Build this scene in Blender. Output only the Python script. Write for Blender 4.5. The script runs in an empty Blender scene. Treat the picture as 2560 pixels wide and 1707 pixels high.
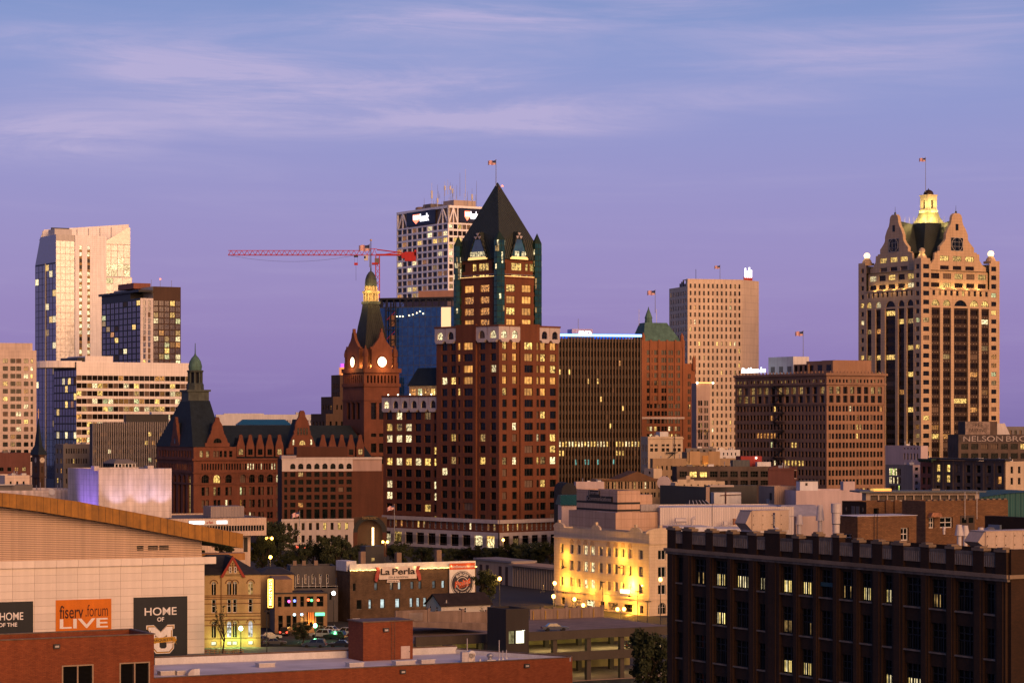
import bpy, math, random
from mathutils import Vector, Matrix
R = math.radians
sc = bpy.context.scene
COL = sc.collection
rng = random.Random(7)

# ------------------------------------------------------------------ camera
F_, CX, HY, CH = 6300.0, 1280.0, 1060.0, 44.0      # focal length in photo pixels, principal column, horizon row, eye height (m)
cam_d = bpy.data.cameras.new('camera'); cam = bpy.data.objects.new('camera', cam_d); COL.objects.link(cam)
cam.location = (0, 0, CH); cam.rotation_euler = (R(90), 0, 0)
cam_d.sensor_fit = 'HORIZONTAL'; cam_d.sensor_width = 36; cam_d.lens = 36 * F_ / 2560
cam_d.shift_y = (HY - 853.5) / 2560
cam_d.clip_start = 1; cam_d.clip_end = 60000
sc.camera = cam

# ------------------------------------------------------------------ world: dusk sky
SUN_AZ = math.atan2(0.50, -0.866)                    # bearing of the sunset glow, clockwise from +Y
SUN_EL = R(13.0)
w = bpy.data.worlds.new('World'); sc.world = w; w.use_nodes = True
nt = w.node_tree; nt.nodes.clear()
def N(t, **kw):
    n = nt.nodes.new(t)
    for k, v in kw.items(): setattr(n, k, v)
    return n
def LK(a, b): nt.links.new(a, b)
out = N('ShaderNodeOutputWorld'); bg = N('ShaderNodeBackground'); LK(bg.outputs[0], out.inputs[0])
bg.inputs[1].default_value = 1.0
sky = N('ShaderNodeTexSky', sky_type='NISHITA'); sky.sun_disc = False
sky.sun_elevation = R(1.5); sky.sun_rotation = SUN_AZ; sky.altitude = 100; sky.dust_density = 2.2; sky.ozone_density = 2.0
tc = N('ShaderNodeTexCoord')
sep = N('ShaderNodeSeparateXYZ'); LK(tc.outputs['Generated'], sep.inputs[0])
ramp = N('ShaderNodeValToRGB'); LK(sep.outputs['Z'], ramp.inputs[0])
cr = ramp.color_ramp; cr.interpolation = 'B_SPLINE'
def srgb(r, g, b):
    f = lambda c: (c/255/12.92) if c/255 <= .04045 else ((c/255+.055)/1.055)**2.4
    return (f(r), f(g), f(b), 1)
stops = [(0.0, srgb(130,114,170)), (0.022, srgb(142,124,182)), (0.06, srgb(150,136,194)), (0.11, srgb(144,142,200)), (0.165, srgb(124,148,204)), (0.34, srgb(62,84,146)), (1.0, srgb(20,30,68))]
cr.elements[0].position = stops[0][0]; cr.elements[0].color = stops[0][1]
cr.elements[1].position = 1.0; cr.elements[1].color = stops[-1][1]
for p, c in stops[1:-1]:
    e = cr.elements.new(p); e.color = c
# thin clouds laid out by bearing and elevation
az = N('ShaderNodeMath', operation='ARCTAN2'); LK(sep.outputs['X'], az.inputs[0]); LK(sep.outputs['Y'], az.inputs[1])
comb = N('ShaderNodeCombineXYZ'); LK(az.outputs[0], comb.inputs[0]); LK(sep.outputs['Z'], comb.inputs[1])
def cloud(scale, sx, sy, off, lo, hi, detail=6, rough=.55, dist=.4):
    mp = N('ShaderNodeMapping'); LK(comb.outputs[0], mp.inputs[0])
    mp.inputs['Scale'].default_value = (sx, sy, 1); mp.inputs['Location'].default_value = off
    no = N('ShaderNodeTexNoise'); LK(mp.outputs[0], no.inputs['Vector'])
    no.inputs['Scale'].default_value = scale; no.inputs['Detail'].default_value = detail
    no.inputs['Roughness'].default_value = rough; no.inputs['Distortion'].default_value = dist
    mr = N('ShaderNodeMapRange', interpolation_type='SMOOTHSTEP'); LK(no.outputs[0], mr.inputs[0])
    mr.inputs[1].default_value = lo; mr.inputs[2].default_value = hi
    return mr.outputs[0]
def mul(a, b):
    m = N('ShaderNodeMath', operation='MULTIPLY'); LK(a, m.inputs[0])
    if isinstance(b, (int, float)): m.inputs[1].default_value = b
    else: LK(b, m.inputs[1])
    return m.outputs[0]
def blob(az0, el0, raz, rel, soft=1.0):            # a broad soft bank of thin cloud
    mp = N('ShaderNodeMapping'); LK(comb.outputs[0], mp.inputs[0])
    mp.inputs['Location'].default_value = (-az0/raz, -el0/rel, 0); mp.inputs['Scale'].default_value = (1/raz, 1/rel, 0)
    ln = N('ShaderNodeVectorMath', operation='LENGTH'); LK(mp.outputs[0], ln.inputs[0])
    mr = N('ShaderNodeMapRange', interpolation_type='SMOOTHSTEP'); LK(ln.outputs['Value'], mr.inputs[0])
    mr.inputs[1].default_value = soft; mr.inputs[2].default_value = 0
    return mr.outputs[0]
def add(a, b):
    m = N('ShaderNodeMath', operation='ADD', use_clamp=True); LK(a, m.inputs[0]); LK(b, m.inputs[1]); return m.outputs[0]
def axel(px, py): return (px-CX)/F_, (HY-py)/F_
wisps = cloud(1.0, 9, 62, (3.1, 1.7, 0), .34, .66, 8, .66, .8)
streaks = cloud(1.0, 5, 95, (8.3, 4.2, 0), .38, .72, 7, .62, .5)
bank = None
for (px, py, rx, ry, k) in [(900,235,1100,130,.75),(470,175,420,70,1.0),(150,350,380,95,1.0),(1350,310,560,75,.75),(1130,62,520,75,.85),(2150,150,620,140,.55),(120,130,480,60,.6),(700,310,700,90,.6),(1700,30,360,60,.5),(2480,70,300,90,.5),(1700,260,600,70,.4),(900,100,1200,90,.35),(350,430,500,60,.3)]:
    a0, e0 = axel(px, py)
    bl = mul(blob(a0, e0, rx/F_, ry/F_), k)
    bank = bl if bank is None else add(bank, bl)
cl = add(mul(wisps, add(mul(bank, 1.0), mul(streaks, .18))), mul(mul(bank, streaks), .5))
cl = add(cl, mul(bank, .24))
cmix = N('ShaderNodeMix', data_type='RGBA'); LK(mul(cl, .85), cmix.inputs[0])
LK(ramp.outputs[0], cmix.inputs[6]); cmix.inputs[7].default_value = srgb(180,168,210)
# the sky texture gives the western glow; the ramp above is the dusk colour all round
sk = N('ShaderNodeMix', data_type='RGBA', blend_type='ADD'); sk.inputs[0].default_value = 1.0
skm = N('ShaderNodeMix', data_type='RGBA', blend_type='MULTIPLY'); skm.inputs[0].default_value = 1.0
LK(sky.outputs[0], skm.inputs[6]); skm.inputs[7].default_value = (.05, .05, .05, 1)
LK(cmix.outputs[2], sk.inputs[6]); LK(skm.outputs[2], sk.inputs[7])
LK(sk.outputs[2], bg.inputs[0])

sun_d = bpy.data.lights.new('sun', 'SUN'); sun = bpy.data.objects.new('sun', sun_d); COL.objects.link(sun)
sun_d.energy = 4.5; sun_d.angle = R(48); sun_d.color = (1.0, .50, .21)
sdir = Vector((math.sin(SUN_AZ)*math.cos(SUN_EL), math.cos(SUN_AZ)*math.cos(SUN_EL), math.sin(SUN_EL)))
sun.rotation_euler = sdir.to_track_quat('Z', 'Y').to_euler(); sun.location = sdir*3000

vs = sc.view_settings; vs.view_transform = 'Standard'; vs.look = 'None'; vs.gamma = 1; vs.use_curve_mapping = False; vs.exposure = 0.0
sc.render.engine = 'CYCLES'; sc.cycles.use_denoising = True
sc.cycles.max_bounces = 5; sc.cycles.diffuse_bounces = 2; sc.cycles.glossy_bounces = 3; sc.cycles.sample_clamp_indirect = 4

# ------------------------------------------------------------------ materials
MATS = {}
def mat(name, col, rough=.75, spec=.25, metal=0, var=.14, vs_=.12, fine=.10, streak=.12, brick=None, ior=None, emit=None, bump=0.0, wave=None, objvar=0):
    """procedural material. brick = (length, height, joint, joint colour, second colour, row offset); wave = (axis 0 along wall / 2 up, period, depth)"""
    if name in MATS: return MATS[name]
    m = bpy.data.materials.new(name); m.use_nodes = True; MATS[name] = m
    t = m.node_tree; ns = t.nodes; p = ns['Principled BSDF']
    K = .74                                          # all base colours scaled down, deepening shade against the stronger sun
    c = tuple(K*v for v in col)
    if brick: brick = (*brick[:3], tuple(K*v for v in brick[3]), tuple(K*v for v in brick[4]), brick[5])
    def nn(tp, **kw):
        n = ns.new(tp)
        for k, v in kw.items(): setattr(n, k, v)
        return n
    lk = t.links.new
    p.inputs['Roughness'].default_value = rough; p.inputs['Metallic'].default_value = metal
    p.inputs['Specular IOR Level'].default_value = spec
    if ior: p.inputs['IOR'].default_value = ior
    tx = nn('ShaderNodeTexCoord'); base = None
    if brick:
        bl, bh, jt, jc, c2, offs = brick
        sx = nn('ShaderNodeSeparateXYZ'); lk(tx.outputs['Object'], sx.inputs[0])
        ad = nn('ShaderNodeMath', operation='ADD'); lk(sx.outputs[0], ad.inputs[0]); lk(sx.outputs[1], ad.inputs[1])
        cb = nn('ShaderNodeCombineXYZ'); lk(ad.outputs[0], cb.inputs[0]); lk(sx.outputs[2], cb.inputs[1])
        bt = nn('ShaderNodeTexBrick'); lk(cb.outputs[0], bt.inputs['Vector'])
        bt.inputs['Scale'].default_value = 1.0; bt.inputs['Brick Width'].default_value = bl; bt.inputs['Row Height'].default_value = bh
        bt.inputs['Mortar Size'].default_value = jt; bt.inputs['Mortar Smooth'].default_value = .2; bt.offset = offs
        bt.inputs['Color1'].default_value = (*c, 1); bt.inputs['Color2'].default_value = (*c2, 1); bt.inputs['Mortar'].default_value = (*jc, 1)
        base = bt.outputs['Color']
        if bump:
            bp = nn('ShaderNodeBump'); bp.inputs['Strength'].default_value = bump; bp.inputs['Distance'].default_value = .02; bp.invert = True
            lk(bt.outputs['Fac'], bp.inputs['Height']); lk(bp.outputs[0], p.inputs['Normal'])
    if var or fine or streak:
        def noise(scale, detail, mp=None):
            n = nn('ShaderNodeTexNoise'); n.inputs['Scale'].default_value = scale; n.inputs['Detail'].default_value = detail
            if mp:
                q = nn('ShaderNodeMapping'); lk(tx.outputs['Object'], q.inputs[0]); q.inputs['Scale'].default_value = mp; lk(q.outputs[0], n.inputs['Vector'])
            else: lk(tx.outputs['Object'], n.inputs['Vector'])
            return n.outputs[0]
        def scaled(o, amt):
            r = nn('ShaderNodeMapRange'); lk(o, r.inputs[0]); r.inputs[1].default_value = .25; r.inputs[2].default_value = .75
            r.inputs[3].default_value = 1-amt; r.inputs[4].default_value = 1+amt; return r.outputs[0]
        f = None
        for o, amt in ((noise(vs_, 5), var), (noise(4.5, 3), fine), (noise(1.0, 4, (.9, .9, .07)), streak)):
            if not amt: continue
            s_ = scaled(o, amt)
            if f is None: f = s_
            else:
                q = nn('ShaderNodeMath', operation='MULTIPLY'); lk(f, q.inputs[0]); lk(s_, q.inputs[1]); f = q.outputs[0]
        if objvar:
            oi = nn('ShaderNodeObjectInfo'); r_ = nn('ShaderNodeMapRange'); lk(oi.outputs['Random'], r_.inputs[0]); r_.inputs[3].default_value = 1-objvar; r_.inputs[4].default_value = 1+objvar
            q = nn('ShaderNodeMath', operation='MULTIPLY'); lk(f, q.inputs[0]); lk(r_.outputs[0], q.inputs[1]); f = q.outputs[0]
        mx = nn('ShaderNodeVectorMath', operation='SCALE'); lk(f, mx.inputs['Scale'])
        if base: lk(base, mx.inputs[0])
        else: mx.inputs[0].default_value = c
        base = mx.outputs[0]
    if base: lk(base, p.inputs['Base Color'])
    else: p.inputs['Base Color'].default_value = (*c, 1)
    if emit:
        p.inputs['Emission Color'].default_value = (*emit[0], 1); p.inputs['Emission Strength'].default_value = emit[1]
        m.cycles.emission_sampling = 'NONE'
    if wave:
        ax, per, dep = wave
        sx = nn('ShaderNodeSeparateXYZ'); lk(tx.outputs['Object'], sx.inputs[0])
        if ax == 0:
            ad = nn('ShaderNodeMath', operation='ADD'); lk(sx.outputs[0], ad.inputs[0]); lk(sx.outputs[1], ad.inputs[1]); src = ad.outputs[0]
        else: src = sx.outputs[2]
        ml = nn('ShaderNodeMath', operation='MULTIPLY'); lk(src, ml.inputs[0]); ml.inputs[1].default_value = 2*math.pi/per
        si = nn('ShaderNodeMath', operation='SINE'); lk(ml.outputs[0], si.inputs[0])
        bp = nn('ShaderNodeBump'); bp.inputs['Strength'].default_value = 1.0; bp.inputs['Distance'].default_value = dep
        lk(si.outputs[0], bp.inputs['Height']); lk(bp.outputs[0], p.inputs['Normal'])
    return m
def glass(name, col, ior=1.9, rough=.06, var=.5, tint=None):
    """window glass: dark room behind, every window a little different"""
    if name in MATS: return MATS[name]
    m = bpy.data.materials.new(name); m.use_nodes = True; MATS[name] = m
    t = m.node_tree; ns = t.nodes; p = ns['Principled BSDF']; lk = t.links.new
    oi = ns.new('ShaderNodeObjectInfo'); tx = ns.new('ShaderNodeTexCoord')
    no = ns.new('ShaderNodeTexNoise'); no.inputs['Scale'].default_value = .55; no.inputs['Detail'].default_value = 1
    va = ns.new('ShaderNodeVectorMath'); va.operation = 'ADD'; lk(tx.outputs['Object'], va.inputs[0]); lk(oi.outputs['Location'], va.inputs[1])
    lk(va.outputs[0], no.inputs['Vector'])
    mr = ns.new('ShaderNodeMapRange'); lk(no.outputs[0], mr.inputs[0]); mr.inputs[1].default_value = .3; mr.inputs[2].default_value = .7
    mr.inputs[3].default_value = 1-var; mr.inputs[4].default_value = 1+var*1.6
    c = col if max(col) <= 1.0001 else srgb(*col)[:3]
    sc_ = ns.new('ShaderNodeVectorMath'); sc_.operation = 'SCALE'; sc_.inputs[0].default_value = c; lk(mr.outputs[0], sc_.inputs['Scale'])
    lk(sc_.outputs[0], p.inputs['Base Color'])
    p.inputs['Roughness'].default_value = rough; p.inputs['IOR'].default_value = ior
    if tint: p.inputs['Specular Tint'].default_value = (*tint, 1)
    b = ns.new('ShaderNodeBump'); b.inputs['Strength'].default_value = .05; b.inputs['Distance'].default_value = .05
    n2 = ns.new('ShaderNodeTexNoise'); n2.inputs['Scale'].default_value = .8; lk(va.outputs[0], n2.inputs['Vector']); lk(n2.outputs[0], b.inputs['Height']); lk(b.outputs[0], p.inputs['Normal'])
    return m
def lit(name, col, st, lo=.10, scale=1.5):
    """window of a lit room: uneven warm light behind the glass"""
    if name in MATS: return MATS[name]
    m = bpy.data.materials.new(name); m.use_nodes = True; MATS[name] = m
    t = m.node_tree; ns = t.nodes; p = ns['Principled BSDF']; lk = t.links.new
    oi = ns.new('ShaderNodeObjectInfo'); tx = ns.new('ShaderNodeTexCoord')
    va = ns.new('ShaderNodeVectorMath'); va.operation = 'ADD'; lk(tx.outputs['Object'], va.inputs[0]); lk(oi.outputs['Location'], va.inputs[1])
    no = ns.new('ShaderNodeTexNoise'); no.inputs['Scale'].default_value = scale; no.inputs['Detail'].default_value = 2.5; lk(va.outputs[0], no.inputs['Vector'])
    mr = ns.new('ShaderNodeMapRange'); lk(no.outputs[0], mr.inputs[0]); mr.inputs[1].default_value = .36; mr.inputs[2].default_value = .62; mr.inputs[3].default_value = lo; mr.inputs[4].default_value = 1.25
    r2 = ns.new('ShaderNodeMapRange'); lk(oi.outputs['Random'], r2.inputs[0]); r2.inputs[3].default_value = .55; r2.inputs[4].default_value = 1.35
    ml = ns.new('ShaderNodeMath'); ml.operation = 'MULTIPLY'; lk(mr.outputs[0], ml.inputs[0]); lk(r2.outputs[0], ml.inputs[1])
    m2 = ns.new('ShaderNodeMath'); m2.operation = 'MULTIPLY'; lk(ml.outputs[0], m2.inputs[0]); m2.inputs[1].default_value = st
    p.inputs['Base Color'].default_value = (.03, .025, .02, 1); p.inputs['Roughness'].default_value = .12
    p.inputs['Emission Color'].default_value = (*col, 1); lk(m2.outputs[0], p.inputs['Emission Strength'])
    m.cycles.emission_sampling = 'NONE'
    return m
def glow(name, col, st, sample=False):
    if name in MATS: return MATS[name]
    m = bpy.data.materials.new(name); m.use_nodes = True; MATS[name] = m
    p = m.node_tree.nodes['Principled BSDF']; p.inputs['Base Color'].default_value = (*[min(1, c) for c in col], 1)
    p.inputs['Emission Color'].default_value = (*col, 1); p.inputs['Emission Strength'].default_value = st
    if not sample: m.cycles.emission_sampling = 'NONE'
    return m
G_DARK = glass('window_glass_dark', (.004, .006, .006), 1.28)
G_BROWN = glass('window_glass_brown', (.012, .008, .005), 1.22, .12)
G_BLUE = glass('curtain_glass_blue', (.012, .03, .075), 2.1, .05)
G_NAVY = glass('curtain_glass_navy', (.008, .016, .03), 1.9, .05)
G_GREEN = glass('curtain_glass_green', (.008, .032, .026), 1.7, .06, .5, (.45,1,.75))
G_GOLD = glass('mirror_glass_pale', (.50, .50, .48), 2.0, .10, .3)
LITS = [lit('room_light_yellow', (1, .62, .16), 1.25), lit('room_light_pale', (1, .80, .42), 1.35), lit('room_light_orange', (1, .42, .10), .75), lit('room_light_dim', (.9, .55, .18), .42)]
LITS.append(lit('room_light_greenish', (.85, .85, .40), .8, .05)); LITS.append(lit('room_light_amber_dim', (1, .40, .08), .30, .05, 2.2))
LITW = [5, 3, 2, 3, 1, 3]
BLIND = mat('window_blind', (.20, .14, .10), .8, var=.2, vs_=.8, fine=0, streak=0)

# ------------------------------------------------------------------ mesh helpers
class MB:
    def __init__(s): s.v = []; s.f = []; s.m = []; s.mats = []
    def mi(s, m):
        if m not in s.mats: s.mats.append(m)
        return s.mats.index(m)
    def face(s, pts, m, X=None):
        i = len(s.v)
        s.v += [X @ Vector(p) for p in pts] if X is not None else [Vector(p) for p in pts]
        s.f.append(tuple(range(i, i+len(pts)))); s.m.append(s.mi(m))
    def box(s, x0, x1, y0, y1, z0, z1, m, X=None, skip=''):
        if x1 < x0: x0, x1 = x1, x0
        if y1 < y0: y0, y1 = y1, y0
        if z1 < z0: z0, z1 = z1, z0
        P = lambda a, b, c: (a, b, c)
        if 'f' not in skip: s.face([P(x0,y0,z0),P(x1,y0,z0),P(x1,y0,z1),P(x0,y0,z1)], m, X)
        if 'b' not in skip: s.face([P(x1,y1,z0),P(x0,y1,z0),P(x0,y1,z1),P(x1,y1,z1)], m, X)
        if 'l' not in skip: s.face([P(x0,y1,z0),P(x0,y0,z0),P(x0,y0,z1),P(x0,y1,z1)], m, X)
        if 'r' not in skip: s.face([P(x1,y0,z0),P(x1,y1,z0),P(x1,y1,z1),P(x1,y0,z1)], m, X)
        if 't' not in skip: s.face([P(x0,y0,z1),P(x1,y0,z1),P(x1,y1,z1),P(x0,y1,z1)], m, X)
        if 'd' not in skip: s.face([P(x0,y1,z0),P(x1,y1,z0),P(x1,y0,z0),P(x0,y0,z0)], m, X)
    def frustum(s, a, z0, b, z1, m, X=None, top=True, bot=True):
        (x0, y0, x1, y1), (X0, Y0, X1, Y1) = a, b
        lo = [(x0,y0,z0),(x1,y0,z0),(x1,y1,z0),(x0,y1,z0)]; hi = [(X0,Y0,z1),(X1,Y0,z1),(X1,Y1,z1),(X0,Y1,z1)]
        for k in range(4):
            j = (k+1) % 4; s.face([lo[k], lo[j], hi[j], hi[k]], m, X)
        if top: s.face(hi, m, X)
        if bot: s.face(lo[::-1], m, X)
    def prism(s, poly, z0, z1, m, X=None, cap=True):          # poly in xy, counter-clockwise
        n = len(poly)
        for k in range(n):
            (ax, ay), (bx, by) = poly[k], poly[(k+1) % n]
            s.face([(ax,ay,z0),(bx,by,z0),(bx,by,z1),(ax,ay,z1)], m, X)
        if cap:
            s.face([(x,y,z1) for x, y in poly], m, X); s.face([(x,y,z0) for x, y in poly[::-1]], m, X)
    def slab(s, poly, y0, y1, m, X=None, back=True):          # poly in xz (ccw seen from -y), extruded y0..y1
        n = len(poly)
        s.face([(x,y0,z) for x, z in poly], m, X)
        if back: s.face([(x,y1,z) for x, z in poly[::-1]], m, X)
        for k in range(n):
            (ax, az_), (bx, bz) = poly[k], poly[(k+1) % n]
            s.face([(ax,y0,az_),(ax,y1,az_),(bx,y1,bz),(bx,y0,bz)], m, X)
    def lathe(s, prof, n, m, cx=0, cy=0, X=None, cap=True, rot=0):
        ring = lambda r, z: [(cx+r*math.cos(rot+2*math.pi*k/n), cy+r*math.sin(rot+2*math.pi*k/n), z) for k in range(n)]
        rs = [ring(r, z) for r, z in prof]
        for a, b in zip(rs, rs[1:]):
            for k in range(n):
                j = (k+1) % n; s.face([a[k], a[j], b[j], b[k]], m, X)
        if cap:
            if prof[-1][0] > 1e-4: s.face(rs[-1], m, X)
            if prof[0][0] > 1e-4: s.face(rs[0][::-1], m, X)
    def tube(s, p, q, r, m, n=6, X=None, r2=None):
        p, q = Vector(p), Vector(q); d = q-p
        if d.length < 1e-6: return
        a = d.normalized().orthogonal().normalized(); b = d.normalized().cross(a); r2 = r if r2 is None else r2
        A = [p+(a*math.cos(2*math.pi*k/n)+b*math.sin(2*math.pi*k/n))*r for k in range(n)]
        B = [q+(a*math.cos(2*math.pi*k/n)+b*math.sin(2*math.pi*k/n))*r2 for k in range(n)]
        for k in range(n):
            j = (k+1) % n; s.face([A[k], A[j], B[j], B[k]], m, X)
        s.face(A[::-1], m, X); s.face(B, m, X)
    def mesh(s, name, smooth=False):
        me = bpy.data.meshes.new(name); me.from_pydata([tuple(v) for v in s.v], [], s.f)
        for m in s.mats: me.materials.append(m)
        me.polygons.foreach_set('material_index', s.m)
        if smooth: me.polygons.foreach_set('use_smooth', [True]*len(s.f))
        me.update(); return me
    def obj(s, name, parent=None, smooth=False, X=None):
        if not s.f: return None
        return link(name, s.mesh(name, smooth), parent, X)
def link(name, data, parent=None, X=None):
    o = bpy.data.objects.new(name, data); COL.objects.link(o)
    if parent is not None: o.parent = parent
    if X is not None: o.matrix_local = X
    return o
def tag(o, label=None, cat=None, group=None, kind=None):
    if label: o['label'] = label
    if cat: o['category'] = cat
    if group: o['group'] = group
    if kind: o['kind'] = kind
    return o
def thing(name, label, cat, loc, rz=0, group=None):
    o = bpy.data.objects.new(name, None); COL.objects.link(o); o.location = loc; o.rotation_euler = (0, 0, rz); o.empty_display_size = 1
    return tag(o, label, cat, group)
def copy_tree(o, parent=None):
    c = o.copy(); COL.objects.link(c)
    if parent is not None: c.parent = parent
    for ch in list(o.children): copy_tree(ch, c)
    return c
def P(px, py, Y): return Vector(((px-CX)/F_*Y, Y, CH-(py-HY)/F_*Y))
def ground(px, py, z=0):
    Y = (CH-z)*F_/(py-HY); return Vector(((px-CX)/F_*Y, Y, z))
def T(x, y, z): return Matrix.Translation((x, y, z))
def RZ(a): return Matrix.Rotation(a, 4, 'Z')

# windows -------------------------------------------------------------
FR_DARK = mat('window_frame_dark', (.02, .02, .02), .6, var=0, fine=0, streak=0)
FR_BRONZE = mat('window_frame_bronze', (.06, .04, .03), .5, var=0, fine=0, streak=0)
FR_PALE = mat('window_frame_pale', (.5, .46, .40), .6, var=0, fine=0, streak=0)
FR_WHITE = mat('window_frame_white', (.72, .70, .68), .6, var=0, fine=0, streak=0)
STY = {  # columns of lights, rows of lights, bar width, outer frame width, frame material
    'plain': (1, 1, .08, .10, FR_DARK), 'pair': (2, 1, .10, .10, FR_DARK), 'sash': (1, 2, .12, .12, FR_PALE), 'sashd': (1, 2, .10, .10, FR_BRONZE),
    'cross': (2, 2, .10, .10, FR_BRONZE), 'crossw': (2, 2, .09, .12, FR_WHITE), 'three': (3, 1, .10, .10, FR_BRONZE), 'three2': (3, 2, .10, .12, FR_BRONZE), 'four': (4, 1, .09, .10, FR_BRONZE),
    'pane': (1, 1, .06, .0, FR_DARK), 'factory': (3, 4, .09, .14, FR_DARK), 'pairw': (2, 1, .12, .14, FR_WHITE), 'sashw': (1, 2, .10, .13, FR_WHITE), 'grid': (3, 3, .06, .10, FR_WHITE)}
WC = {}
def win_mesh(w, h, sty, gm, arch=False, name='window'):
    w = round(w, 2); h = round(h, 2); key = (w, h, sty, gm.name, arch, name)
    if key in WC: return WC[key]
    nx, nz, bar, fr, fm = STY[sty]
    b = MB()
    if arch:
        r = w/2; hs = h-r; n = 10
        b.face([(0,.06,0),(w,.06,0)] + [(r+r*math.cos(math.pi*k/n), .06, hs+r*math.sin(math.pi*k/n)) for k in range(n+1)], gm)
        for k in range(n):                       # rim
            a0, a1 = math.pi*k/n, math.pi*(k+1)/n; q = r-max(fr, .08)
            b.face([(r+q*math.cos(a0),0,hs+q*math.sin(a0)),(r+r*math.cos(a0),0,hs+r*math.sin(a0)),(r+r*math.cos(a1),0,hs+r*math.sin(a1)),(r+q*math.cos(a1),0,hs+q*math.sin(a1))], fm)
        for k in range(1, nx): b.box(w*k/nx-bar/2, w*k/nx+bar/2, 0, .06, 0, hs+math.sqrt(max(0, r*r-(w*k/nx-r)**2))-.02, fm, skip='bd')
        if hs > .3: b.box(0, w, -.01, .06, hs-bar/2, hs+bar/2, fm, skip='b')
    else:
        b.face([(0,.06,0),(w,.06,0),(w,.06,h),(0,.06,h)], gm)
        if fr:
            b.box(0, fr, 0, .06, 0, h, fm, skip='bltd'); b.box(w-fr, w, 0, .06, 0, h, fm, skip='brtd')
            b.box(fr, w-fr, 0, .06, 0, fr, fm, skip='blrd'); b.box(fr, w-fr, 0, .06, h-fr, h, fm, skip='blrt')
        for k in range(1, nx): b.box(w*k/nx-bar/2, w*k/nx+bar/2, 0, .06, fr, h-fr, fm, skip='btd')
        for k in range(1, nz): b.box(fr, w-fr, .005, .06, h*k/nz-bar/2, h*k/nz+bar/2, fm, skip='blr')
    WC[key] = b.mesh(name); return WC[key]

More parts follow.
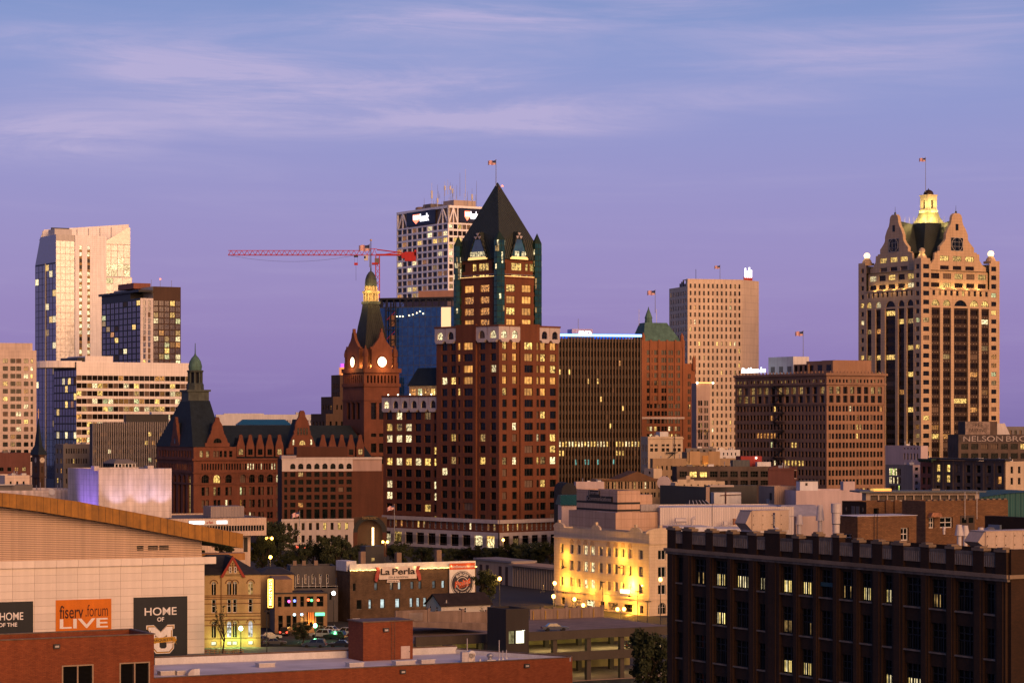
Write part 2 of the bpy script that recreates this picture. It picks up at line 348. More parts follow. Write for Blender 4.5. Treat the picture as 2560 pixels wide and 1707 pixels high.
class Bld:
    """a building: empty at its near corner, local x along its western face, local y along its northern face going away"""
    def __init__(s, name, label, cat, xc, Y, xl=None, xr=None, ang=30, z0=0.0, group=None):
        s.Y = Y; s.a = R(ang); s.z0 = z0; s.rng = random.Random(int(xc*13+Y))
        s.O = Vector(((xc-CX)/F_*Y, Y, 0))
        s.U = Vector((math.cos(s.a), math.sin(s.a), 0)); s.V = Vector((-math.sin(s.a), math.cos(s.a), 0))
        s.root = thing(name, label, cat, (s.O.x, s.O.y, z0), s.a, group)
        s.W = s.fx(xr) if xr is not None else None
        s.L = s.ly(xl) if xl is not None else None
        s.wall = MB(); s.wins = []
    def _solve(s, o, d, px):
        k = (px-CX)/F_; return (k*o.y-o.x)/(d.x-k*d.y)
    def fx(s, px, y=0): return s._solve(s.O+s.V*y, s.U, px)        # local x of a photo column on the plane local y = const
    def ly(s, px, x=0): return s._solve(s.O+s.U*x, s.V, px)        # local y of a photo column on the plane local x = const
    def z(s, py, x=0, y=0):
        Y = (s.O+s.U*x+s.V*y).y; return CH-(py-HY)/F_*Y-s.z0
    def fm(s, rect, face, off=0):
        x0, y0, x1, y1 = rect
        if face == 'F': return T(x0, y0-off, 0)
        if face == 'L': return T(x0-off, y1, 0) @ RZ(-math.pi/2)
        if face == 'R': return T(x1+off, y0, 0) @ RZ(math.pi/2)
        return T(x1, y1+off, 0) @ RZ(math.pi)
    def fw(s, rect, face): return rect[2]-rect[0] if face in 'FB' else rect[3]-rect[1]
    def cols_px(s, rect, face, pxs):
        x0, y0, x1, y1 = rect; r = []
        for a, b in pxs:
            if face == 'F': r.append((s.fx(a, y0)-x0, s.fx(b, y0)-x0))
            else: r.append((y1-s.ly(a, x0), y1-s.ly(b, x0)))
        return r
    def facade(s, rect, face, z0, z1, wm, cols=(), rows=(), depth=.35, style='plain', lit=.06, name='window', gm=G_DARK, arch=False, off=0, u0=0, u1=None, skip=None, blind=.12, lits=None, mb=None, rm=None):
        X = s.fm(rect, face, off); u1 = s.fw(rect, face) if u1 is None else u1; mb = mb or s.wall; rm = rm or wm
        cols = sorted(c for c in cols); rows = sorted(r for r in rows)
        def q(a, b, c, d):
            if b-a > 1e-4 and d-c > 1e-4: mb.face([(a,0,c),(b,0,c),(b,0,d),(a,0,d)], wm, X)
        zc = z0
        for ri, (ra, rb) in enumerate(rows):
            q(u0, u1, zc, ra); uc = u0
            for ci, (ca, cb) in enumerate(cols):
                q(uc, ca, ra, rb); uc = cb
                if skip and skip(ri, ci): q(ca, cb, ra, rb); continue
                mb.face([(ca,0,ra),(ca,depth,ra),(cb,depth,ra),(cb,0,ra)][::-1], rm, X)
                if arch:
                    r = (cb-ca)/2; hs = rb-r; cx = (ca+cb)/2; n = 10
                    arc = [(cx+r*math.cos(math.pi*k/n), hs+r*math.sin(math.pi*k/n)) for k in range(n+1)]
                    mb.face([(cb,0,rb)] + [(x,0,z) for x, z in arc[:n//2+1]], wm, X)
                    mb.face([(ca,0,rb)] + [(x,0,z) for x, z in arc[n//2:][::-1]][::-1][::-1], wm, X)
                    for (ax, az_), (bx, bz) in zip(arc, arc[1:]): mb.face([(ax,0,az_),(bx,0,bz),(bx,depth,bz),(ax,depth,az_)], rm, X)
                    hh = hs
                else:
                    mb.face([(ca,0,rb),(ca,depth,rb),(cb,depth,rb),(cb,0,rb)], rm, X); hh = rb
                mb.face([(ca,0,ra),(ca,depth,ra),(ca,depth,hh),(ca,0,hh)], rm, X)
                mb.face([(cb,0,ra),(cb,depth,ra),(cb,depth,hh),(cb,0,hh)][::-1], rm, X)
                l = lit(ri, ci) if callable(lit) else (s.rng.random() < lit)
                if l is True: g = s.rng.choices(lits or LITS, (LITW if not lits else None))[0]
                elif l: g = l
                else: g = BLIND if s.rng.random() < blind else gm
                s.wins.append((X @ T(ca, depth-.06, ra), cb-ca, rb-ra, style, g, arch, name, 0 if face == 'F' else 1))
            q(uc, u1, ra, rb); zc = rb
        q(u0, u1, zc, z1)
    def block(s, rect, z0, z1, wm, roof=None, F=None, L=None, parapet=.8, pt=.35, R_=None):
        """a box of walls with a flat roof behind a parapet; F and L carry the window grids of the two seen faces"""
        for face, d in (('F', F), ('L', L), ('R', R_), ('B', None)):
            d = dict(d or {}); s.facade(rect, face, z0, z1, d.pop('wm', wm), **d)
        x0, y0, x1, y1 = rect; roof = roof or ROOF
        zi = z1-parapet if parapet else z1
        if parapet:
            o = [(x0,y0),(x1,y0),(x1,y1),(x0,y1)]; i = [(x0+pt,y0+pt),(x1-pt,y0+pt),(x1-pt,y1-pt),(x0+pt,y1-pt)]
            for k in range(4):
                j = (k+1) % 4
                s.wall.face([(*o[k],z1),(*o[j],z1),(*i[j],z1),(*i[k],z1)], wm)
                s.wall.face([(*i[j],zi),(*i[k],zi),(*i[k],z1),(*i[j],z1)], wm)
            s.wall.face([(*p,zi) for p in i], roof)
        else: s.wall.face([(x0,y0,z1),(x1,y0,z1),(x1,y1,z1),(x0,y1,z1)], roof)
    def part(s, name, mb, smooth=False): return mb.obj(name, s.root, smooth)
    def done(s, limit=300, wallname='wall'):
        s.wall.obj(wallname, s.root)
        byname = {}
        for x in s.wins: byname.setdefault(x[6], []).append(x)
        for nm, lst in byname.items():
            lst = sorted(lst, key=lambda x: (x[7], -x[1]*x[2]*(1 if x[7] == 0 else .6)))
            for X, w_, h_, sty, g, arch, _, _ in lst[:limit]:
                link(nm, win_mesh(w_, h_, sty, g, arch, nm), s.root, X)
            if len(lst) > limit:
                b = MB()
                for X, w_, h_, sty, g, arch, _, _ in lst[limit:]:
                    me = win_mesh(w_, h_, sty, g, arch, nm); co = [X @ v.co for v in me.vertices]
                    for p_ in me.polygons: b.face([co[i] for i in p_.vertices], me.materials[p_.material_index])
                tag(b.obj(nm, s.root), kind='stuff')
        return s
def reg(n, u0, u1, frac):
    p = (u1-u0)/n; return [(u0+p*(k+.5-frac/2), u0+p*(k+.5+frac/2)) for k in range(n)]
def pairs(n, u0, u1, wf, gf):
    p = (u1-u0)/n; r = []
    for k in range(n):
        c = u0+p*(k+.5); r += [(c-p*(gf/2+wf), c-p*gf/2), (c+p*gf/2, c+p*(gf/2+wf))]
    return r
def floors(n, ztop, pitch, h): return [(ztop-k*pitch-h, ztop-k*pitch) for k in range(n)]
TXT = bpy.data.scenes.new('lettering_workshop')          # small scene used only while lettering is turned into mesh; removed at the end
def text_mesh(body, size, m, depth=.05, align='CENTER', sx=1.0, shear=0, bold=0, space=1.0):
    cu = bpy.data.curves.new('lettering', 'FONT'); cu.body = body; cu.size = size; cu.align_x = align; cu.align_y = 'CENTER'; cu.extrude = depth; cu.shear = shear; cu.offset = bold; cu.space_character = space
    o = bpy.data.objects.new('lettering', cu); TXT.collection.objects.link(o)
    TXT.view_layers[0].update(); me = bpy.data.meshes.new_from_object(o.evaluated_get(TXT.view_layers[0].depsgraph)); bpy.data.objects.remove(o)
    me.materials.clear(); me.materials.append(m)
    X = Matrix.Rotation(R(90), 4, 'X') @ Matrix.Diagonal((sx, 1, 1, 1)); me.transform(X); return me
def fit_text(body, w_, h_, m, depth=.05, bold=0, shear=0, space=1.0):
    """lettering scaled to a width and height, centred at the origin, facing -y"""
    me = text_mesh(body, 1.0, m, .02, bold=bold, shear=shear, space=space)
    xs = [v.co.x for v in me.vertices]; zs = [v.co.z for v in me.vertices]
    cx, cz = (min(xs)+max(xs))/2, (min(zs)+max(zs))/2
    me.transform(Matrix.Diagonal((w_/(max(xs)-min(xs)), depth/.04, h_/(max(zs)-min(zs)), 1)) @ T(-cx, 0, -cz)); return me
def lamp(name, kind, loc, col, e, parent=None, size=.3, target=None, spot=None):
    d = bpy.data.lights.new(name, kind); d.energy = e; d.color = col
    if kind == 'POINT': d.shadow_soft_size = size
    if kind == 'SPOT': d.shadow_soft_size = size; d.spot_size = spot or R(70); d.spot_blend = .6
    o = bpy.data.objects.new(name, d); COL.objects.link(o); o.location = loc
    if parent is not None: o.parent = parent
    if target is not None: o.rotation_euler = (Vector(loc)-Vector(target)).to_track_quat('Z', 'Y').to_euler()
    return o

# common materials ------------------------------------------------------
ROOF = mat('roof_membrane', (.20, .19, .20), .9)
ROOF_W = mat('roof_white', (.80, .79, .82), .85, var=.18, vs_=.2)
ROOF_D = mat('roof_dark', (.035, .035, .038), .9)
COPPER = mat('roof_copper_green', (.10, .20, .16), .7, var=.25, vs_=.4, streak=.25)
SLATE = mat('roof_slate', (.020, .032, .040), .75, var=.25, vs_=.5, brick=(.5, .35, .02, (.010,.014,.018), (.026,.040,.050), .5))
STEEL = mat('galvanised_steel', (.45, .45, .47), .45, metal=.6, var=.15)
WHITE = mat('white_paint', (.75, .74, .73), .6, var=.08)
DKSTEEL = mat('dark_steel', (.05, .05, .055), .5, metal=.4, var=.1)
BLACK = mat('black_paint', (.02, .02, .02), .6, var=0)
RED = mat('red_paint', (.55, .03, .03), .5, var=.08)
GREEN_P = mat('dark_green_paint', (.02, .045, .03), .6)

# ================================================================== ground
GR = mat('asphalt_ground', (.045, .044, .046), .9, var=.3, vs_=.02)
g = MB(); g.face([(-9000,-6000,-.02),(9000,-6000,-.02),(9000,30000,-.02),(-9000,30000,-.02)], GR); tag(g.obj('ground'), kind='structure')
LAKE = mat('lake_water', (.02, .03, .05), .2, var=.1, vs_=.002, fine=0, streak=0)
g = MB(); g.face([(-12000,2300,.2),(12000,2300,.2),(12000,29000,.2),(-12000,29000,.2)], LAKE); tag(g.obj('lake'), kind='structure')

def gable_poly(w2, prof):      # mirrored outline: prof = [(half width, z)] from base up
    return [(x, z) for x, z in prof] + [(-x, z) for x, z in prof[::-1] if x > .01]

# ================================================================== glass tower with raked crown (far left)
PANEL_W = mat('white_metal_panel', (1.02, 1.0, .98), .35, spec=.5, var=.06, brick=(2.6, 1.3, .05, (.6,.58,.56), (1.08,1.06,1.04), 0))
GOLDP = mat('bronze_gold_panel', (.45, .28, .10), .45, var=.15)
MULL = mat('curtain_mullion_grey', (.06, .075, .11), .5, var=.05)
MULLW = mat('curtain_mullion_white', (.65, .62, .58), .5, var=.05)
b = Bld('office_tower', 'tall glass tower with raked crown and white panelled side, far left skyline', 'skyscraper', 140, 1600, 88, 265)
W, L = b.W, b.L
zt = b.z(655); ztop = b.z(586); zb = b.z(1250)
rect = (0, 0, W, L); gx = b.fx(187)
fl = floors(33, zt-1, 4.15, 3.9)
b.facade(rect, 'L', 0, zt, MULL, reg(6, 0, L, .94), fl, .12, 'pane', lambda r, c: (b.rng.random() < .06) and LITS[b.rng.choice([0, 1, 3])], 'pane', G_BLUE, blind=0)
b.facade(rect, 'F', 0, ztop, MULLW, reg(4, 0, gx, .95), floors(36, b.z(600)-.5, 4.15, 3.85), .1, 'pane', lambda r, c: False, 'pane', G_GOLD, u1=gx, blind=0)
# white panelled shaft with two window strips
c2 = b.cols_px(rect, 'F', [(197, 204), (217, 224)])
b.facade(rect, 'F', 0, ztop, PANEL_W, c2, floors(36, b.z(612), 4.15, 2.6), .25, 'plain', .75, 'window', G_BROWN, u0=gx, off=.8, lits=[LITS[1], LITS[1], lit('room_light_bright', (1, .86, .56), 1.8)], rm=GOLDP)
for a, c in c2:
    for k, (ra, rb) in enumerate(floors(35, b.z(612)-2.6, 4.15, 1.55)):
        t = MB() if k == 0 else t
        if k == 0: t.box(0, c-a, -.06, 0, .03, 1.52, GOLDP); me = t.mesh('gold_panel')
        link('gold_panel', me, b.root, T(a, -.8, ra))
t = MB(); y_ = b.ly(114); t.box(-.5, 0, y_-.5, y_+.5, 0, zt, MULLW); b.part('corner_mullion', t)
b.wall.face([(gx,-.8,0),(gx,0,0),(gx,0,ztop),(gx,-.8,ztop)], PANEL_W)
for x in (W,): b.wall.face([(x,-.8,0),(x,L,0),(x,L,ztop),(x,-.8,ztop)], PANEL_W)
b.wall.face([(0,0,zt),(0,L,zt),(0,L*.75,ztop),(0,0,ztop)], G_BLUE); b.wall.face([(0,L,zt),(W,L,zt),(W,L*.75,ztop),(0,L*.75,ztop)], MULLW)
b.wall.face([(0,0,ztop),(W,0,ztop),(W,L*.75,ztop),(0,L*.75,ztop)], ROOF_W)
# lower right shoulder and the glazed crown
xr1 = b.fx(330, 3); xr2 = b.fx(325, 3)
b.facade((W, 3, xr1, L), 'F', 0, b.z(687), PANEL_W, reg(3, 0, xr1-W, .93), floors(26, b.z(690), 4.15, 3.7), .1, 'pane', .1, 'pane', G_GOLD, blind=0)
b.wall.face([(W,3,b.z(687)),(xr1,3,b.z(687)),(xr1,L,b.z(687)),(W,L,b.z(687))], ROOF_W)
cr_z = b.z(561)
b.facade((W, 2.5, xr2, L), 'F', b.z(687), b.z(604), MULLW, reg(4, 0, xr2-W, .93), floors(5, b.z(606), 4.1, 3.8), .1, 'pane', lambda r, c: LITS[1] if r < 3 and b.rng.random() < .6 else False, 'pane', G_GOLD, blind=0)
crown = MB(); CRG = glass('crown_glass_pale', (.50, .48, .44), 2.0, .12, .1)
crown.slab([(W, b.z(604)), (xr2, b.z(604)), (xr2, cr_z), (xr2-2, cr_z), (W, b.z(600))], 2.5, 3.0, CRG)
crown.face([(xr2,2.5,b.z(604)),(xr2,L,b.z(604)),(xr2,L,cr_z-6),(xr2,2.5,cr_z)], CRG)
xr3 = b.fx(322, L*.8); crown.slab([(0, ztop-2), (W, ztop-2), (xr3, ztop-2), (xr3, b.z(561, xr3, L*.8)), (b.fx(110, L*.8), b.z(574, 0, L*.8))], L*.8, L*.8+.6, PANEL_W)
for k in range(7):
    x = 2+(xr2-4)*k/6; crown.tube((x, L*.8-.5, ztop-1), (x, L*.8-.5, b.z(577, 0, L*.8)+4*k/6), .22, MULLW, 5)
crown.box(W*.1, W*.45, L*.3, L*.6, ztop, ztop+4.5, MULLW); crown.box(W*.15, W*.5, L*.55, L*.6, ztop+4.5, ztop+6, DKSTEEL)
b.part('crown', crown); b.done()

# ================================================================== second tower: dark glass residential
b = Bld('apartment_tower', 'dark glass apartment tower with white corner column and gold reflections', 'skyscraper', 351, 1480, 254, 452)
W, L = b.W, b.L; rect = (0, 0, W, L); zt = b.z(745); zt2 = b.z(715)
DKP = mat('dark_metal_panel', (.03, .03, .035), .5, var=.1)
WHP = mat('white_brick_panel', (.85, .78, .74), .7, brick=(1.8, 3.4, .08, (.45,.4,.38), (.9,.82,.78), 0))
fl = floors(24, zt-1.2, 3.5, 3.0)
b.facade(rect, 'L', 0, zt, DKP, reg(9, 0, L, .84), fl, .2, 'pair', lambda r, c: b.rng.random() < .07, 'window', G_NAVY, blind=.04)
xg = b.fx(383)
b.facade(rect, 'F', 0, zt, WHP, reg(2, 1.0, xg-1, .55), fl, .2, 'plain', .05, 'window', G_NAVY, u1=xg, blind=.2)
BRD = mat('dark_brown_panel', (.08, .04, .025), .6)
b.facade(rect, 'F', 0, zt2, BRD, reg(5, 0, W-xg, .86) and [(xg+a, xg+c) for a, c in reg(5, 0, W-xg, .86)], fl, .2, 'pair', lambda r, c: b.rng.random() < (.35 if r > 12 else .12), 'window', G_GOLD if 0 else glass('warm_mirror_glass', (.05, .035, .02), 1.7, .07), u0=xg, blind=0)
b.wall.face([(W,0,0),(W,L,0),(W,L,zt2),(W,0,zt2)], DKP)
b.wall.face([(0,0,zt),(xg,0,zt),(xg,L,zt),(0,L,zt)], ROOF_D)
t = MB(); t.box(xg, W, .6, L, zt, zt2, mat('penthouse_pale_metal', (.62,.55,.42), .4, var=.1)); t.box(0, xg, L*.25, L, zt, zt2-2, DKP); t.box(-1.5, xg*.9, -1, L+1.5, zt2-3.5, zt2-2.2, DKP)
t.box(xg*.4, W*.55, L*.3, L*.7, zt2-.5, b.z(703), mat('penthouse_red_panel', (.25,.09,.06), .6))
b.part('penthouse', t)
t = MB()
for x in (W*.3, W*.52, W*.8): t.tube((x, 2, zt2-1), (x, 2, zt2+4), .12, STEEL, 5)
b.part('antenna', t)
t = MB(); t.lathe([(0,0),(.5,.3),(.5,.7),(0,1)], 8, glow('obstruction_light_red', (1, .12, .05), 6), W*.52, 2); o = t.obj('obstruction_light', b.root, True); o.location.z = zt2+4
b.done()

# ================================================================== white banded office
BAND = mat('white_band_panel', (1.05, .98, .90), .45, spec=.4, var=.05, brick=(1.5, 1.9, .04, (.8,.74,.68), (1.08,1.0,.93), 0))
b = Bld('office_building', 'white office block with long horizontal window bands and glazed dark end', 'office', 191, 1330, 134, 476)
W, L = b.W, b.L; rect = (0, 0, W, L); zt = b.z(904)
fl = floors(11, b.z(938), b.z(938)-b.z(957.4), 2.65)
b.facade(rect, 'F', 0, zt, BAND, reg(22, 0, W, .95), fl, .3, 'pair', lambda r, c: b.rng.random() < (.42 if r < 9 else .3), 'window', G_BROWN, blind=.18)
b.facade(rect, 'L', 0, b.z(905), DKP, reg(8, 0, L, .95), floors(12, b.z(925), 4.1, 3.3), .15, 'pane', lambda r, c: b.rng.random() < .10, 'window', G_NAVY, blind=.03)
b.wall.face([(W,0,0),(W,L,0),(W,L,zt),(W,0,zt)], BAND); b.wall.face([(0,0,zt),(W,0,zt),(W,L,zt),(0,L,zt)], ROOF_W)
t = MB(); t.box(b.fx(215), b.fx(284), 1, L*.8, zt, b.z(889), BAND); t.box(b.fx(197), b.fx(215), 2, L*.8, zt, b.z(893), DKP); b.part('penthouse', t)
t = MB(); t.lathe([(L*.5, zt-3), (L*.5, zt+.5)], 24, BAND, 2, L*.55); b.part('curved_parapet', t)
b.done()

# ================================================================== beige office at the left edge
TAN = mat('tan_precast', (.74, .60, .50), .8, brick=(3.2, 1.9, .05, (.5,.4,.34), (.77,.63,.53), 0))
b = Bld('office_building', 'beige precast office with square punched windows at the left edge of town', 'office', -40, 1180, -120, 91, ang=18)
W, L = b.W, b.L; rect = (0, 0, W, L); zt = b.z(875)
cx = b.cols_px(rect, 'F', [(-33, -22), (-14, -3), (7, 19.5), (26, 38.5), (40.5, 53), (59.5, 71), (76.5, 82.5)])
b.block(rect, 0, zt, TAN, F=dict(cols=cx, rows=floors(14, b.z(896), b.z(896)-b.z(915), 2.1), lit=.35, style='pair', depth=.4), parapet=.8)
t = MB(); t.box(2, b.fx(84), 4, L*.7, zt-.8, b.z(856), TAN); b.part('penthouse', t)
t = MB(); t.box(0, W, .02, .1, 0, .1, TAN); b.done()

# ================================================================== church tower with clock and slate spire
BRN = mat('brown_brick', (.10, .055, .035), .85, brick=(.45, .15, .02, (.12,.09,.07), (.12,.06,.04), .5))
b = Bld('church_tower', 'dark church steeple with gold cross and small round clock', 'church', 99, 1080, 80, 112)
W = b.W; L = b.L; rect = (0, 0, W, L); ze = b.z(1136)
b.facade(rect, 'F', 0, ze, BRN, reg(2, W*.3, W*.7, .55), [(b.z(1182), b.z(1166)), (b.z(1216), b.z(1196))], .3, 'plain', 0, gm=G_DARK)
b.facade(rect, 'L', 0, ze, BRN, reg(2, L*.3, L*.7, .55), [(b.z(1182), b.z(1166)), (b.z(1216), b.z(1196))], .3, 'plain', 0)
b.facade(rect, 'R', 0, ze, BRN); b.facade(rect, 'B', 0, ze, BRN)
t = MB(); t.frustum((-.9,-.9,W+.9,L+.9), ze, (W*.2, L*.2, W*.8, L*.8), ze+4, SLATE); t.frustum((W*.2,L*.2,W*.8,L*.8), ze+4, (W*.47,L*.47,W*.53,L*.53), b.z(1046), SLATE); b.part('spire', t)
t = MB(); GILT = mat('gilt_metal', (.75,.50,.28), .4, metal=.5, var=0)
t.tube((W/2,L/2,b.z(1048)), (W/2,L/2,b.z(1022)), .14, GILT, 6); t.tube((W/2-1.0,L/2,b.z(1029)), (W/2+1.0,L/2,b.z(1029)), .12, GILT, 6); b.part('cross', t)
for fc in 'FL':
    t = MB(); n = 20; DIAL = mat('clock_dial_cream', (.75,.66,.52), .6, var=.05); X = b.fm(rect, fc, .12); u = b.fw(rect, fc)/2; zc = b.z(1150)
    t.face([(u+1.15*math.cos(2*math.pi*k/n), 0, zc+1.15*math.sin(2*math.pi*k/n)) for k in range(n)], DIAL, X)
    for k in range(12):
        a = 2*math.pi*k/12; t.box(u+.92*math.cos(a)-.05, u+.92*math.cos(a)+.05, -.05, 0, zc+.92*math.sin(a)-.05, zc+.92*math.sin(a)+.05, BLACK, X)
    t.box(u-.04, u+.04, -.06, 0, zc, zc+.8, BLACK, X); t.box(u-.5, u, -.06, 0, zc-.04, zc+.04, BLACK, X); b.part('clock', t)
t = MB(); t.box(-.4, W+.4, -.4, L+.4, b.z(1193), b.z(1190), BRN); b.part('cornice', t); t = MB(); t.box(-.5, W+.5, -.5, L+.5, ze-.5, ze, BRN); b.part('cornice', t)
b.done()

# ================================================================== low blocks behind the arena roof at left
MAR = mat('maroon_brick', (.16, .05, .04), .85, brick=(.45,.15,.02,(.14,.09,.08),(.18,.06,.05),.5))
GREY = mat('grey_concrete', (.22, .20, .19), .85)
def lowb(name, label, xc, Y, xl, xr, ytop, m, F=None, L=None, ang=30, roof=None, parapet=.7, cat='building', z0=0):
    b = Bld(name, label, cat, xc, Y, xl, xr, ang, z0); b.block((0,0,b.W,b.L), 0, b.z(ytop), m, roof, F=F(b) if F else None, L=L(b) if L else None, parapet=parapet);
    for k in range(4):
        t = MB(); x_, y_ = b.W*b.rng.uniform(.1,.85), b.L*b.rng.uniform(.1,.5); s_ = b.rng.uniform(.5,1.4); zt_ = b.z(ytop)-parapet
        if k % 2: t.box(x_, x_+s_*1.6, y_, y_+s_, zt_, zt_+parapet+s_*.6, b.rng.choice([STEEL, GREY, WHITE]))
        else: t.lathe([(.12,zt_),(.12,zt_+parapet+s_),(.28,zt_+parapet+s_),(.05,zt_+parapet+s_+.3)], 8, STEEL, x_, y_)
        b.part('roof_unit' if k % 2 else 'roof_pipe', t)
    return b
lowb('low_building', 'low maroon brick building beside the dark church steeple', -30, 1020, -90, 76, 1132, MAR, F=lambda b: dict(cols=reg(5, 1, b.W-1, .5), rows=floors(3, b.z(1168), 4.2, 1.6), lit=.25, style='pair')).done()
lowb('low_building', 'small pale stucco building at the foot of the church steeple', 12, 900, -40, 74, 1188, TAN, F=lambda b: dict(cols=reg(3, 1, b.W-1, .3), rows=floors(1, b.z(1203), 4, 1.5), lit=0)).done()
lowb('old_building', 'dim grey six storey block with narrow windows behind the pale box', 158, 1120, 138, 224, 1110, GREY, F=lambda b: dict(cols=reg(9, 1, b.W-1, .5), rows=floors(4, b.z(1121), b.z(1121)-b.z(1146), 2.2), lit=.02, style='sashd'), L=lambda b: dict(cols=reg(2, .5, b.L-.5, .4), rows=floors(4, b.z(1121), 4.4, 2.2), lit=.4)).done()
# low round lavender drum of the theatre, antennas and a white dish
b = Bld('theatre_wing', 'low pale rounded theatre wing behind the orange arena roof', 'building', 60, 735, xr=175, xl=20)
STUC = mat('pale_travertine', (.66, .58, .56), .8, brick=(3.0, 1.5, .035, (.46,.40,.38), (.69,.61,.59), .5), streak=.3, var=.2)
t = MB(); t.lathe([(16, 0), (16, b.z(1224)), (15.4, b.z(1224)), (15.4, b.z(1224)-.8)], 40, STUC, 2, 8, cap=False); t.lathe([(15.4, b.z(1230)), (0.01, b.z(1230))], 40, ROOF_D, 2, 8, cap=False); b.part('wall', t)
t = MB(); t.box(-8, 4, 4, 12, b.z(1230), b.z(1212), GREY); t.box(-12, -2, 2, 3, b.z(1212), b.z(1210), WHITE); b.part('roof_unit', t)
for px in (85, 95, 138, 146):
    t = MB(); x = b.fx(px); t.tube((x, -2, b.z(1234)), (x, -2, b.z(rng.choice([1205, 1212, 1200]))), .09, STEEL, 5); b.part('antenna', t)
t = MB(); t.lathe([(0.01, 0), (.9, .12), (1.0, .35)], 16, WHITE, X=Matrix.Rotation(R(75), 4, 'X')); o = t.obj('satellite_dish', b.root); o.location = (b.fx(107), -7.5, b.z(1229)); b.done()

# the pale travertine box
b = Bld('theatre_flytower', 'windowless pale travertine box with violet wash light, behind arena roof', 'building', 246.5, 700, 170, 429)
W, L = b.W, b.L; zt = b.z(1172); b.block((0,0,W,L), 0, zt, STUC, ROOF_D, parapet=.5)
t = MB(); t.box(b.fx(237)-.0, b.fx(250), .5, 3, zt-.5, zt+.8, STUC); t.box(b.fx(371), b.fx(386), .5, 3, zt-.5, zt+.8, STUC); b.part('roof_hatch', t)
b.done()
lamp('violet_wash', 'SPOT', (b.O-b.U*9+b.V*7+Vector((0,0,13)))[:], (.35, .2, 1), 16000, target=(b.O+b.V*7+Vector((0,0,22)))[:], spot=R(80))
for k in (.25, .6, .85): lamp('white_wash', 'SPOT', (b.O-b.V*5+b.U*W*k+Vector((0,0,22)))[:], (.7, .62, 1), 900, target=(b.O+b.U*W*k+Vector((0,0,26)))[:], spot=R(90))
# small pavilion on top of the building behind
b = Bld('roof_pavilion', 'small white arcaded pavilion on a rooftop behind the travertine box', 'pavilion', 286, 800, 258, 340)
W, L = b.W, b.L; zb_, zt = b.z(1186), b.z(1156)
t = MB(); t.box(0, W, 0, L, 0, zb_, GREY); b.part('base', t)
b.facade((0,0,W,L), 'F', zb_, b.z(1158), WHITE, reg(6, .2, W-.2, .72), [(zb_+.2, b.z(1160))], .4, 'plain', 0, gm=G_DARK, arch=False)
b.facade((0,0,W,L), 'L', zb_, b.z(1158), DKP, reg(5, .2, L-.2, .85), [(zb_+.2, b.z(1160))], .2, 'plain', 0)
t = MB(); t.frustum((-.4,-.4,W+.4,L+.4), b.z(1158), (W*.2,L*.2,W*.8,L*.8), b.z(1148), GREY); b.part('roof', t); b.done()

# dark office with close vertical fins
FIN = mat('pale_metal_fin', (.50, .44, .40), .5, var=.06)
DKB = mat('dark_spandrel', (.045, .04, .045), .6)
b = Bld('office_building', 'dark low office with close pale vertical fins behind city hall', 'office', 232, 1090, 224, 470, ang=22)
W, L = b.W, b.L; zt = b.z(1058); nb = 26
b.block((0,0,W,L), 0, zt, DKB, ROOF_D, F=dict(cols=reg(nb, 0, W, .78), rows=floors(6, b.z(1080), b.z(1080)-b.z(1101.5), 1.9), lit=lambda r, c: b.rng.random() < (.16 if c > 13 else .06), depth=.25, gm=G_BROWN, blind=.25), parapet=.4)
for k in range(nb*2+1):
    t = MB() if k == 0 else t
    if k == 0: t.box(-.11, .11, -.55, 0, 0, zt+.6, FIN); me = t.mesh('fin')
    link('fin', me, b.root, T(W*k/(nb*2), 0, 0))
t = MB(); t.box(W*.35, W*.8, L*.1, L*.2+4, zt, zt+4, DKP); t.box(W*.62, W*.74, 1, 5, zt, zt+5, WHITE); b.part('roof_unit', t); b.done()

# ================================================================== far white building and blue roofed hall (horizon)
b = Bld('far_building', 'long white flat building on the horizon left of the clock tower', 'building', 540, 1900, 520, 780, ang=8)
W = b.W; L = 30; zt = b.z(1036)
b.block((0,0,W,L), 0, zt, WHITE, F=dict(cols=reg(26, W*.3, W, .6), rows=[(b.z(1058), b.z(1050))], lit=0, gm=glass('pale_window', (.25,.25,.3), 1.5)), parapet=.3)
t = MB(); t.box(b.fx(560), b.fx(660), 2, 20, zt, b.z(1033), WHITE); t.box(b.fx(740), b.fx(758), 2, 9, zt, b.z(1030), STEEL); b.part('roof_unit', t); b.done()
b = Bld('blue_hall', 'low hall with a shallow bright blue metal roof behind city hall', 'building', 595, 1330, 585, 730, ang=10); W = b.W; L = 26; zb_ = b.z(1062)
BLUE_R = mat('blue_metal_roof', (.03, .20, .34), .5, wave=(0, 1.2, .12))
t = MB(); t.frustum((0,0,W,L), zb_, (W*.12, L*.4, W*.9, L*.6), b.z(1048), BLUE_R); b.part('roof', t)
t = MB(); t.box(.5, W-.5, .5, L-.5, 0, zb_, GREY); b.part('wall', t); b.done()

# ================================================================== US-style bank tower with white frame
WF = mat('white_aluminium_frame', (1.15, 1.14, 1.13), .5, var=.05)
b = Bld('bank_tower', 'white framed bank tower with rooftop antennas and lit blue bank sign', 'skyscraper', 1120, 1600, 991.5, 1212, ang=32)
W, L = b.W, b.L; rect = (0, 0, W, L); zt = b.z(513); zw = b.z(558); pit = 16.6*1600/F_
fl = floors(13, zw-.5, pit, pit*.70)
b.facade(rect, 'L', 0, zw, WF, reg(10, .6, L-.3, .82), fl, .5, 'pair', lambda r, c: b.rng.random() < (.08 if r < 3 else .18), 'window', G_DARK, blind=.08)
b.facade(rect, 'F', 0, zw, WF, reg(8, .6, W-.6, .86), fl, .5, 'pair', .5, 'window', G_BROWN, blind=.05)
b.facade(rect, 'R', 0, zt, WF); b.facade(rect, 'B', 0, zt, WF)
t = MB(); ZR = (zw+.4, zt-1.4)
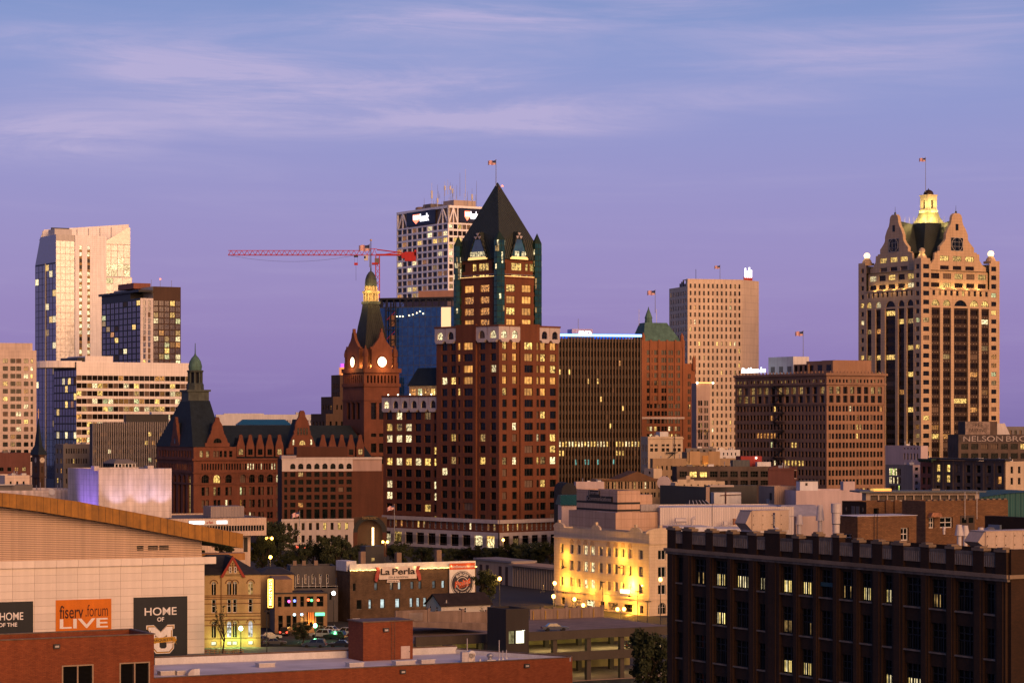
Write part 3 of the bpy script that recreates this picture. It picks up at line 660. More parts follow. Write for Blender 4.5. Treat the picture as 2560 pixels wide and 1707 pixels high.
b.wall.box(1.5, W-1, 1.5, L-1, zw, zt-.6, mat('recess_tan', (.32, .24, .18), .8))
for fc in 'FL':
    X = b.fm(rect, fc); U = b.fw(rect, fc)
    t.box(0, U, 0, 1.0, zt-1.6, zt, WF, X); t.box(0, U, 0, 1.0, zw, zw+.5, WF, X)
    t.box(0, 1.1, 0, 1.0, zw, zt, WF, X); t.box(U-1.1, U, 0, 1.0, zw, zt, WF, X)
    n = 10 if fc == 'L' else 8
    for k in range(n):
        if (fc == 'L' and 2 <= k <= 7) or (fc == 'F' and k >= 2): continue
        a0, a1 = 1+(U-2)*k/n, 1+(U-2)*(k+1)/n
        if k % 2: a0, a1 = a1, a0
        t.tube((a0, .5, ZR[0]), (a1, .5, ZR[1]), .55, WF, 4, X)
        t.box(max(a0,a1)-.35, max(a0,a1)+.35, .1, .9, zw, zt, WF, X)
b.part('crown_frame', t)
NAVY = mat('navy_sign_face', (.012, .02, .06), .4, var=0); SWHITE = glow('sign_white', (.85, .9, 1), 2.0); SRED = glow('sign_red', (1, .22, .12), 2.2)
for fc, ua, ub in (('L', L-b.ly(1018), L-b.ly(1089)), ('F', b.fx(1148), W-2)):
    X = b.fm(rect, fc, .35)
    s_ = thing('bank_sign', 'navy sign with glowing bank lettering and red shield, ' + ('fully visible' if fc == 'L' else 'cut by the pyramid roof'), 'sign', (0,0,0))
    s_.matrix_world = b.root.matrix_basis @ X @ T((ua+ub)/2, 0, (zw+zt)/2-.2)
    w2 = (ub-ua)/2; h2 = (zt-zw)/2-1.2
    t = MB(); t.box(-w2, w2, 0, .5, -h2, h2, NAVY); t.obj('panel', s_)
    t = MB(); t.slab([(-w2*.55,h2*.6),(-w2*.55,-h2*.2),(-w2*.34,-h2*.75),(-w2*.08,-h2*.2),(-w2*.08,h2*.6)], -.15, 0, SRED); t.obj('shield', s_)
    link('lettering', fit_text('us', w2*.4, h2*.6, SWHITE, .3, .02), s_, T(-w2*.31, -.3, h2*.15)); link('lettering', fit_text('bank', w2*.62, h2*1.1, SWHITE, .3, .03), s_, T(w2*.27, -.2, h2*.05))
t = MB(); t.box(W*.3, W*.9, L*.1, L*.3, zt-.6, zt+4.2, mat('antenna_screen', (.6,.5,.42), .7)); t.box(W*.1, W*.6, L*.4, L*.55, zt-.6, zt+3, GREY); b.part('penthouse', t)
for x, y in ((.5,.72),(.5,.86)):
    t = MB(); t.lathe([(4,0),(4.2,2.8),(3.4,3.4)], 16, mat('cooling_unit_tan', (.40,.30,.24), .7)); o = t.obj('cooling_tower', b.root); o.location = (W*.5, L*y, zt)
for k in range(40):
    t = MB(); h = b.rng.uniform(3, 10)+ (9 if k % 5 == 0 else 0); t.tube((0,0,0), (0,0,h), .16, STEEL if k % 3 else WHITE, 5, r2=.08)
    if k % 4 == 0: t.box(-.6, .6, -.2, .2, h*.4, h*.7, WHITE)
    o = t.obj('antenna', b.root); o.location = (W*b.rng.uniform(.05,.95), L*b.rng.uniform(.05,.55), zt+ (7.5 if b.rng.random() < .3 else -.3))
t = MB(); t.box(-1, W+1, -1, L+1, b.z(741)-9, b.z(741), mat('mauve_concrete', (.16,.12,.14), .8)); b.part('podium_band', t); b.done()

# ================================================================== blue glass block under construction with hoist
b = Bld('glass_office', 'blue glass office block with roof lattice and construction hoist behind the clock tower', 'office', 948, 1180, None, 1150, ang=-20)
BL2 = glass('curtain_glass_cobalt', (.006, .03, .10), 2.1, .05, .4, (.35,.65,1))
W, L = b.W, 30; rect = (0, 0, W, L); zt = b.z(766, b.W*.5)
b.facade(rect, 'F', 0, zt, MULL, reg(14, 0, W, .95), floors(13, zt-.5, 24*1180/F_, 24*1180/F_*.95), .08, 'pane', lambda r, c: False, 'pane', BL2, blind=0, u0=0)
b.facade(rect, 'L', 0, b.z(748), MULL, reg(9, 0, L*.85, .95), floors(14, b.z(750), 4.5, 4.3), .08, 'pane', lambda r, c: False, 'pane', BL2, blind=0)
b.wall.box(0, W, .2, L, 0, zt-.2, MULL, skip='fl'); b.wall.face([(0,0,zt),(W,0,zt),(W,L,zt),(0,L,zt)], ROOF)
t = MB()
for k in range(13):
    x = W*.02+W*.96*k/12; t.box(x-.25, x+.25, -.2, .3, zt, zt+3.4, DKSTEEL)
    if k % 3 == 0 and k < 12: t.tube((x,0,zt), (x+W*.08,0,zt+3.2), .2, DKSTEEL, 4)
t.box(0, W, -.3, .4, zt+3.4, zt+4.2, DKSTEEL); t.box(0, W, 3, L*.8, zt+3.4, zt+4.4, DKSTEEL); t.box(W*.45, W*.9, 4, 9, zt+4.4, zt+7.4, mat('rust_panel', (.45,.25,.18), .7)); b.part('roof_lattice', t)
t = MB()
hx0, hx1 = b.fx(968), b.fx(992)
for x in (hx0, (hx0+hx1)/2, hx1): t.box(x-.25, x+.25, -1.6, -1.1, 0, zt+2, DKSTEEL)
for k in range(30):
    z_ = zt-2-k*4.5
    t.box(hx0, hx1, -1.7, -1.0, z_, z_+.35, DKSTEEL); t.tube((hx0,-1.4,z_), (hx1,-1.4,z_+4.4), .12, RED if k % 2 else DKSTEEL, 4)
b.part('hoist_frame', t)
for k in range(5):
    t = MB(); z_ = zt-4-k*9.2; t.box(hx1-3.4, hx1-.6, -.9, -.15, z_-5, z_, mat('hoist_timber', (.40,.22,.12), .7)); b.part('hoist_landing', t)
HL = glow('work_light', (1, .72, .4), 6)
for px, py in ((1000,792),(1007,792),(1023,790),(1032,788),(992,792),(1042,784),(1050,780),(1058,786)):
    t = MB(); t.lathe([(.01,-.35),(.35,0),(.01,.35)], 8, HL); o = t.obj('work_light', b.root); o.location = (b.fx(px, -.4), -.5, b.z(py))
for nm in ('a',):
    t = MB(); t.box(b.fx(1104), b.fx(1127), -.5, 0, zt-22, zt-.6, glow('bright_stair_core', (1, .72, .40), .7)); b.part('stair_window', t)
b.done()

# stepped brown tower behind the clock tower
b = Bld('stepped_tower', 'stepped brown art deco tower just behind the clock tower', 'tower', 850, 1150, 828, 905, ang=30); W, L = b.W, b.L
DECO = mat('brown_deco_brick', (.13, .08, .055), .85)
for (a, c, ty) in ((0, 0, 937), (-4, 3, 990), (-8, 6, 1031)):
    rect = (a, -c*.3, W, L-a*.6); b.block(rect, 0, b.z(ty)-c*.1, DECO, F=dict(cols=reg(6, 1, W-a-1, .35), rows=floors(8, b.z(ty)-4, 4, 2.2), lit=.05), L=dict(cols=reg(4, 1, rect[3]-rect[1]-1, .4), rows=floors(8, b.z(ty)-4, 4, 2.2), lit=.05), parapet=.5)
t = MB(); t.box(1, 3, 1, 3, b.z(937), b.z(918), glow('orange_lantern', (1,.35,.1), .7)); t.box(1.3, 2.7, 1.3, 2.7, b.z(918), b.z(908), glow('violet_lantern', (.5,.1,.8), 1.0)); b.part('lantern', t); b.done()

# ================================================================== city hall
TERRA = mat('terracotta_brick', (.23, .080, .042), .8, brick=(.55, .18, .02, (.16,.062,.04), (.26,.09,.045), .5), var=.25, vs_=.2)
TERRA2 = mat('terracotta_trim', (.20, .072, .04), .8, var=.2, vs_=.3)
CU_D = mat('dark_copper', (.07, .085, .07), .6, var=.3, vs_=.6, streak=.3)
b = Bld('city_hall', 'long red brick city hall with steep dark hipped roof, gables and rows of dormers', 'city hall', 484, 985, 392, 930, ang=26)
W, L = b.W, b.L; rect = (0, 0, W, L); ze = b.z(1117); z = b.z
bl = b.rng
# west face: attic band, colonnade band, arcade
xs0 = [a for a, _ in ()]
xa = b.fx(573)                                       # end pavilion, then the long body
n_b = 15
bays = reg(n_b, xa, W-4, .62)
pav = b.cols_px(rect, 'F', [(504, 522), (534, 551), (563.5, 579)])
arc_cols = pav[:2] + [pav[2]] + bays[1:]
arc_cols = pav + [c for c in bays if c[0] > pav[-1][1]+1.2]
# lower tall bays with two stacked windows each, an arch on top
b.facade(rect, 'F', 0, z(1182), TERRA, arc_cols, [(z(1208), z(1187))], .7, 'three', lambda r, c: LITS[0] if c == 1 else (bl.random() < .05), 'arched_window', G_DARK, arch=True, rm=TERRA2, mb=b.wall, blind=.3)

low = MB()
cols2 = []
for a, c in arc_cols: m_ = (a+c)/2; q = (c-a)*.44; cols2 += [(a, a+q), (c-q, c)]
# the wall below the arches replaces the plain strip
keep = [(f, m) for f, m in zip(b.wall.f, b.wall.m)]
b2z = z(1208)
b.wall.f = [f for f in b.wall.f if not (abs(b.wall.v[f[0]].z) < .01 and abs(b.wall.v[f[2]].z-b2z) < .01 and b.wall.v[f[0]].y < .01)]
b.wall.m = b.wall.m[:1]*len(b.wall.f) if len(set(b.wall.m)) == 1 else [m for f, m in keep if f in set(b.wall.f)]
b.facade(rect, 'F', 0, b2z, TERRA, cols2, [(z(1329), z(1306)), (z(1298), z(1282)), (z(1270), z(1250)), (z(1239), z(1218))], .8, 'sashd', .05, 'window', G_DARK, blind=.5, rm=TERRA2)
# colonnade band with narrow lights, attic
nb = 62
b.facade(rect, 'F', z(1182), z(1147), TERRA, reg(nb, 3, W-3, .55), [(z(1175), z(1159))], .5, 'plain', lambda r, c: (c in (17,18,19,22,26,27,29)) and LITS[1] or (bl.random() < .05), 'window', G_DARK, blind=.15)
b.facade(rect, 'F', z(1147), ze, TERRA, b.cols_px(rect, 'F', [(499.5,507.5),(515.5,523.5),(533,539.5),(541,547.5),(549,555.5),(560,567),(573,581)]), [(z(1143), z(1127))], .5, 'sashd', lambda r, c: LITS[3] if c in (0, 1) else False, 'window', G_DARK, u1=xa+3, blind=.3)
# north face
cl = reg(7, 2.5, L-2.5, .55)
b.facade(rect, 'L', 0, z(1182), TERRA, cl, [(z(1290), z(1187))], .8, 'three2', .12, 'arched_window', G_DARK, arch=True, rm=TERRA2, blind=0)
b.facade(rect, 'L', z(1182), z(1147), TERRA, reg(20, 2, L-2, .5), [(z(1176), z(1160))], .5, 'plain', lambda r, c: LITS[0] if 11 <= c <= 16 else False, 'window', G_DARK)
b.facade(rect, 'L', z(1147), ze, TERRA, reg(12, 2, L-2, .5), [(z(1143), z(1127))], .5, 'plain', 0, 'window', G_DARK)
b.facade(rect, 'R', 0, z(1147), TERRA); b.facade(rect, 'B', 0, z(1147), TERRA)
for nm, z0_, z1_, o_ in (('cornice', z(1151), z(1146), .8), ('string_course', z(1183.5), z(1180), .4), ('string_course', z(1212), z(1207), .3)):
    t = MB(); t.box(-o_, W, -o_, 0, z0_, z1_, TERRA2); t.box(-o_, 0, 0, L, z0_, z1_, TERRA2); b.part(nm, t)
# arch hoods
for a, c in arc_cols:
    t = MB(); r0 = (c-a)/2; cx_ = (a+c)/2; zc = z(1187)-r0; n = 12
    for k in range(n):
        a0, a1 = math.pi*k/n, math.pi*(k+1)/n
        pts = [(cx_+r*math.cos(an), zc+r*math.sin(an)) for r, an in ((r0+.1, a0), (r0+.9, a0), (r0+.9, a1), (r0+.1, a1))]
        t.slab(pts, -.3, 0, TERRA2, back=False)
    b.part('arch_hood', t)
# roofs
Lr = L; ridge = z(1063, 30, L/2)
t = MB(); t.frustum((-.4, -.4, b.fx(560), L+.4), ze, (b.fx(488, L/2)-4.2, L*.38, b.fx(488, L/2)+4.2, L*.62), z(1000), SLATE); b.part('hipped_roof', t)
t = MB(); xb = b.fx(540)
t.face([(xb,0,z(1147)+.2),(W,0,z(1147)+.2),(W,L/2,ridge),(xb,L/2,ridge)], SLATE); t.face([(xb,L,z(1147)),(W,L,z(1147)),(W,L/2,ridge),(xb,L/2,ridge)], SLATE); t.face([(W,0,z(1147)),(W,L,z(1147)),(W,L/2,ridge)], SLATE); b.part('main_roof', t)
# cupola on the hipped roof
cxm, cym = b.fx(488, L/2), L/2
cu = MB(); hw = 4.3
cu.box(cxm-hw, cxm+hw, cym-hw, cym+hw, z(1003), z(975), CU_D); cu.box(cxm-hw-.6, cxm+hw+.6, cym-hw-.6, cym+hw+.6, z(977), z(972), CU_D)
cu.lathe([(3.5, z(972)), (3.4, z(958)), (3.0, z(955))], 8, CU_D, cxm, cym, rot=.39)
for k in range(8):
    a = .39+2*math.pi*k/8; cu.tube((cxm+2.6*math.cos(a), cym+2.6*math.sin(a), z(956)), (cxm+2.6*math.cos(a), cym+2.6*math.sin(a), z(926)), .42, CU_D, 6)
cu.lathe([(1.6, z(956)), (1.6, z(926))], 8, BLACK, cxm, cym)
cu.lathe([(3.3, z(927)), (3.4, z(923)), (2.9, z(922))], 12, CU_D, cxm, cym)
op = b.part('cupola', cu)
t = MB(); t.lathe([(2.5, z(923)), (2.75, z(912)), (2.3, z(900)), (1.4, z(890)), (.5, z(884)), (.22, z(878)), (.12, z(853)), (.01, z(852))], 16, COPPER, cxm, cym); o = t.obj('dome', op, True)
# shaped gables
def shaped(b, fc, rect, uc, w2, z0, zt, depth, nm, m=TERRA, inset=0):
    h = zt-z0; prof = [(1,0),(1,.13),(.86,.14),(.80,.24),(.62,.40),(.52,.46),(.52,.52),(.46,.56),(.44,.66),(.36,.76),(.20,.86),(.17,.95),(.09,1.0)]
    t = MB(); X = b.fm(rect, fc, .35-inset); t.slab([(uc+x*w2, z0+q*h) for x, q in prof] + [(uc-x*w2, z0+q*h) for x, q in prof[::-1]], 0, 1.1, m, X)
    ru = w2*.55; rz = z0+h*.62
    t.face([(uc-w2*.95,1.1,z0),(uc,1.1,z0+h*.8),(uc,depth,z0+h*.8),(uc-w2*.95,depth*.35,z0)], SLATE, X); t.face([(uc+w2*.95,1.1,z0),(uc,1.1,z0+h*.8),(uc,depth,z0+h*.8),(uc+w2*.95,depth*.35,z0)], SLATE, X)
    o = b.part(nm, t); return X
for pxc, w_, yt in ((543, 11.2, 1042), (755, 12.6, 1026)):
    X = shaped(b, 'F', rect, b.fx(pxc), w_/2*(1.08 if pxc > 700 else .9), z(1117, b.fx(pxc)) if pxc < 700 else z(1135, b.fx(pxc)), z(yt, b.fx(pxc)), 11, 'gable')
    zc = z(1107 if pxc < 700 else 1112, b.fx(pxc))
    link('window', win_mesh(3.4 if pxc < 700 else 2.4, 1.9, 'three', LITS[0] if pxc > 700 else G_DARK, True), b.root, X @ T(b.fx(pxc)-(1.7 if pxc < 700 else 1.2), -.08, zc))
    if pxc > 700:
        for d in (-4.2, 3.4): link('window', win_mesh(.8, 2.2, 'plain', LITS[1]), b.root, X @ T(b.fx(pxc)+d, -.08, zc))
        for d in (-2.1, -.85, .4, 1.6): link('window', win_mesh(.7, 2.8, 'plain', G_DARK), b.root, X @ T(b.fx(pxc)+d, -.08, zc+4))
shaped(b, 'L', rect, L-b.ly(439), 5.4, ze, z(1042, 0, L/2), 9, 'gable'); link('window', win_mesh(1.6, 2.2, 'plain', G_DARK, True), b.root, b.fm(rect, 'L', .35) @ T(L-b.ly(439)-.8, -.08, ze+1.2))
dpx = [602, 625.5, 650, 674, 698.5, 807.5, 831, 854.5, 877.5, 900.5]
for k, px in enumerate(dpx):
    u = b.fx(px); zz = z(1117, u); hd = 1.45
    t = MB(); X = b.fm(rect, 'F', .15); z0_ = z(1141, u); zt_ = z(1086, u); h = zt_-z0_
    prof = [(1,0),(1,.46),(.93,.5),(.80,.62),(.52,.78),(.45,.86),(.42,.95),(.2,1.0)]
    t.slab([(u+x*hd*1.15, z0_+q*h) for x, q in prof] + [(u-x*hd*1.15, z0_+q*h) for x, q in prof[::-1]], 0, .8, TERRA, X)
    t.face([(u-1.3,.8,z0_+h*.5),(u,.8,z0_+h*.85),(u,7,z0_+h*.85),(u-1.3,5,z0_+h*.5)], SLATE, X); t.face([(u+1.3,.8,z0_+h*.5),(u,.8,z0_+h*.85),(u,7,z0_+h*.85),(u+1.3,5,z0_+h*.5)], SLATE, X)
    t.box(u-1.5, u+1.5, .1, 5, z0_, z0_+h*.45, TERRA, X); b.part('dormer', t)
    link('window', win_mesh(1.9, 2.3, 'pair', LITS[3] if k in (0, 4, 9) else G_DARK), b.root, X @ T(u-.95, -.08, z0_+.7))
b.done()

# ------------------------------------------------------------------ clock tower
b = Bld('clock_tower', 'brick city hall clock tower with two glowing dials, dark flared spire and gilded lantern', 'clock tower', 910, 1030, 857, 998, ang=30)
W, L = b.W, b.L; rect = (0, 0, W, L); z = b.z; zc = z(922)
for fc in 'FL':
    U = b.fw(rect, fc); dk = fc == 'L'
    b.facade(rect, fc, 0, z(1000), TERRA, reg(3, U*.16, U*.84, .66), [(z(1160), z(1140)), (z(1131), z(1108)), (z(1092), z(1083)), (z(1048), z(1006))], .7, 'three', lambda r, c: False, 'window', G_DARK, arch=False, blind=.1, rm=TERRA2)
    b.facade(rect, fc, z(1000), zc, TERRA, reg(9, U*.06, U*.94, .5), [(z(957), z(938))], 1.2, 'plain', 0, 'opening', G_DARK, rm=TERRA2)
    X = b.fm(rect, fc)
    for k, (za, zb2, o_) in enumerate(((z(931), z(920), .7), (z(966), z(958), .5), (z(1002), z(998), .3))):
        t = MB(); t.box(-o_ if fc == 'F' else 0, U+o_, -o_, 0, za, zb2, TERRA2, X); b.part('cornice', t)
    # arch heads over the belfry lights
    for (a, c) in reg(3, U*.16, U*.84, .66):
        t = MB(); r0 = (c-a)/2; n = 10; cxx = (a+c)/2; zz = z(1006)-r0*.2
        for q in range(n):
            a0, a1 = math.pi*q/n, math.pi*(q+1)/n
            t.slab([(cxx+r*math.cos(an), zz+r*math.sin(an)) for r, an in ((r0, a0), (r0+.6, a0), (r0+.6, a1), (r0, a1))], -.25, 0, TERRA2, X, back=False)
        b.part('arch_hood', t)
    # clock gable
    w2 = U*.29; z0_ = zc; zt_ = z(820); h = zt_-z0_; uc = U/2
    prof = [(1,0),(1,.49),(1.12,.50),(1.12,.54),(.84,.55),(.66,.62),(.40,.70),(.25,.78),(.18,.86),(.17,.89),(.08,.91),(.05,1.0)]
    t = MB(); X2 = b.fm(rect, fc, .2)
    t.slab([(uc+x*w2, z0_+q*h) for x, q in prof] + [(uc-x*w2, z0_+q*h) for x, q in prof[::-1]], 0, 1.2, TERRA, X2)
    t.box(uc-w2*.92, uc+w2*.92, 1.2, U*.4, z0_, z0_+h*.5, TERRA, X2); b.part('gable', t)
    DIALG = glow('clock_dial_glow', (1, .86, .55), 4.0)
    t = MB(); n = 28; rc = 2.05; zz = z(904)
    t.lathe([(0.01, 0), (rc, 0)], n, DIALG, X=X2 @ T(uc, -.12, zz) @ Matrix.Rotation(R(90), 4, 'X'), cap=False); od = b.part('clock_dial', t)
    t = MB(); t.lathe([(rc, 0), (rc+.35, .0), (rc+.35, .35), (rc, .35)], n, TERRA2, X=X2 @ T(uc, -.02, zz) @ Matrix.Rotation(R(90), 4, 'X'), cap=False); b.part('dial_rim', t)
    t = MB()
    t.box(uc-.07, uc+.07, -.2, -.15, zz, zz+1.5, TERRA2, X2); t.box(uc-1.0, uc, -.2, -.15, zz-.08, zz+.08, TERRA2, X2); b.part('clock_hands', t)
    lp = X2 @ Vector((uc, -3.2, zz-2)); lamp('dial_light', 'POINT', lp, (1, .5, .15), 1500, b.root, 1.2)
b.facade(rect, 'R', 0, zc, TERRA); b.facade(rect, 'B', 0, zc, TERRA); b.wall.face([(0,0,zc),(W,0,zc),(W,L,zc),(0,L,zc)], ROOF_D)
for (x, y) in ((1.3,1.3),(W-1.3,1.3),(1.3,L-1.3),(W-1.3,L-1.3)):
    t = MB(); t.lathe([(1.25, zc), (1.25, zc+2.6), (1.0, zc+2.7), (1.0, zc+5), (1.25, zc+5.2), (1.3, zc+6.4), (.9, zc+8), (.3, zc+8.9), (.35, zc+9.4), (.01, zc+9.8)], 8, TERRA2, x, y); b.part('corner_turret', t)
cx_, cy_ = W/2, L/2; s1 = min(W, L)*.40
t = MB(); prof = [(5.9, zc), (5.0, z(860)), (4.0, z(812)), (2.95, z(776)), (2.5, z(752))]
for (r0, za), (r1, zb2) in zip(prof, prof[1:]): t.frustum((cx_-r0, cy_-r0, cx_+r0, cy_+r0), za, (cx_-r1, cy_-r1, cx_+r1, cy_+r1), zb2, mat('spire_dark_copper', (.026,.028,.022), .6, var=.3, streak=.35, wave=(0, .9, .08)), top=False, bot=False)
sp = b.part('spire', t)
GOLDL = mat('gilded_lantern', (.62, .50, .26), .45, var=.12, vs_=.6)
r = 2.5
t = MB(); t.box(cx_-r-.4, cx_+r+.4, cy_-r-.4, cy_+r+.4, z(757), z(750), CU_D); b.part('balcony', t)
t = MB()
for k in range(12):
    a = 2*math.pi*(k+.5)/12; t.tube((cx_+r*1.15*math.cos(a), cy_+r*1.15*math.sin(a), z(750)), (cx_+r*1.15*math.cos(a), cy_+r*1.15*math.sin(a), z(730)), .34, GOLDL, 6)
t.lathe([(r*.95, z(750)), (r*.95, z(730))], 12, GOLDL, cx_, cy_); t.lathe([(r*1.3, z(731)), (r*1.45, z(727)), (r*1.45, z(724)), (r*1.0, z(723))], 16, GOLDL, cx_, cy_)
for k in range(10):
    a = 2*math.pi*(k+.5)/10; t.tube((cx_+r*.95*math.cos(a), cy_+r*.95*math.sin(a), z(723)), (cx_+r*.95*math.cos(a), cy_+r*.95*math.sin(a), z(711)), .28, GOLDL, 6)
t.lathe([(r*.8, z(723)), (r*.8, z(711))], 10, GOLDL, cx_, cy_); lan = b.part('lantern', t)
t = MB(); t.lathe([(r*1.0, z(712)), (r*1.0, z(704)), (r*.93, z(694)), (r*.72, z(684)), (r*.42, z(677)), (.3, z(673)), (.25, z(664))], 16, CU_D, cx_, cy_); b.part('dome', t, True)
t = MB(); t.tube((cx_, cy_, z(672)), (cx_, cy_, z(596)), .22, DKSTEEL, 8, r2=.14); t.lathe([(.01,z(598)),(.5,z(596)),(.5,z(594)),(.01,z(592))], 10, GILT, cx_, cy_); b.part('flagpole', t)
for dx, dy in ((-1,-1),(1,-1),(-1,1)):
    lamp('lantern_light', 'POINT', (cx_+dx*r*2.2, cy_+dy*r*2.2, z(742)), (1, .66, .22), 1500, b.root, .5)
    lamp('lantern_light', 'POINT', (cx_+dx*r*1.6, cy_+dy*r*1.6, z(717)), (1, .66, .22), 700, b.root, .4)
for (x, y) in ((.8, 3.2), (3.2, .8), (W-2.5, 2)):
    lamp('spire_light', 'POINT', (x, y, zc+1.2), (1, .6, .2), 420, b.root, .3)
TOWER = b; b.done()

# flags ----------------------------------------------------------------
FLAGM = bpy.data.materials.new('flag_cloth'); FLAGM.use_nodes = True
def _flag():
    t = FLAGM.node_tree; ns = t.nodes; lk = t.links.new; p = ns['Principled BSDF']
    uv = ns.new('ShaderNodeTexCoord'); sp_ = ns.new('ShaderNodeSeparateXYZ'); lk(uv.outputs['Object'], sp_.inputs[0])
    fr = ns.new('ShaderNodeMath'); fr.operation = 'MULTIPLY'; lk(sp_.outputs[2], fr.inputs[0]); fr.inputs[1].default_value = 13/2.0/1.9
    f2 = ns.new('ShaderNodeMath'); f2.operation = 'FRACT'; lk(fr.outputs[0], f2.inputs[0])
    gt = ns.new('ShaderNodeMath'); gt.operation = 'GREATER_THAN'; lk(f2.outputs[0], gt.inputs[0]); gt.inputs[1].default_value = .5
    m1 = ns.new('ShaderNodeMix'); m1.data_type = 'RGBA'; lk(gt.outputs[0], m1.inputs[0]); m1.inputs[6].default_value = (.45, .03, .04, 1); m1.inputs[7].default_value = (.75, .72, .70, 1)
    a = ns.new('ShaderNodeMath'); a.operation = 'GREATER_THAN'; lk(sp_.outputs[0], a.inputs[0]); a.inputs[1].default_value = -1.45
    c = ns.new('ShaderNodeMath'); c.operation = 'GREATER_THAN'; lk(sp_.outputs[2], c.inputs[0]); c.inputs[1].default_value = .88
    an = ns.new('ShaderNodeMath'); an.operation = 'MULTIPLY'; lk(a.outputs[0], an.inputs[0]); lk(c.outputs[0], an.inputs[1])
    m2 = ns.new('ShaderNodeMix'); m2.data_type = 'RGBA'; lk(an.outputs[0], m2.inputs[0]); lk(m1.outputs[2], m2.inputs[6]); m2.inputs[7].default_value = (.02, .03, .10, 1)
    lk(m2.outputs[2], p.inputs['Base Color']); p.inputs['Roughness'].default_value = .8
_flag()
def flag(px, ytop, ybase, Y, wpx, label, pole=True, hf=None, droop=0.0):
    """flagpole with a flag streaming to the left"""
    base = P(px, ybase, Y); h = (ybase-ytop)*Y/F_
    r_ = thing('flagpole', label, 'flag', base)
    t = MB(); t.tube((0,0,0), (0,0,h), .16, STEEL, 6, r2=.09); t.lathe([(.01,h),(.22,h+.2),(.01,h+.4)], 8, GILT); t.obj('pole', r_)
    s_ = wpx*Y/F_/3.4; t = MB(); n = 12
    f = lambda i, q: (-3.4*i/n, .32*math.sin(i*1.1)*(.3+i/n)+.1*q, 1.9*q+.12*math.sin(i*.9+q)-droop*(i/n)**1.3)
    for i in range(n):
        for q in range(4): t.face([f(i,q/4), f(i+1,q/4), f(i+1,(q+1)/4), f(i,(q+1)/4)], FLAGM)
    o = t.obj('flag', r_, True); o.scale = (s_, s_, s_); o.location = (0, 0, h-2.0*s_)
    return r_
flag(924, 612, 668, 1030, 27, 'small flag flying from the clock tower lantern behind the crane jib')
flag(1240, 401, 466, 890, 20, 'flag flying from the tip of the dark pyramid roof')
flag(2314, 395, 480, 1228, 16, 'flag on a tall thin pole above the domed gold lantern')
flag(1638, 726, 782, 1160, 20, 'flag above the green copper roofed brick tower')
flag(1800, 664, 708, 1312, 14, 'faded flag on the roof of the tan tower')
flag(2008, 828, 915, 1040, 20, 'flag standing over the white rooftop plant of the brown hotel')

# ================================================================== tower crane
Yc = 1260
CR = P(934, 800, Yc); cz = lambda py: CH-(py-HY)/F_*Yc; cxp = lambda px: (px-934)/F_*Yc
t0 = thing('tower_crane', 'red tower crane with long lattice jib passing behind the clock tower tip', 'crane', (CR.x, CR.y, 0))
def truss(x0, x1, z0, z1, yw, n, m, rc=.22, rd=.14):
    t = MB()
    for y, z_ in ((-yw, z0), (yw, z0), (0, z1)): t.tube((x0, y, z_), (x1, y, z_), rc, m, 4)
    for k in range(n):
        a, c = x0+(x1-x0)*k/n, x0+(x1-x0)*(k+1)/n; md = (a+c)/2
        for y in (-yw, yw): t.tube((a, y, z0), (md, 0, z1), rd, m, 4); t.tube((md, 0, z1), (c, y, z0), rd, m, 4)
        t.tube((a, -yw, z0), (a, yw, z0), rd, m, 4)
    return t
truss(cxp(571), cxp(918), cz(638), cz(626.5), .9, 26, RED).obj('jib', t0)
truss(cxp(918), cxp(942), cz(638), cz(622), .9, 2, RED).obj('slewing_frame', t0)
t = MB(); t.tube((cxp(942), 0, cz(624)), (cxp(1005), 0, cz(632)), .3, RED, 5); t.box(cxp(940), cxp(1032), -.8, .8, cz(639.5), cz(635), RED); t.tube((cxp(960), 0, cz(636)), (cxp(1000), 0, cz(630)), .2, RED, 5); t.obj('counter_jib', t0)
t = MB(); t.box(cxp(1012), cxp(1040), -1.2, 1.2, cz(653), cz(630), RED); t.box(cxp(1004), cxp(1014), -1.1, 1.1, cz(646), cz(632), RED); t.box(cxp(1036), cxp(1041), -1.2, 1.2, cz(640), cz(625), RED); t.obj('counterweight', t0)
t = MB(); n = 24; zt_, zb_ = cz(640), 0
for x in (-1.0, 1.0):
    for y in (-1.0, 1.0): t.tube((x+2, y, 0), (x+2, y, zt_), .2, RED, 4)
for k in range(60):
    z_ = zt_-k*3.0
    if z_ < 3: break
    for (xa_, ya, xb_, yb) in ((-1,-1,1,-1),(1,-1,1,1),(1,1,-1,1),(-1,1,-1,-1)): t.tube((xa_+2, ya, z_), (xb_+2, yb, z_-3.0), .13, RED, 4)
t.obj('mast', t0)
t = MB(); t.box(cxp(911), cxp(921), -2.4, -.9, cz(652), cz(639), WHITE); t.box(cxp(911)-.03, cxp(915), -2.44, -2.0, cz(647), cz(641), G_DARK); t.obj('cab', t0)
t = MB(); t.box(cxp(937), cxp(948), -1.2, 1.2, cz(659), cz(646), GREY); t.box(cxp(930), cxp(945), -1.4, 1.4, cz(662), cz(657), RED); t.obj('machine_deck', t0)
t = MB(); x = cxp(890); t.box(x-1, x+1, -.9, .9, cz(643), cz(639), DKSTEEL); t.box(x-.9, x+.9, -.3, .3, cz(663), cz(657), RED); t.tube((x,0,cz(702)), (x,0,cz(663)), .08, DKSTEEL, 4)
for d in (-.7, .7): t.tube((x+d,0,cz(657)), (x+d,0,cz(642)), .06, DKSTEEL, 4)
t.obj('hook_block', t0)
t = MB(); pts = [(cxp(571+ (890-571)*k/16), 0, cz(638)-4*4*(k/16)*(1-k/16)*.8) for k in range(17)]
for p_, q_ in zip(pts, pts[1:]): t.tube(p_, q_, .07, DKSTEEL, 4)
t.obj('slack_cable', t0)

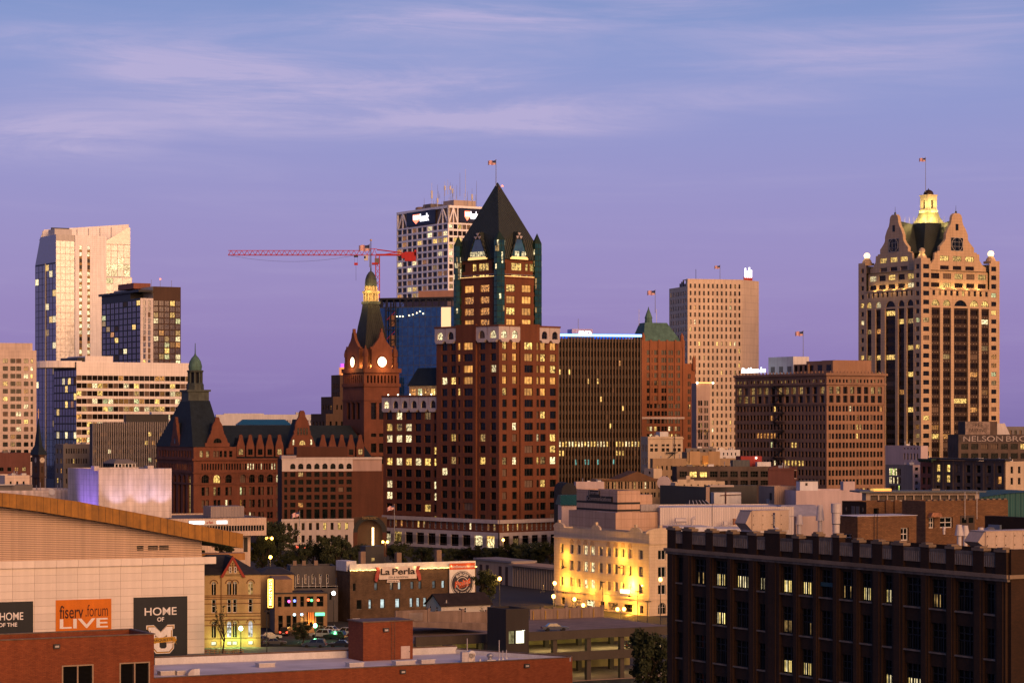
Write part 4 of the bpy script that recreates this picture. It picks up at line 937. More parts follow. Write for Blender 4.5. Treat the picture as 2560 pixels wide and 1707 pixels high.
# ================================================================== brick tower with green pyramid roof
MCB = mat('red_brown_brick', (.19, .064, .029), .8, brick=(.6, .2, .02, (.13,.052,.03), (.22,.074,.031), .5), streak=.18, var=.12)
MCW = mat('white_precast', (.60, .53, .50), .7, var=.1)
PYR = mat('ribbed_dark_green_roof', (.030, .040, .034), .5, var=.15, streak=.2, wave=(0, .9, .10))
b = Bld('brick_tower', 'tall red brick tower with dark green pyramid roof, glass corner turrets and white arched band', 'skyscraper', 1247.5, 875, 1091, 1396, ang=42)
W, L = b.W, b.L; z = b.z; rect = (0, 0, W, L); pit = 28.95*875/F_; hw = 18.6*875/F_
zband = z(815); zb0 = z(848); z853 = z(853.5); rows = floors(16, z853, pit, hw); zbase = z(1302)
litF = {(2,'c1'):1}
def mclit(p, hi=0):
    return lambda r, c: (b.rng.random() < (.45 if r == 5 else .22 if r in (3, 7) else p)) and b.rng.choice([LITS[0], LITS[1], LITS[1], LITS[3]])
# rows are sorted from the bottom: row 0 is the lowest
GOLDW = lit('painted_sunset_reflection', (1, .44, .09), .85, .6, .8)  # emission stands in for the sunset reflected in the upper windows
cF = b.cols_px(rect, 'F', [(1256,1267),(1281,1292),(1351,1364),(1375,1390)])
cL = b.cols_px(rect, 'L', [(1104,1118),(1126.5,1140),(1199,1213),(1226.5,1240)])
def gold_or_lit(r, c):
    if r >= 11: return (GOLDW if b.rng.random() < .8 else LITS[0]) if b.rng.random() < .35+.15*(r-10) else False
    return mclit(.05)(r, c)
b.facade(rect, 'F', zbase, zb0, MCB, cF, rows, .45, 'pair', gold_or_lit, 'window', G_DARK, blind=.08)
b.facade(rect, 'L', zbase, zb0, MCB, cL, rows, .45, 'pair', mclit(.07), 'window', G_DARK, blind=.02)
b.wall.face([(W,0,0),(W,L,0),(W,L,zband),(W,0,zband)], MCB); b.wall.face([(0,L,0),(W,L,0),(W,L,zband),(0,L,zband)], MCB)
b.wall.face([(0,0,zband-.6),(W,0,zband-.6),(W,L,zband-.6),(0,L,zband-.6)], ROOF_D)
# projecting bays and the shaft above them
ip = .7
bayF = (b.fx(1298), b.fx(1346)); bayL = (b.ly(1193), b.ly(1143))
tx0, ty0 = 1.2, 1.2
tx1, ty1 = b.fx(1343, ty0), b.ly(1145, tx0)
zsh = z(693); trect = (tx0, ty0, tx1, ty1)
def bay(face, u0, u1, cols):
    X = b.fm(rect, face, ip)
    b.facade(rect, face, zbase, zband+1, MCB, cols, rows, .45, 'three', gold_or_lit, 'window', G_DARK, off=ip, u0=u0, u1=u1, blind=.06)
    for u in (u0, u1): b.wall.face([(u,0,zbase),(u,ip,zbase),(u,ip,zband+1),(u,0,zband+1)], MCB, X)
    b.wall.face([(u0,0,zband+1),(u1,0,zband+1),(u1,ip,zband+1),(u0,ip,zband+1)], MCB, X)
bay('F', bayF[0], bayF[1], b.cols_px(rect, 'F', [(1308,1329),(1338,1344.5)]))
bay('L', L-bayL[1], L-bayL[0], b.cols_px(rect, 'L', [(1147.5,1154),(1162.5,1185)]))
# shaft
zr = [(z(727), z(709)), (z(756), z(738)), (z(785), z(767)), (z(814), z(796))]
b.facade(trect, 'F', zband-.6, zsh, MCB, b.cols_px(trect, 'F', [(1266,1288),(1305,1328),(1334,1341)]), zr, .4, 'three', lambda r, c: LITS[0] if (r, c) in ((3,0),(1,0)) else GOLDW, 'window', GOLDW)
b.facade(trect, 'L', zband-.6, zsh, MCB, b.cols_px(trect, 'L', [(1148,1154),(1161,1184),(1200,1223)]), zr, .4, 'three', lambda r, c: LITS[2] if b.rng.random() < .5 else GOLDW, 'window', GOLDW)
b.facade(trect, 'R', zband-.6, zsh, MCB); b.facade(trect, 'B', zband-.6, zsh, MCB); b.wall.face([(tx0,ty0,zsh-.3),(tx1,ty0,zsh-.3),(tx1,ty1,zsh-.3),(tx0,ty1,zsh-.3)], ROOF_D)
i2 = .7; urect = (tx0+i2, ty0+i2, tx1-i2, ty1-i2); ze = z(645)
UF, UL = urect[2]-urect[0], urect[3]-urect[1]
b.facade(urect, 'F', zsh-.4, ze, MCB, [(UF*.08,UF*.18),(UF*.34,UF*.64),(UF*.74,UF*.82),(UF*.87,UF*.97)], [(z(691), z(683)), (z(673), z(654))], .35, 'three', lambda r, c: LITS[0] if c > 0 else False, 'window', G_DARK)
b.facade(urect, 'L', zsh-.4, ze, MCB, [(UL*.03,UL*.12),(UL*.30,UL*.40),(UL*.46,UL*.72),(UL*.82,UL*.92)], [(z(691), z(683)), (z(673), z(654))], .35, 'three', lambda r, c: LITS[0] if c in (1, 2) else False, 'window', G_DARK)
t = MB()
for fc in 'FL':
    X = b.fm(trect, fc, .25); U = b.fw(trect, fc)
    t.box(0, U, 0, .35, zsh, zsh+.5, MCB, X)
    for k in range(13): t.box(U*k/12-.04, U*k/12+.04, .1, .18, zsh+.5, zsh+1.3, STEEL, X)
    t.box(0, U, .1, .18, zsh+1.3, zsh+1.4, STEEL, X)
b.part('parapet_rail', t)
for fc in 'FL':
    t = MB(); X = b.fm(trect, fc, .1); U = b.fw(trect, fc); t.box(0, U, -.02, .1, zsh+.55, zsh+.75, glow('eave_strip_light', (1,.6,.2), 1.2), X); b.part('eave_light', t)
# roof
cxr, cyr = (urect[0]+urect[2])/2, (urect[1]+urect[3])/2; e = .8
A = (urect[0]-e, urect[1]-e, urect[2]+e, urect[3]+e)
def scaled(rc, f): return (cxr+(rc[0]-cxr)*f, cyr+(rc[1]-cyr)*f, cxr+(rc[2]-cxr)*f, cyr+(rc[3]-cyr)*f)
t = MB(); t.frustum(A, ze, scaled(A, .90), z(594), PYR, top=False); t.frustum(scaled(A, .90), z(594), scaled(A, .012), z(446), PYR, bot=False); pr = b.part('pyramid_roof', t)
t = MB(); t.lathe([(.01,0),(.45,.3),(.01,.7)], 8, glow('obstruction_light_red', (1,.12,.05), 6)); o = t.obj('obstruction_light', pr); o.location = (cxr+1.2, cyr-1.2, z(457))
# glazed dormers
GP = mat('dormer_white_panel', (.66,.6,.58), .6)
for fc in 'FL':
    U = b.fw(A, fc); X = b.fm(A, fc, .5); uc = U*(.50 if fc == 'F' else .50); h = z(575)-ze; w2 = U*.225
    t = MB(); t.slab([(uc-w2, ze), (uc+w2, ze), (uc+w2*.35, ze+h*.78), (uc+w2*.12, ze+h), (uc-w2*.12, ze+h), (uc-w2*.35, ze+h*.78)], .3, U*.34, PYR, X); d_ = b.part('dormer', t)
    t = MB(); t.face([(uc-w2*.88,.2,ze+.9),(uc+w2*.88,.2,ze+.9),(uc+w2*.34,.2,ze+h*.72),(uc-w2*.34,.2,ze+h*.72)], glass('dormer_glass_teal', (.015,.07,.09), 1.9, .06, .3), X); t.obj('pane', d_)
    t = MB()
    for k in range(6): x = uc-w2*.8+w2*1.6*k/6+.1; t.face([(x,.17,ze+1.0),(x+w2*.24,.17,ze+1.0),(x+w2*.22,.17,ze+2.8),(x+.05,.17,ze+2.8)], LITS[1] if (k % 3 or fc == 'L') else G_GREEN, X)
    t.obj('lit_room', d_)
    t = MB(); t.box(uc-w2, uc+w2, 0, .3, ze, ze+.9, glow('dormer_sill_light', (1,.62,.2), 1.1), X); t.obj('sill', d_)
    for k, (a_, z_) in enumerate(((-.2,.74),(.2,.74),(0,.86))):
        t = MB(); t.slab([(uc+w2*(a_-.17), ze+h*(z_+.10)), (uc+w2*a_, ze+h*z_), (uc+w2*(a_+.17), ze+h*(z_+.10))], .05, .25, GP, X); t.obj('triangle_panel', d_)
    for s_ in (-1, 1):
        t = MB(); t.tube((uc+s_*w2, .1, ze+.5), (uc+s_*w2*.36, .1, ze+h*.74), .28, PYR, 4, X); t.obj('edge_bar', d_)
# corner turrets of green glass
def turret(x, y, r_, z0_, z1_, tip):
    t = MB(); t.lathe([(r_, z0_), (r_, z1_), (0.05, tip)], 8, GREEN_P, x, y, rot=R(22.5)); o = b.part('corner_turret', t)
    q = MB(); n = int((z1_-z0_)/2.0)
    for k in range(8):
        a0, a1 = R(22.5)+2*math.pi*k/8, R(22.5)+2*math.pi*(k+1)/8
        p0 = Vector((x+(r_+.05)*math.cos(a0), y+(r_+.05)*math.sin(a0), 0)); p1 = Vector((x+(r_+.05)*math.cos(a1), y+(r_+.05)*math.sin(a1), 0))
        if (p0+p1).y/2-y > r_*.5: continue
        for j in range(n):
            za, zb2 = z0_+(z1_-z0_)*(j+.06)/n, z0_+(z1_-z0_)*(j+.94)/n
            for h0, h1 in ((.06,.48),(.52,.94)):
                c0, c1 = p0.lerp(p1, h0), p0.lerp(p1, h1); l_ = b.rng.random() < (.18 if j > n*.55 else .05)
                q.face([(c0.x,c0.y,za),(c1.x,c1.y,za),(c1.x,c1.y,zb2),(c0.x,c0.y,zb2)], b.rng.choice([LITS[3], LITS[1]]) if l_ else G_GREEN)
    tag(q.obj('pane', o), kind='stuff')
turret(tx0+.5, ty0+.5, 2.0, zband-1, z(598), z(576)); turret(tx0+.3, ty1+.2, 1.75, zband-1, z(606), z(580)); turret(tx1+.2, ty0+.3, 1.75, zband-1, z(602), z(576)); turret(tx1, ty1, 1.75, zband-1, z(602), z(576))
# white arched band with corbels
def white_band(rc, face, u0, u1, n, off, zt_, zb_, lits_=()):
    X = b.fm(rc, face, off); p = (u1-u0)/n; cols = [(u0+p*(k+.5)-p*.27, u0+p*(k+.5)+p*.27) for k in range(n)]
    b.facade(rc, face, zb_, zt_, MCW, cols, [(zb_+.5, zt_-1.35)], .5, 'three', lambda r, c: LITS[1] if c in lits_ else False, 'arched_window', G_DARK, arch=True, off=off, u0=u0, u1=u1)
    for u in (u0, u1): b.wall.face([(u,0,zb_),(u,off+.3,zb_),(u,off+.3,zt_),(u,0,zt_)], MCW, X)
    b.wall.box(u0-.15, u1+.15, -.25, off, zt_, zt_+.55, MCB, X)
    for k in range(n):
        t = MB(); c = u0+p*(k+.5); t.slab([(c-p*.42, zb_), (c-p*.28, zb_-.9), (c+p*.28, zb_-.9), (c+p*.42, zb_)], -.5, off+.1, MCW, X); b.part('corbel', t)
    t = MB()
    for k in range(1, n): x = u0+p*k; t.box(x-.05, x+.05, -.05, 0, zb_+1.6, zt_, MCB, X)
    if n > 1: b.part('joint', t)
o_ = .55
white_band(rect, 'F', -.5, bayF[0], 2, o_, zband, zb0, (0, 1)); white_band(rect, 'F', bayF[1], W+.3, 2, o_, zband, zb0)
white_band(rect, 'L', L-bayL[0], L+.5, 2, o_, zband, zb0, (1,)); white_band(rect, 'L', -.3, L-bayL[1], 2, o_, zband, zb0, (0,))
# long lower wing to the north
wl = b.ly(958, 1.0); wrect = (1.0, L, W*.9, wl); wz = z(991, 0, L); wzb = z(1023, 0, L); LW = wl-L
cw = b.cols_px(wrect, 'L', [(965.7,980.5),(989.5,1005),(1013,1029),(1037,1052.5),(1060.5,1076.5),(1084,1092)])
def wlit(r, c):
    if r == 5: return b.rng.choice([LITS[0], LITS[1]])
    if r == 10-9 and c == 4: return LITS[0]
    return mclit(.07)(r, c) if r != 5 else True
zs = 1+ (b.O+b.V*L).y/875-1
prow = [(za*1.0-0, zb2) for za, zb2 in floors(10, z(1030, 0, L), pit*(b.O+b.V*L).y/875, hw*(b.O+b.V*L).y/875)]
b.facade(wrect, 'L', zbase, wzb, MCB, cw, prow, .45, 'pair', wlit, 'window', G_DARK, blind=.02)
b.wall.face([(1,L,0),(W*.9,L,0),(W*.9,L,wz),(1,L,wz)], MCB); b.wall.face([(1,wl,0),(W*.9,wl,0),(W*.9,wl,wz),(1,wl,wz)], MCB); b.wall.face([(1,L,wz-.5),(W*.9,L,wz-.5),(W*.9,wl,wz-.5),(1,wl,wz-.5)], ROOF_D)
white_band(wrect, 'L', -.3, LW, 6, .4, wz, wzb, (0,))
t = MB(); px0, px1 = L+2, wl-1
for k, yy in enumerate((L+LW*.12, L+LW*.3, L+LW*.5, L+LW*.72, L+LW*.9)):
    t = MB(); t.lathe([(.01,0),(.3,.25),(.01,.5)], 8, glow('terrace_lamp', (1,.85,.55), 7)); o = t.obj('terrace_lamp', b.root); o.location = (.8, yy, wz+.6)
# mansard penthouse on the wing
t = MB(); pr_ = (3.5, L+.2, W*.6, L+LW*.62)
b.facade(pr_, 'L', wz-.5, wz+4, mat('penthouse_cream', (.6,.42,.22), .8), reg(5, .5, pr_[3]-pr_[1]-.5, .7), [(wz+.3, wz+3)], .3, 'pair', .6, 'window', G_DARK)
t.frustum((3.0, L, W*.62, L+LW*.64), wz+4, (5.5, L+1, W*.5, L+LW*.54), wz+10.5, SLATE); b.part('mansard_roof', t)
for k in range(4): lamp('terrace_glow', 'POINT', (1.6, L+LW*(.1+.16*k), wz+1.6), (1,.6,.2), 60, b.root, .2)
# base storeys
BR2 = (-.4, -.4, W+.4, wl)
zs2, zs3 = z(1331), 0
for fc in 'FL':
    U = b.fw(BR2, fc); n = 12 if fc == 'F' else 20
    b.facade(BR2, fc, zs2, zbase+.5, MCB, reg(n, 1, U-1, .42), [(z(1327), z(1310))], .4, 'crossw', lambda r, c: b.rng.random() < (.55 if fc == 'L' and c < 8 else .3), 'window', G_DARK, blind=.1)
    b.facade(BR2, fc, 0, zs2, MCW, reg(n//2, 1, U-1, .66), [(1.0, 4.2), (z(1366), z(1340))], .5, 'three', .3, 'window', G_BROWN, off=.3, blind=0)
    X = b.fm(BR2, fc, .3); t = MB(); t.box(-.3 if fc == 'F' else 0, U+.3, -.5, .4, zbase-.9, zbase+.4, MCW, X); b.part('string_course', t)
b.wall.face([(-.4,-.4,zbase+.5),(W+.4,-.4,zbase+.5),(W+.4,wl,zbase+.5),(-.4,wl,zbase+.5)], MCB)
b.done()

# ================================================================== brick block with white arcade in front of city hall
b = Bld('brick_block', 'brown brick block with a white top storey of dark arches, in front of city hall', 'building', 705, 880, 690, 882, ang=14)
W, L = b.W, 10; z = b.z; rect = (0, 0, W, L); zt = z(1146)
BRB = mat('brown_red_brick', (.105, .038, .022), .85, brick=(.6,.2,.02,(.08,.036,.025),(.12,.042,.024),.5))
cc = b.cols_px(rect, 'F', [(710.5,718)] + [(725.5+20.1*k, 725.5+20.1*k+13) for k in range(8)])
zw0, zw1 = z(1178), zt
b.facade(rect, 'F', zw0, zw1, MCW, cc[1:], [(z(1172.5), z(1158.5))], .5, 'plain', 0, 'arched_window', G_DARK, arch=True)
b.facade(rect, 'F', z(1300), zw0, BRB, cc, [(z(1299), z(1273))] + [(z(1192+19*k), z(1180+19*k)) for k in range(5)], .45, 'plain', .035, 'window', G_DARK, blind=.02)
b.facade(rect, 'F', 0, z(1300), MCW, reg(9, 1, W-1, .42), [(z(1356), z(1338)), (z(1325), z(1307))], .4, 'pair', lambda r, c: (r == 1 and c in (5, 7, 8)) and LITS[0], 'window', G_BROWN, off=.25)
rw = b.fx(955)
rr = (W, .4, rw, L); b.facade(rr, 'F', z(1300), zw0, BRB); b.facade(rr, 'F', zw0, zw1, mat('pink_band', (.42,.30,.27), .8)); b.facade(rr, 'F', 0, z(1300), MCW, off=.25)
b.facade(rect, 'L', 0, zt, BRB); b.wall.face([(0,0,zt-.3),(rw,0,zt-.3),(rw,L,zt-.3),(0,L,zt-.3)], ROOF)
t = MB(); t.box(-.2, rw, -.2, .6, zt-.3, zt+.4, MCW); b.part('coping', t)
t = MB(); t.box(-.2, 5, -.3, 4, zt, zt+1.1, mat('mauve_metal', (.38,.32,.34), .5)); b.part('roof_unit', t)
t = MB(); t.box(b.fx(742,3), b.fx(868,3), 3, 9.5, zt-.3, z(1117), mat('dim_brick', (.09,.035,.022), .85)); b.part('penthouse', t)
t = MB(); t.box(-.3, rw, -.6, .1, z(1303), z(1297), MCW); b.part('string_course', t)
b.done()

# arched iron entrance beside the brick block
e_ = P(925, 1370, 840); a_ = thing('entrance_arch', 'dark iron entrance arch with lit column between the brick buildings', 'archway', (e_.x, e_.y, 0))
t = MB(); r1, r0 = 5.6, 4.2; n = 16; IRON = mat('dark_iron', (.025,.028,.03), .6); zc = 8.0
for k in range(n):
    a0, a1 = math.pi*k/n, math.pi*(k+1)/n
    t.slab([(r*math.cos(an), zc+r*math.sin(an)*1.0) for r, an in ((r0,a0),(r1,a0),(r1,a1),(r0,a1))], -.6, .6, IRON)
t.obj('arch', a_)
for s_ in (-1, 1):
    t = MB(); t.box(s_*4.9-.7, s_*4.9+.7, -.7, .7, 0, zc, BRB); t.obj('pier', a_)
t = MB(); t.box(-5.5, 5.5, 2.2, 2.6, 0, 13, mat('dim_arch_wall', (.10,.06,.04), .85)); t.obj('back_wall', a_)
t = MB(); t.box(.6, 1.3, .2, .9, 0, 9.6, glow('lit_column', (1,.75,.35), 2.6)); t.obj('lit_column', a_)
link('lettering', fit_text('THEATRE DISTRICT', 5.2, .9, mat('brass_letters', (.4,.28,.12), .5), .1), a_, T(0, -.75, zc+4.9-.1))
lamp('entrance_glow', 'POINT', (0, -3, 5), (1,.65,.25), 300, a_, .4)

# ================================================================== dark ribbed tower with blue lit crown
b = Bld('bank_tower', 'dark brown ribbed slab tower with glowing blue roof band', 'skyscraper', 1388, 1060, 1375, 1600.5, ang=13)
W, L = b.W, 34; z = b.z; rect = (0, 0, W, L); zt = z(846); zb2 = z(1206)
RIB = mat('bronze_rib', (.15, .085, .045), .5, var=.06); SPD = mat('bronze_spandrel', (.030, .020, .014), .5, var=.1)
nb = 27; pit = 22.55*1060/F_
ltop = {3: (1, 4), 4: (10, 13), 7: (21,), 9: (17,)}
def chlit(r, c):
    k = 15-r                                         # storeys counted from the top
    if k == 11: return (c <= 16 or 19 <= c <= 26) and b.rng.choice([LITS[0], LITS[1]])
    if k == 12: return (c in (0,1,2,19,20,21)) and LITS[0]
    if k == 13: return c in (6,9,10,13,18) and lit('room_light_teal', (.25,.8,.7), .6)
    if k in ltop: return c in ltop[k] and LITS[0]
    return b.rng.random() < .004
b.block(rect, 0, zt, SPD, ROOF_D, F=dict(cols=reg(nb, 0, W, .60), rows=floors(16, z(855), pit, pit*.62), lit=chlit, gm=glass('window_glass_bronze', (.012,.008,.005), 1.1, .15), depth=.3, blind=.02), parapet=.4)
t = MB(); t.box(-.2, .2, -.75, 0, 0, zt+1.0, RIB); me = t.mesh('rib')
for k in range(nb+1): link('rib', me, b.root, T(W*k/nb, 0, 0))
t = MB(); t.box(-.4, W+.4, -.9, L, zt+1.0, z(833.5), glow('blue_roof_band', (.01,.12,.85), .9)); b.part('blue_band', t)
t = MB(); t.box(-.4, W+.4, -1.0, -.9, zt+.9, zt+1.9, glow('blue_roof_band_edge', (.25,.6,1), 2.0)); b.part('band_light', t)
t = MB(); t.box(b.fx(1436), b.fx(1488), 4, 12, zt, z(821), mat('rooftop_pink_metal', (.55,.42,.42), .6)); b.part('penthouse', t)
t = MB(); t.tube((b.fx(1453), 5, zt), (b.fx(1453), 5, z(795)), .12, STEEL, 5); b.part('antenna', t)
link('roof_lettering', fit_text('BMO', b.fx(1476)-b.fx(1446), 2.0, glow('sign_bluewhite', (.7,.9,1), 4.5), .3, .03), b.root, T((b.fx(1446)+b.fx(1476))/2, -1.2, zt+2.2)); b.done()

# ================================================================== orange brick tower with copper roof
OB = mat('orange_brick', (.34, .125, .055), .85, brick=(.5,.17,.02,(.22,.10,.06),(.38,.14,.06),.5))
b = Bld('brick_tower', 'orange brick tower with green copper hipped roof and slim spire', 'tower', 1606, 1150, 1600, 1709, ang=14)
W, L = b.W, 22; z = b.z; rect = (0, 0, W, L); zt = z(852)
cc = [c for p_ in [(1617,1631),(1635.5,1650),(1653.5,1667.5),(1671,1682.5),(1687,1700)] for c in b.cols_px(rect, 'F', [(p_[0], (p_[0]+p_[1])/2-.6), ((p_[0]+p_[1])/2+.6, p_[1])])]
rowz = floors(16, z(875), 19.05*1150/F_, 2.15)
b.block(rect, 0, zt, OB, F=dict(cols=cc, rows=rowz, lit=lambda r, c: b.rng.random() < (.5 if r in (4, 5) else .03), style='sashd', depth=.35), L=dict(cols=reg(4, 2, L-2, .4), rows=rowz, lit=.03), parapet=.5)
xw = b.fx(1740); rw_ = (W, 1.0, xw, L); zw = z(908)
b.block(rw_, 0, zw, OB, F=dict(cols=pairs(1, 2, xw-W-2, .3, .1) + [], rows=floors(13, z(934), 19.05*1150/F_, 2.2), lit=.04, style='pair'), parapet=.5)
for u in [0, W*.2, W*.4, W*.6, W*.8, W]:
    t = MB(); t.box(u-.45, u+.45, -.4, .2, z(1010) if 0 < u < W else 0, zt+.5, OB); b.part('pier', t)
for u in (.6, W-.6, xw-.8):
    t = MB(); zz = zt if u < W else zw; t.lathe([(.9, zz-3), (.9, zz+2.2), (.5, zz+3), (.01, zz+4)], 8, OB, u, .6); b.part('turret', t)
t = MB(); t.frustum((.8,.8,W-.8,L-.8), zt-.3, (W*.16, L*.3, W*.70, L*.7), z(805), COPPER); b.part('roof', t)
t = MB(); xs = b.fx(1639); t.lathe([(1.9, z(806)), (1.7, z(795)), (1.9, z(792)), (1.1, z(780)), (.35, z(770)), (.12, z(764))], 8, COPPER, xs, L/2); b.part('spire', t)
for px in (1615, 1659): 
    t = MB(); t.tube((b.fx(px), L/2, z(812)), (b.fx(px), L/2, z(770)), .1, WHITE, 5); b.part('antenna', t)
for r_ in (1043,): 
    t = MB(); t.box(-.3, W+.3, -.5, 0, z(1047), z(1042), TAN); b.part('string_course', t)
b.done()

# ================================================================== tan concrete tower with angled blank flank
TC = mat('tan_concrete', (.86, .68, .50), .8, brick=(3.0, 3.7, .07, (.58,.45,.33), (.90,.72,.53), 0), var=.08)
b = Bld('office_tower', 'tall tan concrete tower with small square windows and a blank angled flank', 'skyscraper', 1719, 1300, 1673, 1856, ang=16)
W, L = b.W, b.L; z = b.z; rect = (0, 0, W, L); zt = z(697); pit = 18.0*1300/F_
b.facade(rect, 'F', 0, zt, TC, reg(12, .4, W-.4, .40), floors(24, z(709), pit, pit*.60), .5, 'plain', lambda r, c: b.rng.random() < (.45 if r in (7, 14, 15, 3, 4) else .09), 'window', G_BROWN, blind=.22)
b.facade(rect, 'L', 0, z(715), TC, reg(7, 1, L-1, .40), floors(23, z(727), pit, pit*.60), .5, 'plain', .06, 'window', G_DARK, blind=.1)
k = (1897-CX)/F_; d = Vector((.55, .83, 0))
o3 = b.O+b.U*W; tt = (k*o3.y-o3.x)/(d.x-k*d.y); e3 = o3+d*tt; loc = Vector(((e3-b.O).dot(b.U), (e3-b.O).dot(b.V), 0))
b.wall.face([(W,0,0),(loc.x,loc.y,0),(loc.x,loc.y,zt),(W,0,zt)], TC); b.wall.face([(loc.x,loc.y,0),(W,L+9,0),(W,L+9,zt),(loc.x,loc.y,zt)], TC); b.wall.face([(0,L,z(715)),(W,L+9,z(715)),(W,L+9,0),(0,L,0)], TC)
b.wall.face([(0,0,zt-.2),(W,0,zt-.2),(loc.x,loc.y,zt-.2),(W,L+9,zt-.2),(0,L*.3,zt-.2)], ROOF)
b.wall.face([(0,0,z(715)),(0,L,z(715)),(W*.3,L,z(715)),(W*.3,0,z(715))], ROOF); b.wall.face([(0,0,z(715)),(0,3,z(715)),(0,3,zt),(0,0,zt)], TC)
t = MB()
for q in range(6): t.box(1+q*.9, 1.5+q*.9, L*.5, L*.5+1, z(715), z(715)+2+q % 3, DKSTEEL)
b.part('roof_unit', t)
for px, yt in ((1743, 672),):
    t = MB(); t.tube((b.fx(px), 2, zt), (b.fx(px), 2, z(yt)), .12, DKSTEEL, 5); b.part('antenna', t)
t = MB(); q = b.fx(1871, 6)
for s_, h_ in ((-1.6, 5), (-.5, 3.6), (.6, 5.4), (1.7, 4)): t.box(q+s_-.35, q+s_+.35, 6, 6.4, zt+1.5, zt+1.5+h_, SWHITE)
b.part('roof_lettering', t); t = MB(); t.box(q-2.4, q+2.4, 6.4, 6.9, zt, zt+2, RED); b.part('sign_base', t); b.done()

# ================================================================== narrow pale building with red neon line on top
b = Bld('narrow_building', 'narrow pink stone building with glowing cornice lights beside the tan tower', 'building', 1741, 1120, 1738, 1775, ang=14); W, L = b.W, 7; z = b.z
PST = mat('pink_stone', (.66, .49, .40), .8)
b.block((0,0,W,L), 0, z(958), PST, F=dict(cols=pairs(2, .4, W-.4, .3, .08), rows=floors(5, z(1001), 18.5*1120/F_, 2.3) + [(z(1080), z(1073)), (z(1098), z(1088)), (z(1116), z(1106))], lit=.05, style='sashd', depth=.35))
t = MB(); t.box(-.2, W+1.5, -.5, -.1, z(957.5), z(955.5), glow('cornice_neon', (1,.45,.12), 2.4)); b.part('neon_line', t)
for u in (.2, W+1.2):
    t = MB(); t.lathe([(.01,-.6),(.6,0),(.01,.6)], 10, glow('cornice_lamp', (1,.8,.5), 7)); o = t.obj('lamp', b.root); o.location = (u, -.6, z(957))
b.done()

# ================================================================== brown hotel block with cornice and fire escape
PB = mat('brown_hotel_brick', (.37, .215, .135), .85, brick=(.5,.17,.015,(.27,.16,.10),(.40,.23,.145),.5)); PBT = mat('brown_terracotta', (.34,.20,.13), .8, var=.2)
b = Bld('hotel', 'large brown brick hotel block with deep cornice and black fire escape', 'hotel', 2066.6, 1000, 1838, 2211, ang=30)
W, L = b.W, b.L; z = b.z; rect = (0, 0, W, L); zt = z(932); pit = 23*1000/F_
for fc, n in (('F', 8), ('L', 13)):
    U = b.fw(rect, fc); X = b.fm(rect, fc)
    cc = pairs(n, .6, U-.6, .33, .14)
    lf = (lambda r, c: b.rng.random() < .03) if fc == 'F' else (lambda r, c: ((r == 6 and 6 <= c <= 11) and LITS[2]) or ((r == 3 and 12+2 <= c <= 19) and LITS[0]) or ((r == 5 and c in (16, 17)) and LITS[0]) or b.rng.random() < .025)
    b.facade(rect, fc, 0, z(1010), PB, cc, floors(10, z(1014), pit, pit*.62), .4, 'sashd', lf, 'window', G_DARK, blind=.05)
    b.facade(rect, fc, z(1010), z(962), PBT, reg(n, .6, U-.6, .62), [(z(1006), z(988)), (z(984), z(966))], .8, 'three', lambda r, c: (b.rng.random() < .6 if r == 1 else (fc == 'L' and c < 3)) and LITS[3], 'window', G_DARK, rm=PBT)
    b.facade(rect, fc, z(962), zt, PBT, pairs(n, .6, U-.6, .24, .2), [(z(956), z(947.5))], .4, 'plain', lambda r, c: b.rng.random() < (.5 if fc == 'L' else .35) and LITS[3], 'window', G_DARK)
    for za, zb2, o_ in ((z(961.5), z(957.5), .6), (z(1011), z(1007.5), .35), (z(938), zt, 1.0)):
        t = MB(); t.box(-o_ if fc == 'F' else 0, U+ (o_ if fc == 'F' else 0), -o_, 0, za, zb2, PBT, X); b.part('cornice', t)
    for k in range(n*2):
        t = MB() if k == 0 else t
        if k == 0: t.lathe([(.3,0),(.35,.4),(.1,.8),(.01,1.0)], 6, PBT); me = t.mesh('antefix')
        link('antefix', me, b.root, X @ T(.6+(U-1.2)*(k+.5)/(n*2), -.6, zt))
b.facade(rect, 'R', 0, zt, PB); b.facade(rect, 'B', 0, zt, PB); b.wall.face([(0,0,zt-.4),(W,0,zt-.4),(W,L,zt-.4),(0,L,zt-.4)], ROOF)
t = MB(); X = b.fm(rect, 'L'); u0 = L-b.ly(1963); u1 = L-b.ly(1934)
if u0 > u1: u0, u1 = u1, u0
for k in range(12):
    z_ = z(963)-k*pit; t.box(u0, u1, -1.5, -.1, z_, z_+.12, IRON, X)
    for q in (u0, u1): t.box(q-.05, q+.05, -1.5, -1.4, z_, z_+1.2, IRON, X)
    t.box(u0, u1, -1.5, -1.44, z_+1.1, z_+1.2, IRON, X); t.box(u0, u1, -1.5, -1.44, z_+.55, z_+.6, IRON, X)
    a, c = (u0+.5, u1-.5) if k % 2 else (u1-.5, u0+.5)
    for dy in (-.9, -.3): t.tube((a,dy,z_-pit+.1), (c,dy,z_+.1), .12, IRON, 4, X)
b.part('fire_escape', t)
for (pa, pb, yt, m_, d0, d1) in ((1921, 1983, 891, WHITE, 8, 16), (1984, 2020, 910, PB, 3, 9), (2016, 2082, 901, PB, 4, 12), (2102, 2190, 899, PB, 3, 14)):
    t = MB()
    if pa > 2066: xx = (b.fx(2140), b.fx(2190)); t.box(xx[0]-8, xx[1], 3, 12, zt-.4, z(899), m_)
    else:
        y0_, y1_ = b.ly(pb, d0), b.ly(pa, d0); t.box(d0, d1, y0_, y1_, zt-.4, z(yt, d0, y0_), m_)
        for q in range(3): t.box(d0-.05, d0, y0_+(y1_-y0_)*(q+.2)/3, y0_+(y1_-y0_)*(q+.7)/3, zt+1, zt+3.4, G_DARK if m_ is PB else GREY)
    b.part('penthouse', t)
b.done()
